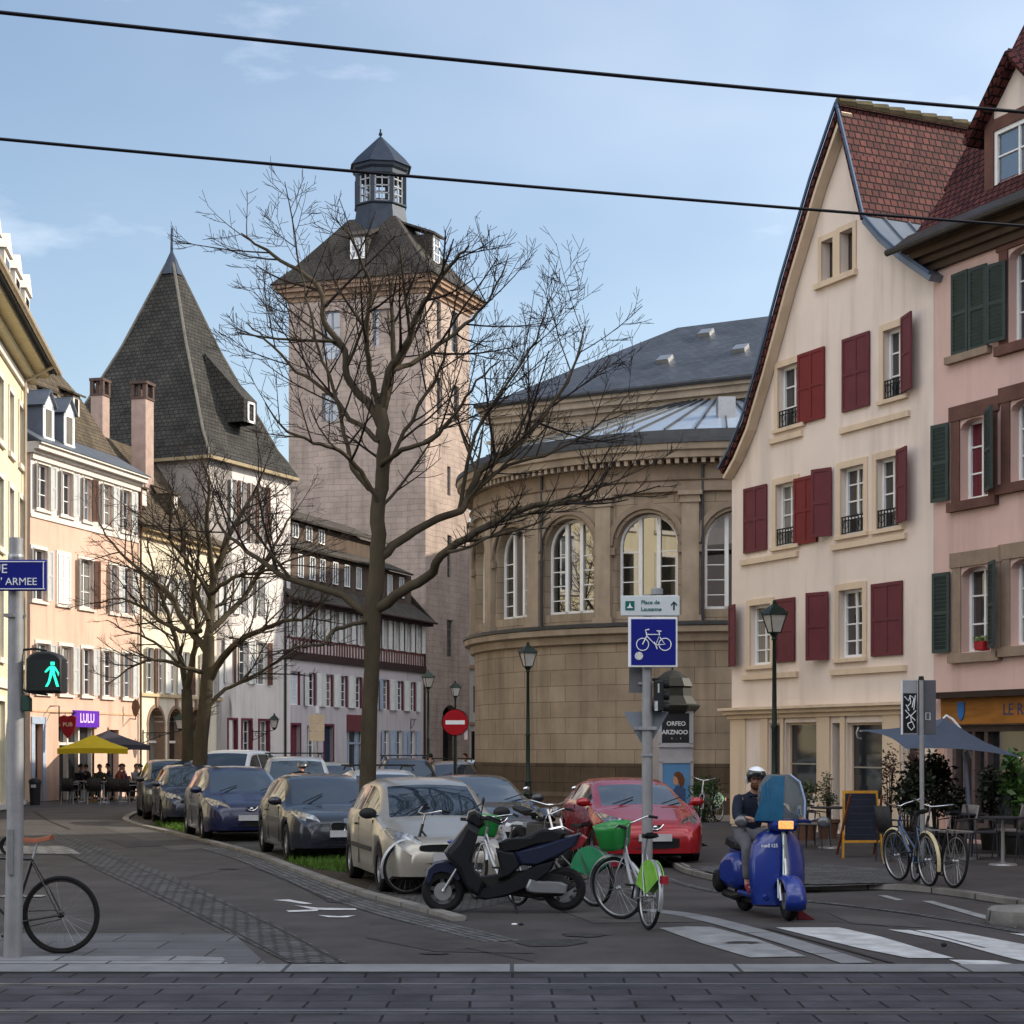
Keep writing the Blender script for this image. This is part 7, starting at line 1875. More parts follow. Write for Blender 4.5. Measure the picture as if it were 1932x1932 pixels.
brownh = mat('brown_hair', (.035, .018, .010), .6, .3, 30); blackh = mat('black_hair', (.008, .007, .006), .5, .3, 30); blondh = mat('blond_hair', (.22, .13, .05), .6, .3, 30)

# ================================================================== blue scooter and its rider
vb = mat('scooter_blue', (.003, .022, .20), .3, .05, 3, coat=.5); vbd = mat('apron_blue', (.008, .022, .14), .45, .1, 4)
F0 = gnd(1492, 1737); ang = R(-90+16); wbv = 1.24
d = V((math.cos(ang), math.sin(ang), 0)); vl = F0-d*wbv
ve = thing('motor_scooter', 'bright blue classic scooter with a tall windscreen, ridden along the street', 'scooter', vl, ang, None, lean=R(-1))
St = Matrix.Translation((1.05, 0, .6)) @ Matrix.Rotation(R(-7), 4, 'Z') @ Matrix.Translation((-1.05, 0, -.6))
swheel(ve, (0, 0, .215), .215, .11); swheel(ve, (wbv, 0, .215), .215, .11, St)
mb = MB(); vs = []; rows_ = [(.12, .24, .93), (.13, .25, .98), (.15, .30, 1.03), (.40, .33, 1.03), (.62, .335, 1.02), (.80, .30, 1.0), (.92, .22, .985), (.97, .12, .975)]
cols = 13
for z, hw_, x in rows_:
    for k in range(cols):
        u = -1+2*k/(cols-1); vs.append(V((x-.16*abs(u)**2.2, u*hw_, z)))
mb.add(vs, [(i*cols+j, i*cols+j+1, (i+1)*cols+j+1, (i+1)*cols+j) for i in range(len(rows_)-1) for j in range(cols-1)])
ls = mb.build('leg_shield', vb, ve, True, angle=60); ls.modifiers.new('s', 'SOLIDIFY').thickness = .025
mb = MB(); mb.tube([(1.045, 0, .92), (1.075, 0, .62), (1.10, 0, .42)], [.022, .030, .040], 8); mb.build('horn_cast', mat('chrome_trim', (.5, .52, .56), .2, 0, metal=.9), ls, True)
text('mod 125', .055, white, face_m((1.03, -.17, .80), (0, 1, 0)) , ve, 'lettering', world=False)
mb = MB(); mb.box(.25, 1.0, -.20, .20, .20, .245); mb.tube([(1.0, -.19, .24), (.25, -.19, .24)], .03, 6); mb.build('floorboard', vb, ve, bevel=.015)
for sy in (-1, 1):
    mb = MB(); mb.prism([(.34, .32), (.38, .56), (.25, .68), (-.02, .68), (-.20, .58), (-.26, .44), (-.20, .32), (-.05, .26), (.22, .26)], sy*.06, sy*.27, .10); mb.build('side_cowl', vb, ve, True, angle=50)
mb = MB(); mb.prism([(.36, .24), (.40, .68), (-.22, .72), (-.32, .50), (-.26, .34), (-.08, .42)], -.12, .12, .04); mb.build('rear_body', vbd, ve, True, angle=50)
mb = MB(); mb.prism([(.36, .70), (.40, .80), (.20, .82), (-.10, .80), (-.28, .84), (-.32, .75), (-.1, .70)], -.15, .15, .05); mb.build('seat', seatm, ve, True, angle=50)
mb = MB(); mb.prism([(-.29, .50), (-.34, .52), (-.36, .60), (-.29, .62)], -.07, .07, .01); mb.build('tail_light', mat('amber_lens', (.55, .18, .05), .2, 0, coat=1), ve)
mb = MB(); mb.prism([(-.10, .30), (-.12, .46), (-.26, .46), (-.32, .36), (-.28, .24), (-.18, .20)], -.30, -.14, .05); mb.build('exhaust_box', mat('black_bag', (.010, .010, .010), .7, .2, 8), ve, True, angle=50)
mb = MB(); mb.tube([(.3, -.16, .22), (.1, -.17, .18), (-.16, -.18, .2)], [.03, .05, .05], 8); mb.prism([(.5, .12), (.5, .22), (.0, .24), (-.1, .14)], -.12, .12, .03); mb.build('engine', plasd, ve, True)
fm_ = MB(St); vs = []
for i in range(9):
    a = R(lerp(-25, 178, i/8)); rr_ = .265
    for k in range(9):
        u = -1+2*k/8; vs.append(V((wbv+math.cos(a)*(rr_-.03*abs(u)**2)*1.08, u*.115, .235+math.sin(a)*(rr_-.05*abs(u)**3)*(1.0))))
fm_.add(vs, [(i*9+j, i*9+j+1, (i+1)*9+j+1, (i+1)*9+j) for i in range(8) for j in range(8)]); fo_ = fm_.build('front_mudguard', vb, ve, True, angle=70); fo_.modifiers.new('s', 'SOLIDIFY').thickness = .012
mb = MB(St); mb.tube([(1.0, 0, .95), (1.12, .0, .50), (1.18, -.09, .38), (wbv, -.09, .215)], .022, 8); mb.tube([(1.17, -.10, .45), (wbv-.02, -.11, .24)], .016, 6); mb.build('fork', alu, ve, True)
mb = MB(St); mb.prism([(.86, .97), (.84, 1.06), (.90, 1.10), (1.04, 1.09), (1.09, 1.03), (1.06, .96)], -.15, .15, .05); mb.tube([(.93, -.12, 1.06), (.86, -.28, 1.07), (.82, -.37, 1.06)], .020, 8); mb.tube([(.93, .12, 1.06), (.86, .28, 1.07), (.82, .37, 1.06)], .020, 8); hs_ = mb.build('headset', vbd, ve, True, angle=50)
mb = MB(St); mb.box(1.075, 1.10, -.085, .085, .985, 1.075); mb.build('headlight', mat('lit_headlamp', (1.0, .42, .12), .3, .5, 40, emit=.55), hs_, bevel=.01)
for sy in (-1, 1):
    mb = MB(St); mb.tube([(.90, sy*.33, 1.07), (.93, sy*.42, 1.10), (.95, sy*.46, 1.08)], .006, 5); mb.ball((.96, sy*.47, 1.06), (.035, .075, .065), 12, 8); mb.build('mirror', mat('mirror_shell', (.12, .12, .13), .25, 0, metal=.5), hs_, True)
wg = mat('windscreen_plastic', (.42, .50, .56), .06, 0, trans=.85, ior=1.15)
mb = MB(St); vs = []; rws = [(1.08, 1.05, .20), (1.14, 1.06, .27), (1.30, 1.03, .28), (1.46, .97, .25), (1.56, .93, .16), (1.58, .92, .10)]
for z, x, hw_ in rws:
    for k in range(11): u = -1+2*k/10; vs.append(V((x-.10*u*u, u*hw_, z)))
mb.add(vs, [(i*11+j, i*11+j+1, (i+1)*11+j+1, (i+1)*11+j) for i in range(5) for j in range(10)]); ws_ = mb.build('windscreen', wg, hs_, True)
teal = mat('teal_fabric', (.010, .075, .15), .6, .2, 8)
mb = MB(St); mb.prism([(1.02, 1.07), (1.02, 1.42), (.95, 1.50), (.85, 1.45), (.80, 1.12)], -.20, -.17, .01)
vs = []
for z, x, a0, a1 in ((1.07, 1.06, -.33, -.03), (1.30, 1.06, -.26, -.02), (1.44, 1.01, -.24, .0), (1.56, .95, -.12, .02)):
    for k in range(5): u = lerp(a0, a1, k/4); vs.append(V((x-.9*u*u, u, z)))
mb.add(vs, [(i*5+j, i*5+j+1, (i+1)*5+j+1, (i+1)*5+j) for i in range(3) for j in range(4)]); te = mb.build('wind_apron', teal, hs_, True, angle=60)
mb = MB(St); mb.tube([(.99, .24, 1.10), (.96, .25, 1.30), (.93, .20, 1.50), (.88, .10, 1.58)], .012, 6); mb.build('windscreen_frame', mat('pale_blue_frame', (.20, .30, .50), .3, 0, coat=1), hs_, True)
pr_ = thing('person', 'scooter rider in a white helmet, navy jacket, grey jeans and maroon shoes', 'person', vl, ang, None, lean=R(-1))
J = dict(pel=(.10, 0, .88), che=(.17, 0, 1.23), neck=(.24, 0, 1.39), head=(.30, -.02, 1.51), face=(.40, -.07, 1.50), shl=(.18, .19, 1.30), shr=(.18, -.19, 1.30), ell=(.42, .27, 1.10), elr=(.42, -.30, 1.08),
         hal=(.80, .31, 1.09), har=(.80, -.31, 1.09), hil=(.12, .10, .86), hir=(.12, -.11, .86), knl=(.56, .20, .76), knr=(.57, -.24, .78), anl=(.56, .17, .33), anr=(.54, -.21, .33), tol=(.72, .18, .275), tor=(.70, -.23, .275))
fig(pr_, J, navyj, greyj, maroonshoe, fingers=True, helmet=(mat('helmet_white', (.78, .80, .84), .25, 0, coat=.6), mat('helmet_visor', (.010, .012, .016), .08, 0, coat=1)), beard=mat('reddish_beard', (.10, .04, .02), .8, .3, 40))

# ================================================================== people in the distance
def put(label, px, py, rot, J, *a, z=0, group=None, **k):
    g = gnd(px, py, z); t = thing('person', label, 'person', g, R(rot), group); fig(t, J, *a, **k); return t
# cafe terrace under the yellow parasol
fur = mat('cafe_metal', (.30, .30, .31), .4, .1, 5, metal=.6); wick = mat('cafe_wicker', (.025, .022, .022), .7, .3, 20)
def chair_parts(t, sm, lm):
    mb = MB(); mb.box(-.22, .22, -.22, .22, .43, .47); mb.build('seat', sm, t, bevel=.01)
    mb = MB(); vs = []
    for z, x in ((.47, -.22), (.66, -.245), (.88, -.29)):
        for k_ in range(5): u = -1+k_/2; vs.append(V((x+.04*u*u, u*.22, z)))
    mb.add(vs, [(i*5+j, i*5+j+1, (i+1)*5+j+1, (i+1)*5+j) for i in range(2) for j in range(4)]); o = mb.build('backrest', sm, t, True); o.modifiers.new('s', 'SOLIDIFY').thickness = .02
    for sx in (-1, 1):
        for sy in (-1, 1): mb = MB(); mb.tube([(sx*.20, sy*.20, .44), (sx*.23, sy*.22, 0)], .012, 6); mb.build('leg', lm, t, True)
    for sy in (-1, 1): mb = MB(); mb.tube([(-.25, sy*.23, .66), (.0, sy*.25, .66), (.19, sy*.24, .64), (.21, sy*.22, .45)], .013, 6); mb.build('armrest', lm, t, True)
def cchair(label, loc, rot, sm=None, lm=None, group=None):
    t = thing('cafe_chair', label, 'chair', loc, R(rot), group); chair_parts(t, sm or wick, lm or fur); return t
def ctable(label, loc, group=None, top=None):
    t = thing('cafe_table', label, 'table', loc, 0, group); mb = MB(); mb.lathe([(.34, .71), (.35, .72), (.35, .74), (.001, .745)], 20); mb.build('table_top', top or fur, t, True, angle=40)
    mb = MB(); mb.lathe([(.03, .02), (.025, .70)], 10); mb.build('leg', fur, t, True); mb = MB(); mb.lathe([(.22, 0), (.20, .025), (.03, .04)], 16); mb.build('base', fur, t, True, angle=40); return t
ppl = [(150, 1512, -20, 'person in black at the left end of the yellow parasol terrace', blackc, blackh, .0), (168, 1511, 160, 'seated cafe guest in a black coat, second from the left on the terrace', blackc, blackh, .1),
       (187, 1513, -60, 'seated cafe guest with brown hair and a pale scarf under the yellow parasol', olive, brownh, .1), (206, 1509, 200, 'seated guest in dark blue near the middle of the cafe terrace', dkblue, blackh, .0),
       (221, 1511, -10, 'seated guest in a rust coloured top under the right end of the yellow parasol', rust, brownh, .1), (237, 1510, 190, 'seated guest in a plum jacket right of the yellow parasol', plum, blackh, .05),
       (253, 1510, -15, 'seated guest in grey with dark hair near the right end of the cafe terrace', greyc, blackh, .05), (273, 1511, 170, 'seated guest in black at the right end of the terrace near the parked cars', blackc, blackh, .12)]
clab = ['guest in black at the left end of the cafe', 'second guest from the left, in a black coat', 'guest with brown hair and pale scarf', 'guest in dark blue in the middle of the cafe', 'guest in rust under the parasol end', 'guest in plum right of the parasol', 'guest in grey near the right end', 'guest in black nearest the parked cars']
for x, y, rot, lab, top, hair, ln in ppl:
    put(lab, x, y, rot, seated(ln, .34, rg.uniform(-1, 1)), top, blackc, blackc, hair, group=None)
    cchair('dark terrace chair carrying the '+clab[ppl.index((x, y, rot, lab, top, hair, ln))], gnd(x, y), rot)
for i, (x, y) in enumerate(((159, 1513), (196, 1514), (229, 1513), (262, 1513))):
    ctable(['first round cafe table from the left under the yellow parasol', 'second round cafe table, under the middle of the yellow parasol', 'third round cafe table, right of the yellow parasol', 'fourth round cafe table, nearest the parked cars'][i], gnd(x, y))
for i, (x, y, r_) in enumerate(((132, 1517, 80), (216, 1518, 95), (244, 1519, 60), (178, 1518, 100))):
    cchair(['empty terrace chair at the far left of the cafe', 'empty chair with its back to the street, third from the left', 'empty chair with its back to the street, rightmost', 'empty chair with its back to the street, second from the left'][i], gnd(x, y), r_)
put('person in a black coat walking by the far street lamp behind the cars', 812, 1524, 95, standing(.12), blackc, blackc, blackc, blackh)
put('person in dark clothes standing below the no-entry sign far back', 880, 1520, 200, standing(.0), dkblue, blackc, blackc, brownh)
# motorcyclist seen from behind
mc = thing('motorcycle', 'motorcycle far back between the cars, carrying a rider in black', 'motorcycle', gnd(565, 1568), R(80))
swheel(mc, (.72, 0, .30), .30, .12); swheel(mc, (-.68, 0, .30), .30, .15)
mb = MB(); mb.prism([(.55, .75), (.30, .95), (-.1, .85), (-.75, .88), (-.80, .75), (-.2, .35), (.3, .35)], -.16, .16, .06); mb.build('body', plasd, mc, True, angle=40)
mb = MB(); mb.tube([(.35, -.36, 1.05), (.45, 0, 1.0), (.35, .36, 1.05)], .015, 6); mb.tube([(.45, 0, 1.0), (.72, 0, .3)], .03, 6); mb.build('handlebar', chrome, mc, True)
mb = MB(); mb.prism([(-.60, .9), (-.95, .92), (-.97, 1.20), (-.62, 1.22)], -.20, .20, .06); mb.build('top_case', plasd, mc, True, angle=40)
rd = thing('person', 'motorcyclist in a black jacket and black helmet seen from behind among the cars', 'person', gnd(565, 1568), R(80))
fig(rd, dict(pel=(-.2, 0, .90), che=(.0, 0, 1.22), neck=(.14, 0, 1.36), head=(.24, 0, 1.46), face=(.34, 0, 1.44), shl=(.02, .19, 1.28), shr=(.02, -.19, 1.28), ell=(.20, .30, 1.08), elr=(.20, -.30, 1.08), hal=(.36, .34, 1.08), har=(.36, -.34, 1.08), hil=(-.15, .11, .88), hir=(-.15, -.11, .88), knl=(.22, .24, .70), knr=(.22, -.24, .70), anl=(-.02, .24, .32), anr=(-.02, -.24, .32), tol=(.12, .25, .28), tor=(.12, -.25, .28)), blackc, blackc, blackc, fingers=True, helmet=(mat('helmet_black', (.015, .015, .017), .25, 0, coat=1), mat('helmet_visor', (.01, .012, .016), .08)))
# ================================================================== lamps
lampm = mat('lamp_green', (.012, .022, .018), .4, .2, 6)
milk = mat('lamp_glass', (.50, .49, .46), .25, .1, 6, trans=.2)
def lantern(t, c, s_=1.0, world=False):
    c = V(c); mb = MB(); q = lambda w_, z: [c+V((sx*w_*s_, sy*w_*s_, z*s_)) for sx, sy in ((-1,-1),(1,-1),(1,1),(-1,1))]
    A, B = q(.10, 0), q(.19, .38)
    for k in range(4): mb.tube([A[k], B[k]], .013*s_, 4)
    for ring_ in (A, B):
        for k in range(4): mb.tube([ring_[k], ring_[(k+1) % 4]], .014*s_, 4)
    vs = q(.22, .38)+q(.13, .52)+q(.06, .58)+q(.03, .62)
    mb.add(vs, [(i*4+k, i*4+(k+1) % 4, (i+1)*4+(k+1) % 4, (i+1)*4+k) for i in range(3) for k in range(4)]+[(3,2,1,0),(12,13,14,15)])
    mb.ball(c+V((0, 0, .65*s_)), .045*s_, 8, 6)
    for k in range(4): mb.ball(q(.20, .43)[k], .022*s_, 6, 4)
    mb.lathe([(.05*s_, -.10*s_), (.11*s_, -.01*s_), (.11*s_, .01*s_)], 8, c)
    h_ = mb.build('lantern_frame', lampm, t, world=world)
    mb = MB(); vs = q(.092, .01)+q(.178, .375); mb.add(vs, [(k, (k+1) % 4, (k+1) % 4+4, k+4) for k in range(4)]); mb.build('lantern_glass', milk, h_, world=world)
def lamp(label, px, pyt, Y, z0=0.0):
    g = at(px, HY, Y); g.z = z0; t = thing('street_lamp', label, 'street lamp', g, R(20), 'cast iron street lamps')
    top = at(px, pyt, Y).z-z0
    mb = MB(); hh = top-.70
    mb.lathe([(.16, 0), (.16, .08), (.13, .12), (.12, .55), (.14, .60), (.10, .66), (.085, .9), (.10, .95), (.065, 1.0), (.058, 2.2), (.075, 2.25), (.055, 2.3), (.040, hh-.15), (.07, hh-.12), (.04, hh-.06), (.04, hh)], 14)
    mb.build('post', lampm, t, True, angle=50); lantern(t, (0, 0, hh+.02))
    return t
lamp('tall black street lamp before the cream gable house, right foreground', 1461, 1133, 38.2, SWZ)
lamp('black street lamp standing against the round hall wall', 996, 1212, 50.6)
lamp('black street lamp left of the no-entry sign', 808, 1264, 71)
lamp('black street lamp directly behind the no-entry sign, before the tower gate', 859, 1285, 82)
def wlamp(label, fr, u, z, s_=1.0, out=1.5):
    t = thing('wall_lamp', label, 'wall lamp', fr.p(u, z), 0, 'wall lamps on scrolled brackets')
    d = fr.n; mb = MB(); c = fr.p(u, z, .03); Z = V((0, 0, 1))
    mb.tube([c, c+d*out*.62], .022, 6); mb.tube([c-Z*.42, c+Z*.12], .022, 6); mb.tube([c-Z*.40, c+d*.45-Z*.22, c+d*out*.62], .016, 5)
    for k, (x, r_) in enumerate(((.22, .13), (.50, .10), (.72, .07))):
        mb.tube([c+d*(x+math.cos(a)*r_*(1-a/14))+Z*(-.13+math.sin(a)*r_*(1-a/14)) for a in [i*.6 for i in range(16)]], .012, 4)
    mb.tube([c+d*out*.62, c+d*out*.82+Z*.06, c+d*out*.92+Z*.25, c+d*out*.98+Z*.55, c+d*out*.9+Z*.62], .018, 6)
    mb.build('bracket', iron, t, True, world=True); lantern(t, c+d*out*.84+Z*.16, .95, world=True)
wlamp('scrolled wall lamp on the cream arcade house above its arches', fa, .35, fa.z(285, 1383), out=1.9)
wlamp('scrolled wall lamp on the white house under the pyramid roof', fw_, fw_.U(476), fw_.z(478, 1380), out=1.35)
# oval shield hung on the salmon house + red pub shield
t = thing('hanging_sign', 'brown oval shield on an iron bracket at the corner of the salmon house', 'sign', fp_.p(fp_.U(238), 4.0))
mb = MB(); c = fp_.p(fp_.U(236), fp_.z(238, 1337), .45); mb.M = face_m(c, V((1, 0, 0))); mb.prism([(0, .38), (.12, .28), (.16, .05), (.10, -.22), (0, -.34), (-.10, -.22), (-.16, .05), (-.12, .28)], -.03, .03, .01, 'xy'); mb.M = None; mb.build('shield', mat('brown_shield', (.14, .075, .045), .7, .25, 6), t, True, world=True)
mb = MB(); mb.tube([fp_.p(fp_.U(238)+.3, 3.05, .02), c-V((0, 0, .42)), c-V((0, 0, .34))], .02, 5); mb.build('bracket', iron, t, world=True)
t = thing('hanging_sign', 'red round-topped pub shield above the yellow parasol', 'sign', fp_.p(fp_.U(104), 3.0))
c = fp_.p(fp_.U(90), fp_.z(108, 1372), .80); redm = mat('red_sign', (.20, .008, .014), .45, .1, 5)
mb = MB(); mb.M = face_m(c, V((1, 0, 0))); mb.prism([(-.30, .36), (-.15, .42), (0, .38), (.15, .42), (.30, .36), (.28, .05), (.16, -.25), (0, -.42), (-.16, -.25), (-.28, .05)], -.05, .05, .015, 'xy'); mb.M = None; sg_ = mb.build('shield', redm, t, True, world=True)
text('PUB', .20, mat('cream_lettering', (.6, .5, .35), .5, 0), face_m(c+V((0, -.056, .08)), V((1, 0, 0))), sg_)
mb = MB(); mb.tube([fp_.p(fp_.U(94), c.z+.75, .02), c+V((-.32, 0, .75)), c+V((-.32, 0, -.5))], .025, 5); mb.tube([fp_.p(fp_.U(94), c.z+.5, .02), c+V((.3, 0, .5))], .02, 5); mb.tube([c+V((-.1, 0, .38)), c+V((-.1, 0, .5))], .012, 4); mb.build('bracket', iron, t, world=True)
# litter bin and bottle by the door, far left
t = thing('litter_bin', 'dark rubbish bin beside the blue-grey door at the far left', 'bin', gnd(66, 1519)); mb = MB(); mb.lathe([(.16, 0), (.19, .7), (.21, .72), (.21, .80), (.17, .86), (.05, .9)], 14); mb.build('body', plasd, t, True, angle=40); mb = MB(); mb.box(-.08, .08, -.215, -.19, .58, .68); mb.build('slot', mat('pale_bottle', (.4, .42, .42), .4, .1, 5), t)

# ================================================================== cafe parasols
def parasol(label, apex, half, drop, col, rot, ground, valance=.18):
    t = thing('parasol', label, 'parasol', V((apex.x, apex.y, ground)), R(rot), 'cafe parasols')
    z = apex.z-ground; mb = MB(); c = [V((sx*half, sy*half, z-drop)) for sx, sy in ((-1,-1),(1,-1),(1,1),(-1,1))]
    for k in range(4):
        a, b_ = c[k], c[(k+1) % 4]; m_ = 6
        for i in range(m_):
            p, q_ = a.lerp(b_, i/m_), a.lerp(b_, (i+1)/m_); sag = lambda t_: V((0, 0, -.05*math.sin(math.pi*t_)*0+.03*math.sin(math.pi*t_)))
            p = p+sag(i/m_); q_ = q_+sag((i+1)/m_); top = V((0, 0, z)); mid = lambda r_: top.lerp(r_, .5)-V((0, 0, .03))
            mb.add([p, q_, mid(q_), mid(p), top], [(0,1,2,3),(3,2,4)]); mb.add([p, q_, q_-V((0,0,valance)), p-V((0,0,valance))], [(0,3,2,1)])
    mb.build('canopy', col, t, True, angle=25)
    mb = MB(); mb.tube([(0, 0, 0), (0, 0, z+.05)], .03, 8); mb.lathe([(.28, 0), (.28, .06), (.04, .09)], 16); mb.lathe([(.04, z-.02), (.03, z+.08), (.004, z+.14)], 8); mb.build('pole', mat('wooden_pole', (.16, .09, .04), .6, .2, 5), t, True, angle=40)
    mb = MB()
    for k in range(4): mb.tube([V((0, 0, z-.06)), c[k]-V((0, 0, .02))], .012, 4); mb.tube([V((0, 0, z-.55)), V((0, 0, z-.05)).lerp(c[k], .5)], .010, 4)
    mb.build('ribs', plasd, t); return t
parasol('yellow square cafe parasol over the seated guests', at(176, 1386, 63.0), 1.18, .50, mat('yellow_canvas', (.40, .29, .010), .8, .1, 3), 12, 0)
parasol('dark grey cafe parasol half hidden behind the yellow one', at(204, 1378, 66.0), 1.15, .55, mat('dark_canvas', (.035, .033, .045), .8, .1, 3), 35, 0)

# ================================================================== signs and posts
blue_s = mat('sign_blue', (.005, .010, .17), .5, .05, 4); whit_s = mat('sign_white', (.68, .70, .73), .4, .05, 5); greys = mat('sign_back_grey', (.27, .28, .30), .5, .1, 4, metal=.3)
# left post with street name and pedestrian light
Yp = 16.0
g = gnd(24, 1808); Yp = g.y; t = thing('sign_post', 'thick grey post at the left edge, in front of the black bicycle', 'post', g)
hp = at(30, 1015, Yp).z
mb = MB(); mb.tube([(0, 0, 0), (0.022, 0, 1.2), (.03, 0, hp-.18)], [.082, .074, .066], 18); mb.tube([(.03, 0, hp-.18), (.03, 0, hp)], .060, 12); mb.build('post', galv, t, True, angle=50)
mb = MB(); mb.lathe([(.070, hp-.19), (.072, hp-.17), (.070, hp-.15)], 16, (.03, 0, 0)); mb.box(-.055, .04, -.09, .08, at(0, 1162, Yp).z-.015, at(0, 1162, Yp).z+.015); mb.box(.04, .12, -.01, .01, at(0, 1162, Yp).z-.01, at(0, 1162, Yp).z+.01); mb.box(-.02, .03, -.10, -.075, .75, 1.15); mb.build('clamp', alu, t)
st = thing('street_name_sign', 'dark blue street name sign fixed to the left grey post', 'sign', at(30, 1113, Yp-.1))
x0, x1 = at(-90, 0, Yp-.12).x, at(88, 0, Yp-.12).x; z0, z1 = at(0, 1115, Yp-.12).z, at(0, 1056, Yp-.12).z
mb = MB(); mb.box(x0, x1, Yp-.13, Yp-.10, z0, z1); sp_ = mb.build('panel', blue_s, st, world=True, bevel=.012)
mb = MB(); b_ = .012
for a, c, d_, e in ((x0+b_, x1-b_, z1-.022, z1-.014), (x0+b_, x1-b_, z0+.014, z0+.022), (x1-.030, x1-.022, z0+.02, z1-.02)): mb.box(a, c, Yp-.134, Yp-.129, d_, e)
mb.build('border', whit_s, sp_, world=True)
text('RUE', .115, whit_s, face_m(V((at(0, 1072, Yp).x+.0, Yp-.133, at(0, 1074, Yp-.12).z)), (1, 0, 0)), sp_)
text("D' ARMEE", .092, whit_s, face_m(V((at(40, 1072, Yp).x-.02, Yp-.133, at(0, 1098, Yp-.12).z)), (1, 0, 0)), sp_)
pl = thing('pedestrian_light', 'black pedestrian signal showing a green walking figure', 'traffic light', at(86, 1270, Yp))
x0, x1, z0, z1 = at(54, 0, Yp).x, at(121, 0, Yp).x, at(0, 1308, Yp).z, at(0, 1230, Yp).z; xc = (x0+x1)/2; w2 = (x1-x0)/2; h2 = z1-z0
mb = MB(); pf = [(-w2, 0), (w2, 0), (w2, h2*.82), (w2*.75, h2*.93), (w2*.35, h2), (-w2*.35, h2), (-w2*.75, h2*.93), (-w2, h2*.82)]
mb.M = Matrix.Translation((xc, Yp, z0)); mb.prism(pf, -.10, .12, .02); mb.M = None; ho = mb.build('housing', plasd, pl, True, world=True, angle=40)
mb = MB(); mb.M = Matrix.Translation((xc, Yp-.102, z0)); mb.box(-w2*.85, w2*.85, -.006, 0, h2*.06, h2*.80); mb.M = None; mb.build('lens', mat('dark_lens', (.006, .012, .012), .15, 0, coat=1), ho, world=True)
gm = mat('green_light', (.03, .85, .50), .5, 0, emit=1.0); mb = MB(); mb.M = Matrix.Translation((xc+.085, Yp-.115, z0+.055)) @ Matrix.Scale(.92, 4)
for poly in ([(-.02, .205), (.018, .205), (.018, .238), (-.02, .238)], [(-.028, .115), (.022, .12), (.020, .195), (-.022, .198)], [(-.028, .125), (.0, .12), (-.030, .03), (-.05, .0), (-.072, .0), (-.045, .05)], [(.0, .12), (.024, .12), (.045, .05), (.062, .0), (.036, .0), (.02, .055)], [(-.022, .195), (-.030, .165), (-.062, .135), (-.078, .14), (-.06, .165), (-.035, .19)], [(.020, .195), (.040, .17), (.062, .13), (.055, .10), (.045, .13), (.022, .165)]):
    mb.prism(poly, -.003, .0)
mb.M = None; mb.build('walking_figure', gm, ho, world=True)
mb = MB(); mb.tube([at(44, 1226, Yp), at(66, 1224, Yp), at(88, 1228, Yp)], .012, 6); mb.tube([at(42, 1300, Yp), at(54, 1306, Yp), at(90, 1311, Yp)], .010, 6); mb.build('bracket', iron, pl, True, world=True)
t = thing('push_button_box', 'small dark green signal box on the left grey post below the green figure', 'signal box', at(50, 1325, Yp)); a, b_ = at(44, 1342, Yp), at(58, 1312, Yp); mb = MB(); mb.M = Matrix.Translation((a.x, Yp, a.z)); mb.prism([(0, 0), (b_.x-a.x, 0), (b_.x-a.x, (b_.z-a.z)*.8), ((b_.x-a.x)*.6, b_.z-a.z), (0, b_.z-a.z)], -.06, .06, .01); mb.M = None; mb.build('box', mat('green_box', (.03, .06, .045), .5, .1, 5), t, True, world=True)
# main post with bicycle sign
Ym = 22.0; g = gnd(1221, 1700); Ym = g.y; t = thing('sign_post', 'tall grey post carrying the blue bicycle sign among the parked bicycles', 'post', g)
ht_ = at(0, 1122, Ym).z; mb = MB(); mb.tube([(0, 0, 0), (0, 0, 1.9), (.0, 0, ht_)], [.068, .066, .060], 18); mb.tube([(.03, .03, 2.3), (.03, .03, 2.9)], .03, 8); mb.build('post', galv, t, True, angle=50)
mb = MB(); z = at(0, 1414-40, Ym).z; mb.box(-.10, .11, -.085, .085, z-.02, z+.02); z = at(0, 1425, Ym).z; mb.box(-.075, .075, -.075, .075, z-.012, z+.012); mb.tube([(.19, 0, ht_-.2), (.19, 0, ht_-.08)], .03, 6); mb.lathe([(.062, ht_), (.075, ht_+.0), (.075, ht_+.07), (.001, ht_+.09)], 12, (.12, 0, -.0)); mb.build('clamp', greys, t)
bs = thing('bicycle_sign', 'square blue sign with a white bicycle on the grey post', 'sign', at(1231, 1259, Ym-.1)); yy = Ym-.10
x0, x1, z0, z1 = at(1185, 0, yy).x, at(1278, 0, yy).x, at(0, 1259, yy).z, at(0, 1164, yy).z
mb = MB(); mb.box(x0, x1, yy-.025, yy, z0, z1); bp_ = mb.build('panel', whit_s, bs, world=True, bevel=.008)
mb = MB(); mb.box(x0+.035, x1-.022, yy-.030, yy-.024, z0+.025, z1-.028); mb.build('blue_field', blue_s, bp_, world=True)
xc, zc, k_ = (x0+x1)/2+.004, (z0+z1)/2-.03, .00206*0+(x1-x0)/93*.98
mb = MB(); PX = lambda a, b: V((xc+(a-1231.5)*k_, yy-.034, zc-(b-1219.0)*k_))
def ringp(c, r_, w_=.006): mb.tube([c+V((math.cos(a)*r_, 0, math.sin(a)*r_)) for a in [i*math.pi/12 for i in range(24)]], w_, 5, closed=True)
ringp(PX(1211, 1219), .074); ringp(PX(1254, 1219), .074)
for pts in ([(1211, 1219), (1219, 1203), (1218, 1196), (1216, 1192), (1224, 1190)], [(1219, 1200), (1244, 1200), (1236, 1220), (1219, 1203)], [(1244, 1200), (1242, 1194), (1238, 1193), (1247, 1194)], [(1236, 1220), (1254, 1219), (1244, 1205)], [(1236, 1220), (1239, 1228)], [(1236, 1220), (1233, 1214)]): mb.tube([PX(*p) for p in pts], .0075, 5)
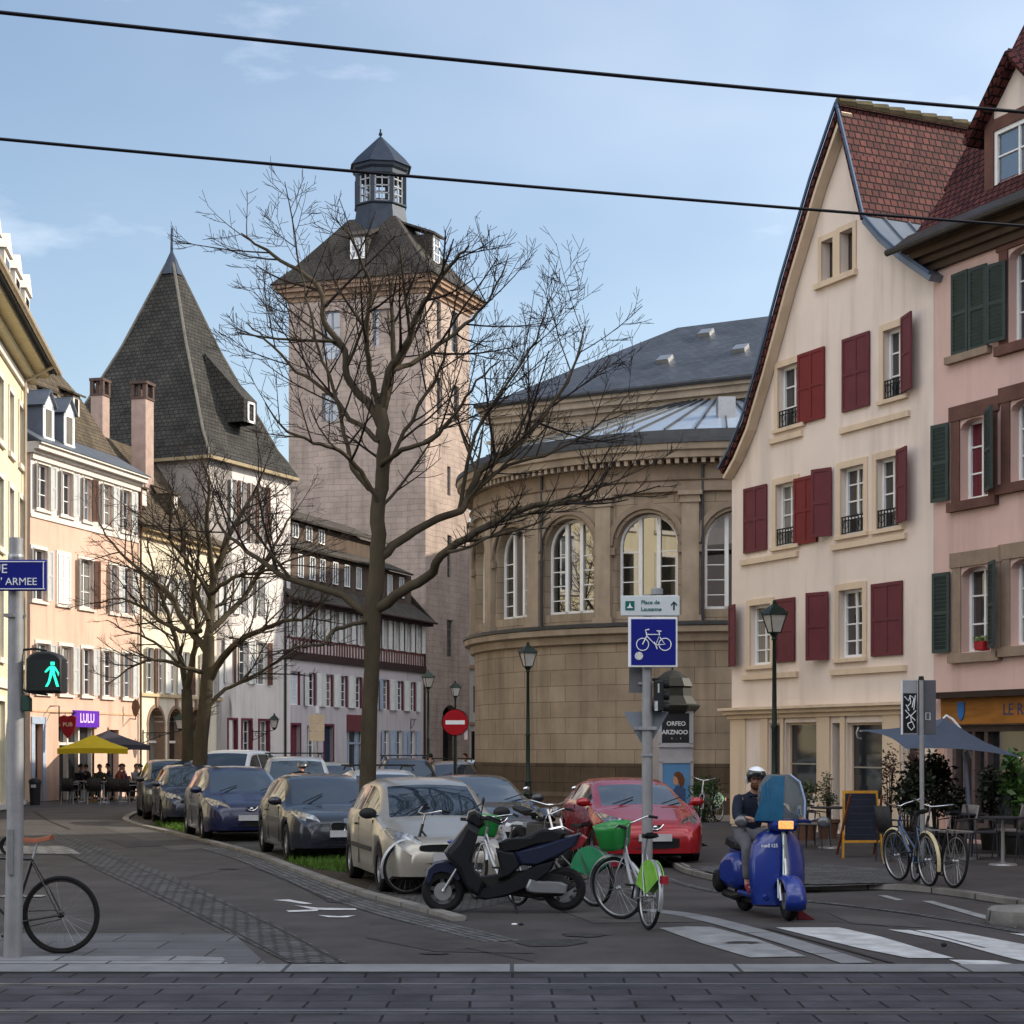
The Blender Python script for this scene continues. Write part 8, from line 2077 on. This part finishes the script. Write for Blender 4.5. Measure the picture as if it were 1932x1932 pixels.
mb.build('bicycle_symbol', whit_s, bp_, world=True)
mb = MB(); mb.M = Matrix.Translation((PX(1204, 1241))); mb.lathe([(.001, -.004), (.05, -.003), (.05, 0)], 18, axis='y'); mb.M = None; stk = mb.build('sticker', mat('sticker', (.5, .52, .5), .5, .6, 60), bp_, world=True); stk.scale = (1, 1, 1)
ds = thing('direction_sign', 'white direction sign with green lettering and an arrow above the bicycle sign', 'sign', at(1226, 1150, Ym-.1))
x0, x1, z0, z1 = at(1171, 0, yy).x, at(1282, 0, yy).x, at(0, 1162, yy).z, at(0, 1124, yy).z
mb = MB(); mb.box(x0, x1, yy-.03, yy, z0, z1); dp = mb.build('panel', mat('sign_grey_white', (.50, .54, .56), .4, .05, 5), ds, world=True, bevel=.008)
grn = mat('sign_green', (.008, .10, .085), .5, 0); w_ = x1-x0; h_ = z1-z0; zc = (z0+z1)/2
mb = MB(); mb.box(x0+.055, x0+.165, yy-.036, yy-.029, zc-.055, zc+.055); pg_ = mb.build('pictogram', grn, dp, world=True)
mb = MB(); mb.M = Matrix.Translation((x0+.11, yy-.037, zc)); mb.prism([(0, .04), (.012, -.005), (.04, -.03), (-.04, -.03), (-.012, -.005)], -.002, 0); mb.M = None; mb.build('petals', whit_s, pg_, world=True)
text('Place de', .068, grn, face_m(V((x0+.36, yy-.031, zc+.038)), (1, 0, 0)), dp, bold=True); text('Lausanne', .068, grn, face_m(V((x0+.37, yy-.031, zc-.045)), (1, 0, 0)), dp, bold=True)
mb = MB(); xa = x1-.07; mb.M = Matrix.Translation((xa, yy-.031, zc)); mb.prism([(-.010, -.055), (.010, -.055), (.010, .02), (.038, -.008), (.038, .014), (0, .055), (-.038, .014), (-.038, -.008), (-.010, .02)], -.003, 0); mb.M = None; mb.build('arrow', mat('arrow_dark', (.01, .04, .05), .5, 0), dp, world=True)
t = thing('small_sign', 'plain grey back of a small panel left of the post under the bicycle sign', 'sign', at(1199, 1300, Ym)); mb = MB(); a, b_ = at(1187, 1307, Ym), at(1212, 1258, Ym); mb.box(a.x, b_.x, Ym+.02, Ym+.035, a.z, b_.z); mb.build('panel', mat('dull_grey', (.10, .10, .105), .6, .1, 4), t, world=True); mb = MB(); mb.box(b_.x-.05, b_.x+.03, Ym+.0, Ym+.019, a.z+.1, a.z+.13); mb.build('bracket', alu, t, world=True)
tl_ = thing('traffic_light', 'black traffic signal on the right of the bicycle sign post, seen from the side', 'traffic light', at(1245, 1340, Ym)); a, b_ = at(1232, 1346, Ym), at(1259, 1279, Ym)
mb = MB(); mb.box(a.x+.01, b_.x-.05, Ym-.10, Ym+.10, a.z+.02, b_.z-.03); hh_ = mb.build('housing', plasd, tl_, world=True, bevel=.02)
mb = MB()
for zz in (.36, .22, .08): mb.M = Matrix.Translation((b_.x-.05, Ym, a.z+zz)); mb.lathe([(.055, 0), (.058, .07)], 14, axis='x', capb=False); mb.M = None; 
mb.build('visors', plasd, hh_, True, world=True)
mb = MB(); mb.box(a.x+.012, a.x+.05, Ym-.106, Ym-.10, a.z+.03, a.z+.15); mb.box(a.x+.05, a.x+.07, Ym-.106, Ym-.10, a.z+.25, a.z+.36); mb.build('label_plate', mat('plate_pale', (.4, .42, .42), .5, .3, 30), hh_, world=True)
mb = MB(); mb.tube([(g.x, Ym, b_.z-.02), (a.x+.08, Ym, b_.z-.02)], .02, 6); mb.tube([(g.x, Ym, a.z+.05), (a.x+.08, Ym, a.z+.05)], .015, 6); mb.build('bracket', plasd, tl_, world=True)
t = thing('yield_sign', 'triangular sign seen from its grey back, point down, on the bicycle sign post', 'sign', at(1212, 1415, Ym)); mb = MB(); P = [at(1176, 1343, Ym+.09), at(1262, 1343, Ym+.09), at(1219, 1418, Ym+.09)]; mb.add(P+[p+V((0, .015, 0)) for p in P], [(0,1,2),(5,4,3),(0,3,4,1),(1,4,5,2),(2,5,3,0)]); mb.build('panel', mat('sign_back_blue', (.20, .225, .26), .5, .1, 4, metal=.3), t, world=True)
mb = MB(); z = at(0, 1374, Ym).z; mb.box(P[0].x+.13, P[1].x-.16, Ym+.07, Ym+.089, z-.02, z+.02); mb.build('rail', greys, t, world=True)
# no entry sign
Yn = 44; g = at(859, HY, Yn); g.z = 0; t = thing('no_entry_sign', 'round red no-entry sign with a white bar on a dark post', 'sign', g)
zc = at(0, 1363, Yn).z; mb = MB(); mb.tube([(0, 0, 0), (0, 0, zc+.1)], .045, 10); mb.build('post', iron, t, True)
mb = MB(); mb.lathe([(.33, -.075), (.33, -.06), (.001, -.06)], 40, (0, 0, zc), 'y'); mb.lathe([(.001, -.075), (.33, -.075)], 40, (0, 0, zc), 'y', capb=False); dk = mb.build('disc', whit_s, t)
mb = MB(); mb.lathe([(.001, -.080), (.312, -.080), (.312, -.074)], 40, (0, 0, zc), 'y', capb=False); mb.build('red_field', mat('sign_red', (.30, .006, .012), .4, .05, 4), dk); mb = MB(); mb.box(-.235, .235, -.086, -.079, zc-.05, zc+.05); mb.build('bar', whit_s, dk)
mb = MB(); mb.box(.22, .30, -.05, -.03, zc-.42, zc-.20); mb.build('small_plate', mat('sticker_pink', (.5, .42, .42), .5, .2, 20), t)
# parking zone sign, back view
Ys = 50; g = at(598, HY, Ys); g.z = 0; t = thing('parking_sign', 'three stacked beige sign backs on a thin pole before the half-timbered house', 'sign', g); mb = MB(); mb.tube([(0, 0, 0), (0, 0, at(0, 1340, Ys).z)], .03, 8); mb.build('pole', alu, t, True)
bei = mat('beige_sign', (.52, .42, .30), .6, .1, 5)
for k, (a, b_) in enumerate(((1398, 1380), (1379, 1366), (1365, 1348))): mb = MB(); mb.box(-.21, .21, -.045, -.031, at(0, a, Ys).z, at(0, b_, Ys).z); mb.build('panel', bei, t)
mb = MB(); mb.box(-.03, .06, -.04, .04, at(0, 1346, Ys).z, at(0, 1338, Ys).z+.1); mb.build('cap', whit_s, t)
# stack of grey signs at right pavement
Yr = 23.4; g = gnd(1741, 1668, SWZ); Yr = g.y; t = thing('sign_post', 'slim dark sign pole with the blue bicycle locked to it on the right pavement', 'post', g); mb = MB(); mb.tube([(0, 0, 0), (-.01, 0, 1.0), (-.02, 0, at(0, 1282, Yr).z-SWZ)], .030, 10); mb.build('post', galv, t, True); mb = MB(); mb.lathe([(.04, at(0, 1283, Yr).z-SWZ), (.03, at(0, 1280, Yr).z-SWZ+.03)], 8, (-.02, 0, 0)); mb.lathe([(.036, .62), (.036, .66)], 10); mb.build('cap', iron, t)
for nm, a, b_, m_, lab in (('l', 1703, 1732, greys, 'narrow sign panel with black graffiti left of the slim dark pole'), ('r', 1733, 1767, mat('sign_dark_grey', (.085, .088, .10), .5, .1, 4), 'plain dark grey sign panel right of the slim dark pole')):
    o_ = thing('traffic_sign', lab, 'sign', at(a, 1384, Yr)); p0, p1 = at(a, 1386, Yr), at(b_, 1283, Yr); mb = MB(); mb.box(p0.x, p1.x, Yr+.03, Yr+.05, p0.z, p1.z); pn = mb.build('panel', m_, o_, world=True, bevel=.006)
    if nm == 'l':
        mb = MB(); r2 = random.Random(4); w_ = p1.x-p0.x; hgt = p1.z-p0.z; y_ = Yr+.027
        mb.box(p0.x+.015, p1.x-.01, y_, y_+.004, p0.z+.02, p0.z+hgt*.76); gf_ = mb.build('graffiti_ground', black, pn, world=True)
        mb = MB()
        for i, pts in enumerate(([(.1, .70), (.35, .62), (.5, .72)], [(.45, .72), (.5, .58), (.3, .52)], [(.55, .70), (.72, .66), (.6, .5)], [(.8, .72), (.7, .45)], [(.15, .45), (.5, .34), (.85, .44)], [(.2, .30), (.45, .36), (.8, .26)], [(.3, .2), (.6, .24), (.75, .14), (.55, .08), (.35, .14), (.3, .2)], [(.2, .55), (.4, .44)], [(.5, .34), (.55, .22)])): mb.tube([V((p0.x+.01+w_*u, y_-.002, p0.z+hgt*v)) for u, v in pts], .007, 4)
        mb.build('graffiti_scrawl', whit_s, gf_, world=True)
        mb = MB(); mb.box(p0.x-.012, p0.x+.004, Yr+.02, Yr+.05, p0.z, p1.z); mb.build('edge', whit_s, pn, world=True)
    else:
        mb = MB(); q_ = V((p0.x+.13, Yr+.028, p0.z+.24)); mb.tube([q_+V((sx*.028, 0, sz*.045)) for sx, sz in ((-1,-1),(1,-1),(1,1),(-1,1))], .006, 4, closed=True); mb.build('keyhole', whit_s, pn, world=True)
# poster column
Yk = 45.0; g = at(1269, HY, Yk); g.z = 0; t = thing('poster_column', 'advertising column with a domed dark roof, a black poster above and a portrait poster below', 'advertising column', g, R(6))
dkg = mat('column_green', (.028, .028, .023), .5, .15, 4); zr = lambda y: at(0, y, Yk).z
mb = MB(); mb.prism([(-.40, 0), (.40, 0), (.43, .02), (.43, zr(1344)), (-.43, zr(1344)), (-.43, .02)], -.43, .43, .03); mb.build('body', mat('column_grey', (.34, .33, .35), .5, .08, 4), t, angle=40)
mb = MB(); z = zr(1345); mb.lathe([(.52, z-.02), (.66, z+.10), (.70, z+.18), (.62, z+.22), (.48, z+.42), (.46, z+.62), (.52, z+.66), (.42, z+.86), (.2, z+1.02), (.03, z+1.08), (.03, z+1.2)], 8); mb.build('roof', dkg, t, True, angle=25)
mb = MB(); mb.box(-.36, .33, -.45, -.43, zr(1402), zr(1346)); pb = mb.build('upper_poster', mat('poster_black', (.008, .010, .016), .3, .1, 6, coat=.5), t)
text('ORFEO', .15, whit_s, face_m((0.0, -.452, zr(1366)), (1, 0, 0)), pb, world=False, bold=True); text('ARZNOO', .15, whit_s, face_m((-.03, -.452, zr(1382)), (1, 0, 0)), pb, world=False, bold=True)
text('v.   .    t', .08, whit_s, face_m((0, -.452, zr(1393)), (1, 0, 0)), pb, world=False)
mb = MB()
for a, c, d_, e in ((-.43, -.36, zr(1404), zr(1344)), (.33, .43, zr(1404), zr(1344)), (-.43, .43, zr(1410), zr(1402)), (-.43, .43, zr(1346), zr(1343))): mb.box(a, c, -.47, -.43, d_, e)
for a, c, d_, e in ((-.43, -.34, 0.1, zr(1436)), (.36, .43, 0.1, zr(1436)), (-.43, .43, zr(1438)-.02, zr(1434)), (-.43, .43, .1, zr(1523))): mb.box(a, c, -.47, -.43, d_, e)
mb.build('poster_frame', mat('frame_grey', (.42, .42, .45), .4, .05, 4, metal=.3), t)
mb = MB(); mb.box(-.33, .35, -.445, -.43, zr(1521), zr(1439)); po = mb.build('portrait_poster', mat('poster_blue', (.10, .24, .45), .4, .1, 2, coat=.3), t)
pz = zr(1470); mb = MB(); mb.M = Matrix.Translation((.05, -.449, pz)); mb.prism([(-.10, .16), (.02, .20), (.12, .12), (.17, -.02), (.14, -.16), (.05, -.18), (-.02, .0), (-.10, .10)], -.002, 0); mb.M = None; mb.build('printed_hair', mat('print_hair', (.13, .05, .02), .6, .3, 20), po)
mb = MB(); mb.M = Matrix.Translation((.0, -.452, pz)); mb.prism([(-.06, .08), (.02, .06), (.06, -.06), (.03, -.14), (-.05, -.12), (-.08, -.03)], -.002, 0); mb.M = None; mb.build('printed_face', mat('print_skin', (.45, .24, .15), .6, .2, 20), po)
mb = MB(); mb.M = Matrix.Translation((.06, -.449, pz-.36)); mb.prism([(-.14, -.22), (.18, -.28), (.18, .12), (.08, .20), (-.06, .20), (-.13, .10)], -.002, 0); mb.M = None; mb.build('printed_jacket', mat('print_denim', (.05, .08, .18), .6, .3, 20), po)
# overhead wires
wm = mat('wire_black', (.004, .004, .008), .5, 0)
for nm, a, b_, Ya, Yb, r_ in (('upper', (-140, 8), (2080, 224), 10.2, 11.9, .0115), ('lower', (-140, 249), (2080, 437), 12.2, 14.2, .0115)):
    t = thing('overhead_wire', 'black overhead wire, the %s of the two crossing the sky' % nm, 'cable', at(a[0], a[1], Ya), 0, 'overhead wires crossing the sky'); p0, p1 = at(*a, Ya), at(*b_, Yb); mid = .05
    mb = MB(); mb.tube([p0.lerp(p1, i/16)-V((0, 0, mid*4*(i/16)*(1-i/16)*.5)) for i in range(17)], r_, 6); mb.build('wire', wm, t, True, world=True)
# ================================================================== right terrace
g = gnd(1832, 1616, SWZ); Yq = g.y; t = thing('cantilever_parasol', 'blue-grey cantilever parasol leaning over the restaurant terrace', 'parasol', g)
pf = mat('pale_blue_metal', (.16, .19, .27), .35, .1, 4, metal=.4); cvs = mat('blue_grey_canvas', (.065, .085, .125), .8, .08, 3)
mb = MB(); P = lambda a, b, dy=0: at(a, b, Yq+dy); mb.tube([P(1833, 1616), P(1828, 1520), P(1820, 1418)], .035, 10); mb.build('mast', pf, t, True, world=True)
mb = MB(); mb.tube([P(1834, 1430), P(1825, 1405), P(1812, 1375), P(1797, 1357), P(1785, 1350), P(1780, 1356)], .022, 8); mb.build('arm', whit_s, t, True, world=True)
mb = MB(); c = P(1832, 1616); mb.box(c.x-.40, c.x+.42, c.y-.04, c.y+.04, SWZ, SWZ+.04); mb.box(c.x-.04, c.x+.04, c.y-.40, c.y+.40, SWZ, SWZ+.035); mb.build('foot', alu, t, world=True)
ap = P(1783, 1354); cs = [P(1622, 1377, .5), P(1708, 1412, -1.35), P(1925, 1428, -.1), P(1842, 1396, 1.8)]
mb = MB()
for k in range(4):
    a, b_ = cs[k], cs[(k+1) % 4]; n = 8; vs = []
    for j in range(7):
        s_ = j/6
        for i in range(n+1):
            e = a.lerp(b_, i/n); e = e.lerp(ap, .10*math.sin(math.pi*i/n)); p = ap.lerp(e, s_); p = p-V((0, 0, .10*math.sin(math.pi*s_)*.6)); vs.append(p)
    mb.add(vs, [(j*(n+1)+i, j*(n+1)+i+1, (j+1)*(n+1)+i+1, (j+1)*(n+1)+i) for j in range(6) for i in range(n)])
cn = mb.build('canopy', cvs, t, True, world=True, angle=30); mb = MB()
for c in cs: mb.tube([ap-V((0, 0, .03)), ap.lerp(c, .5)-V((0, 0, .09)), c-V((0, 0, .02))], .012, 5)
mb.build('ribs', whit_s, t, True, world=True)
mb = MB(); mb.tube([P(1620, 1372, .5), P(1616, 1382, .5), P(1618, 1392, .5), P(1626, 1394, .5)], .014, 6); mb.build('end_loop', alu, t, True, world=True)
# chalkboard
g = gnd(1628, 1619, SWZ); k_ = F/g.y; ab = thing('chalkboard', 'dark A-frame chalkboard with an orange-yellow wooden frame on the right pavement', 'chalkboard', g, R(4)); yw = mat('orange_yellow_wood', (.42, .20, .02), .5, .25, 6, bump=.1, bscale=20); rw = mat('red_brown_wood', (.13, .045, .025), .6, .2, 6)
A = Matrix.Rotation(R(-9), 4, 'X'); mb = MB(A)
for s_ in (-1, 1): mb.bar((s_*.33, 0, 0), (s_*.27, 0, 1.10), .045, .03)
mb.bar((-.29, 0, 1.085), (.29, 0, 1.085), .03, .045); mb.bar((-.31, 0, .27), (.31, 0, .27), .03, .04); mb.build('front_frame', yw, ab)
mb = MB(A); mb.prism([(-.28, .29), (.28, .29), (.25, 1.07), (-.25, 1.07)], -.012, .012); brd = mb.build('board', mat('slate_board', (.008, .011, .022), .6, .2, 4), ab)
mb = MB(A)
for i in range(6): zz = .38+i*.115; mb.box(-.23+.01*i, .22-.02*(i % 3), -.0145, -.013, zz, zz+.004)
mb.build('chalk_lines', mat('chalk_faint', (.05, .06, .09), .8, .4, 30), brd)
mb = MB(Matrix.Translation((0, .03, 0)) @ Matrix.Rotation(R(14), 4, 'X'));
for s_ in (-1, 1): mb.bar((s_*.31-.06, .22, 0), (s_*.26, .02, 1.06), .035, .03)
mb.bar((-.3, .16, .30), (.27, .16, .30), .03, .03); mb.build('rear_frame', rw, ab)
# shrubs and planters
leafd = mat('dark_leaves', (.016, .022, .012), .55, .5, 9, coat=.2); leafr = mat('red_brown_leaves', (.050, .022, .018), .6, .5, 9); leafg = mat('green_leaves', (.05, .11, .025), .5, .4, 6, coat=.2); leafp = mat('grey_green_leaves', (.07, .085, .05), .6, .4, 8)
terr = mat('planter_dark', (.02, .02, .02), .7, .2, 5); terc = mat('planter_clay', (.12, .06, .04), .8, .2, 5)
def shrub(label, px, py, h_, w_, m_, n=900, ls=.05, pot=True, stem=.3, seed=1, cat='shrub', potm=None):
    g = gnd(px, py, SWZ); t = thing('potted_shrub', label, cat, g, 0, 'potted shrubs of the terrace'); r = random.Random(seed)
    ph_ = .38 if pot else 0
    if pot: mb = MB(); mb.lathe([(.17, 0), (.21, .30), (.24, .32), (.24, .38), (.19, .38)], 16); mb.build('pot', potm or terr, t, True, angle=40)
    mb = MB(); tips = []
    for k in range(9):
        a = r.uniform(0, 6.28); e = V((math.cos(a)*w_*.35*r.random(), math.sin(a)*w_*.35*r.random(), ph_+stem+(h_-stem-ph_)*r.uniform(.4, .95))); mb.tube([(math.cos(a)*.03, math.sin(a)*.03, ph_-.03), e*.5+V((0, 0, ph_*.3)), e], [.014, .009, .004], 5); tips.append(e)
    mb.build('stems', twigm, t, True)
    mb = MB(); clumps = [(r.uniform(-1, 1), r.uniform(-1, 1), r.random(), r.uniform(.5, 1.0)) for _ in range(14)]
    for i in range(n):
        cx_, cy_, cz_, cr = clumps[i % 14]; zz = cz_*.85+r.gauss(0, .10); zz = min(1.02, max(-.02, zz)); prof = math.sin(math.pi*min(.97, max(.06, zz*.86+.10)))**.6
        p = V((cx_*w_*.33*prof+r.gauss(0, w_*.13), cy_*w_*.33*prof+r.gauss(0, w_*.13), ph_+stem+(h_-stem-ph_)*zz)); d = V((r.gauss(0, 1), r.gauss(0, 1), r.gauss(0, .7))).normalized(); e = d.orthogonal().normalized(); e = (e*math.cos(i)+d.cross(e)*math.sin(i)); s_ = ls*r.uniform(.6, 1.3)
        mb.add([p-d*s_, p+e*s_*.45-d*s_*.1, p+d*s_, p-e*s_*.45-d*s_*.1], [(0,1,2,3)])
    mb.build('foliage', m_, t); return t
shrub('tall dark shrub just left of the slim sign pole behind the blue bicycle', 1712, 1617, 1.55, .75, leafd, 1500, .05, seed=2)
shrub('dark leafy shrub right of the slim sign pole', 1765, 1612, 1.75, .62, leafd, 1300, .055, seed=3)
shrub('reddish brown shrub behind the slim sign pole', 1735, 1600, 1.75, .62, leafr, 1100, .045, seed=4)
shrub('dark shrub under the right half of the blue-grey parasol', 1798, 1606, 1.15, .6, leafd, 1000, .05, seed=5)
shrub('twiggy climbing shrub against the pale pier left of the pole', 1678, 1598, 1.85, .34, leafr, 450, .035, seed=6)
shrub('grey-green bush in front of the shop window behind the rider', 1521, 1585, 1.15, .62, leafp, 1000, .04, seed=7, potm=terc)
shrub('wispy shrub beside the shop pillar, left of the chalkboard', 1562, 1582, 1.35, .42, leafp, 420, .035, seed=8, potm=terc)
shrub('broad green leaved plant in the restaurant doorway at the right edge', 1918, 1612, 1.75, .55, leafg, 380, .09, seed=9)
shrub('dark shrub beside the restaurant door behind the grey chairs', 1872, 1604, 1.5, .6, leafd, 900, .05, seed=10)
shrub('low bush by the hall wall beside the poster column', 1330, 1551, 1.1, .8, mat('hedge_leaves', (.03, .07, .02), .6, .5, 6), 1200, .045, pot=False, stem=0, seed=11)
pc = mat('grey_plastic_chair', (.17, .155, .15), .6, .1, 5); pcd = mat('dark_plastic_chair', (.03, .03, .035), .6, .1, 5)
for x, y, r_, lab, m_ in ((1536, 1601, -30, 'grey terrace chair between the rider and the chalkboard', pc), (1508, 1596, 60, 'dark terrace chair directly behind the blue scooter', pcd), (1690, 1625, 20, 'dark terrace chair behind the handlebar of the blue bicycle', pcd),
                          (1806, 1622, 200, 'grey terrace chair left of the parasol mast', pc), (1858, 1622, -20, 'dark terrace chair right of the parasol mast', pcd), (1905, 1618, 150, 'tall pale terrace chair near the right edge', pc), (1950, 1624, 150, 'dark terrace chair at the right edge of the photo', pcd)):
    cchair(lab, gnd(x, y, SWZ), r_, m_, pcd)
ctable('round terrace table left of the chalkboard', gnd(1566, 1600, SWZ), top=pcd); ctable('round terrace table beside the parasol mast', gnd(1836, 1624, SWZ)+V((0, .5, 0)), top=pcd); ctable('round terrace table near the right edge', gnd(1892, 1632, SWZ), top=pcd)
# small things on the road
t = thing('wedge_block', 'dark red rubber wedge on the road behind the scooter front wheel', 'wedge', gnd(1520, 1735)); mb = MB(); mb.prism([(-.10, 0), (.10, 0), (-.04, .10), (-.09, .11)], -.05, .06, .01); mb.build('block', mat('red_rubber', (.10, .012, .016), .6, .2, 8), t)
t = thing('litter', 'small white crumpled packet on the asphalt below the navy scooter', 'litter', gnd(974, 1746)); mb = MB(); mb.ball((-.02, 0, .012), (.035, .02, .012), 9, 5); mb.build('packet', whit_s, t); mb = MB(); mb.ball((.05, 0, .014), (.03, .02, .014), 9, 5); mb.build('lid', plasd, t)
t = thing('litter', 'small dark pebble lying on the road near the crossing stripes', 'pebble', gnd(1781, 1786)); mb = MB(); mb.ball((0, 0, .02), (.03, .025, .022), 7, 5); mb.build('stone', plasd, t)
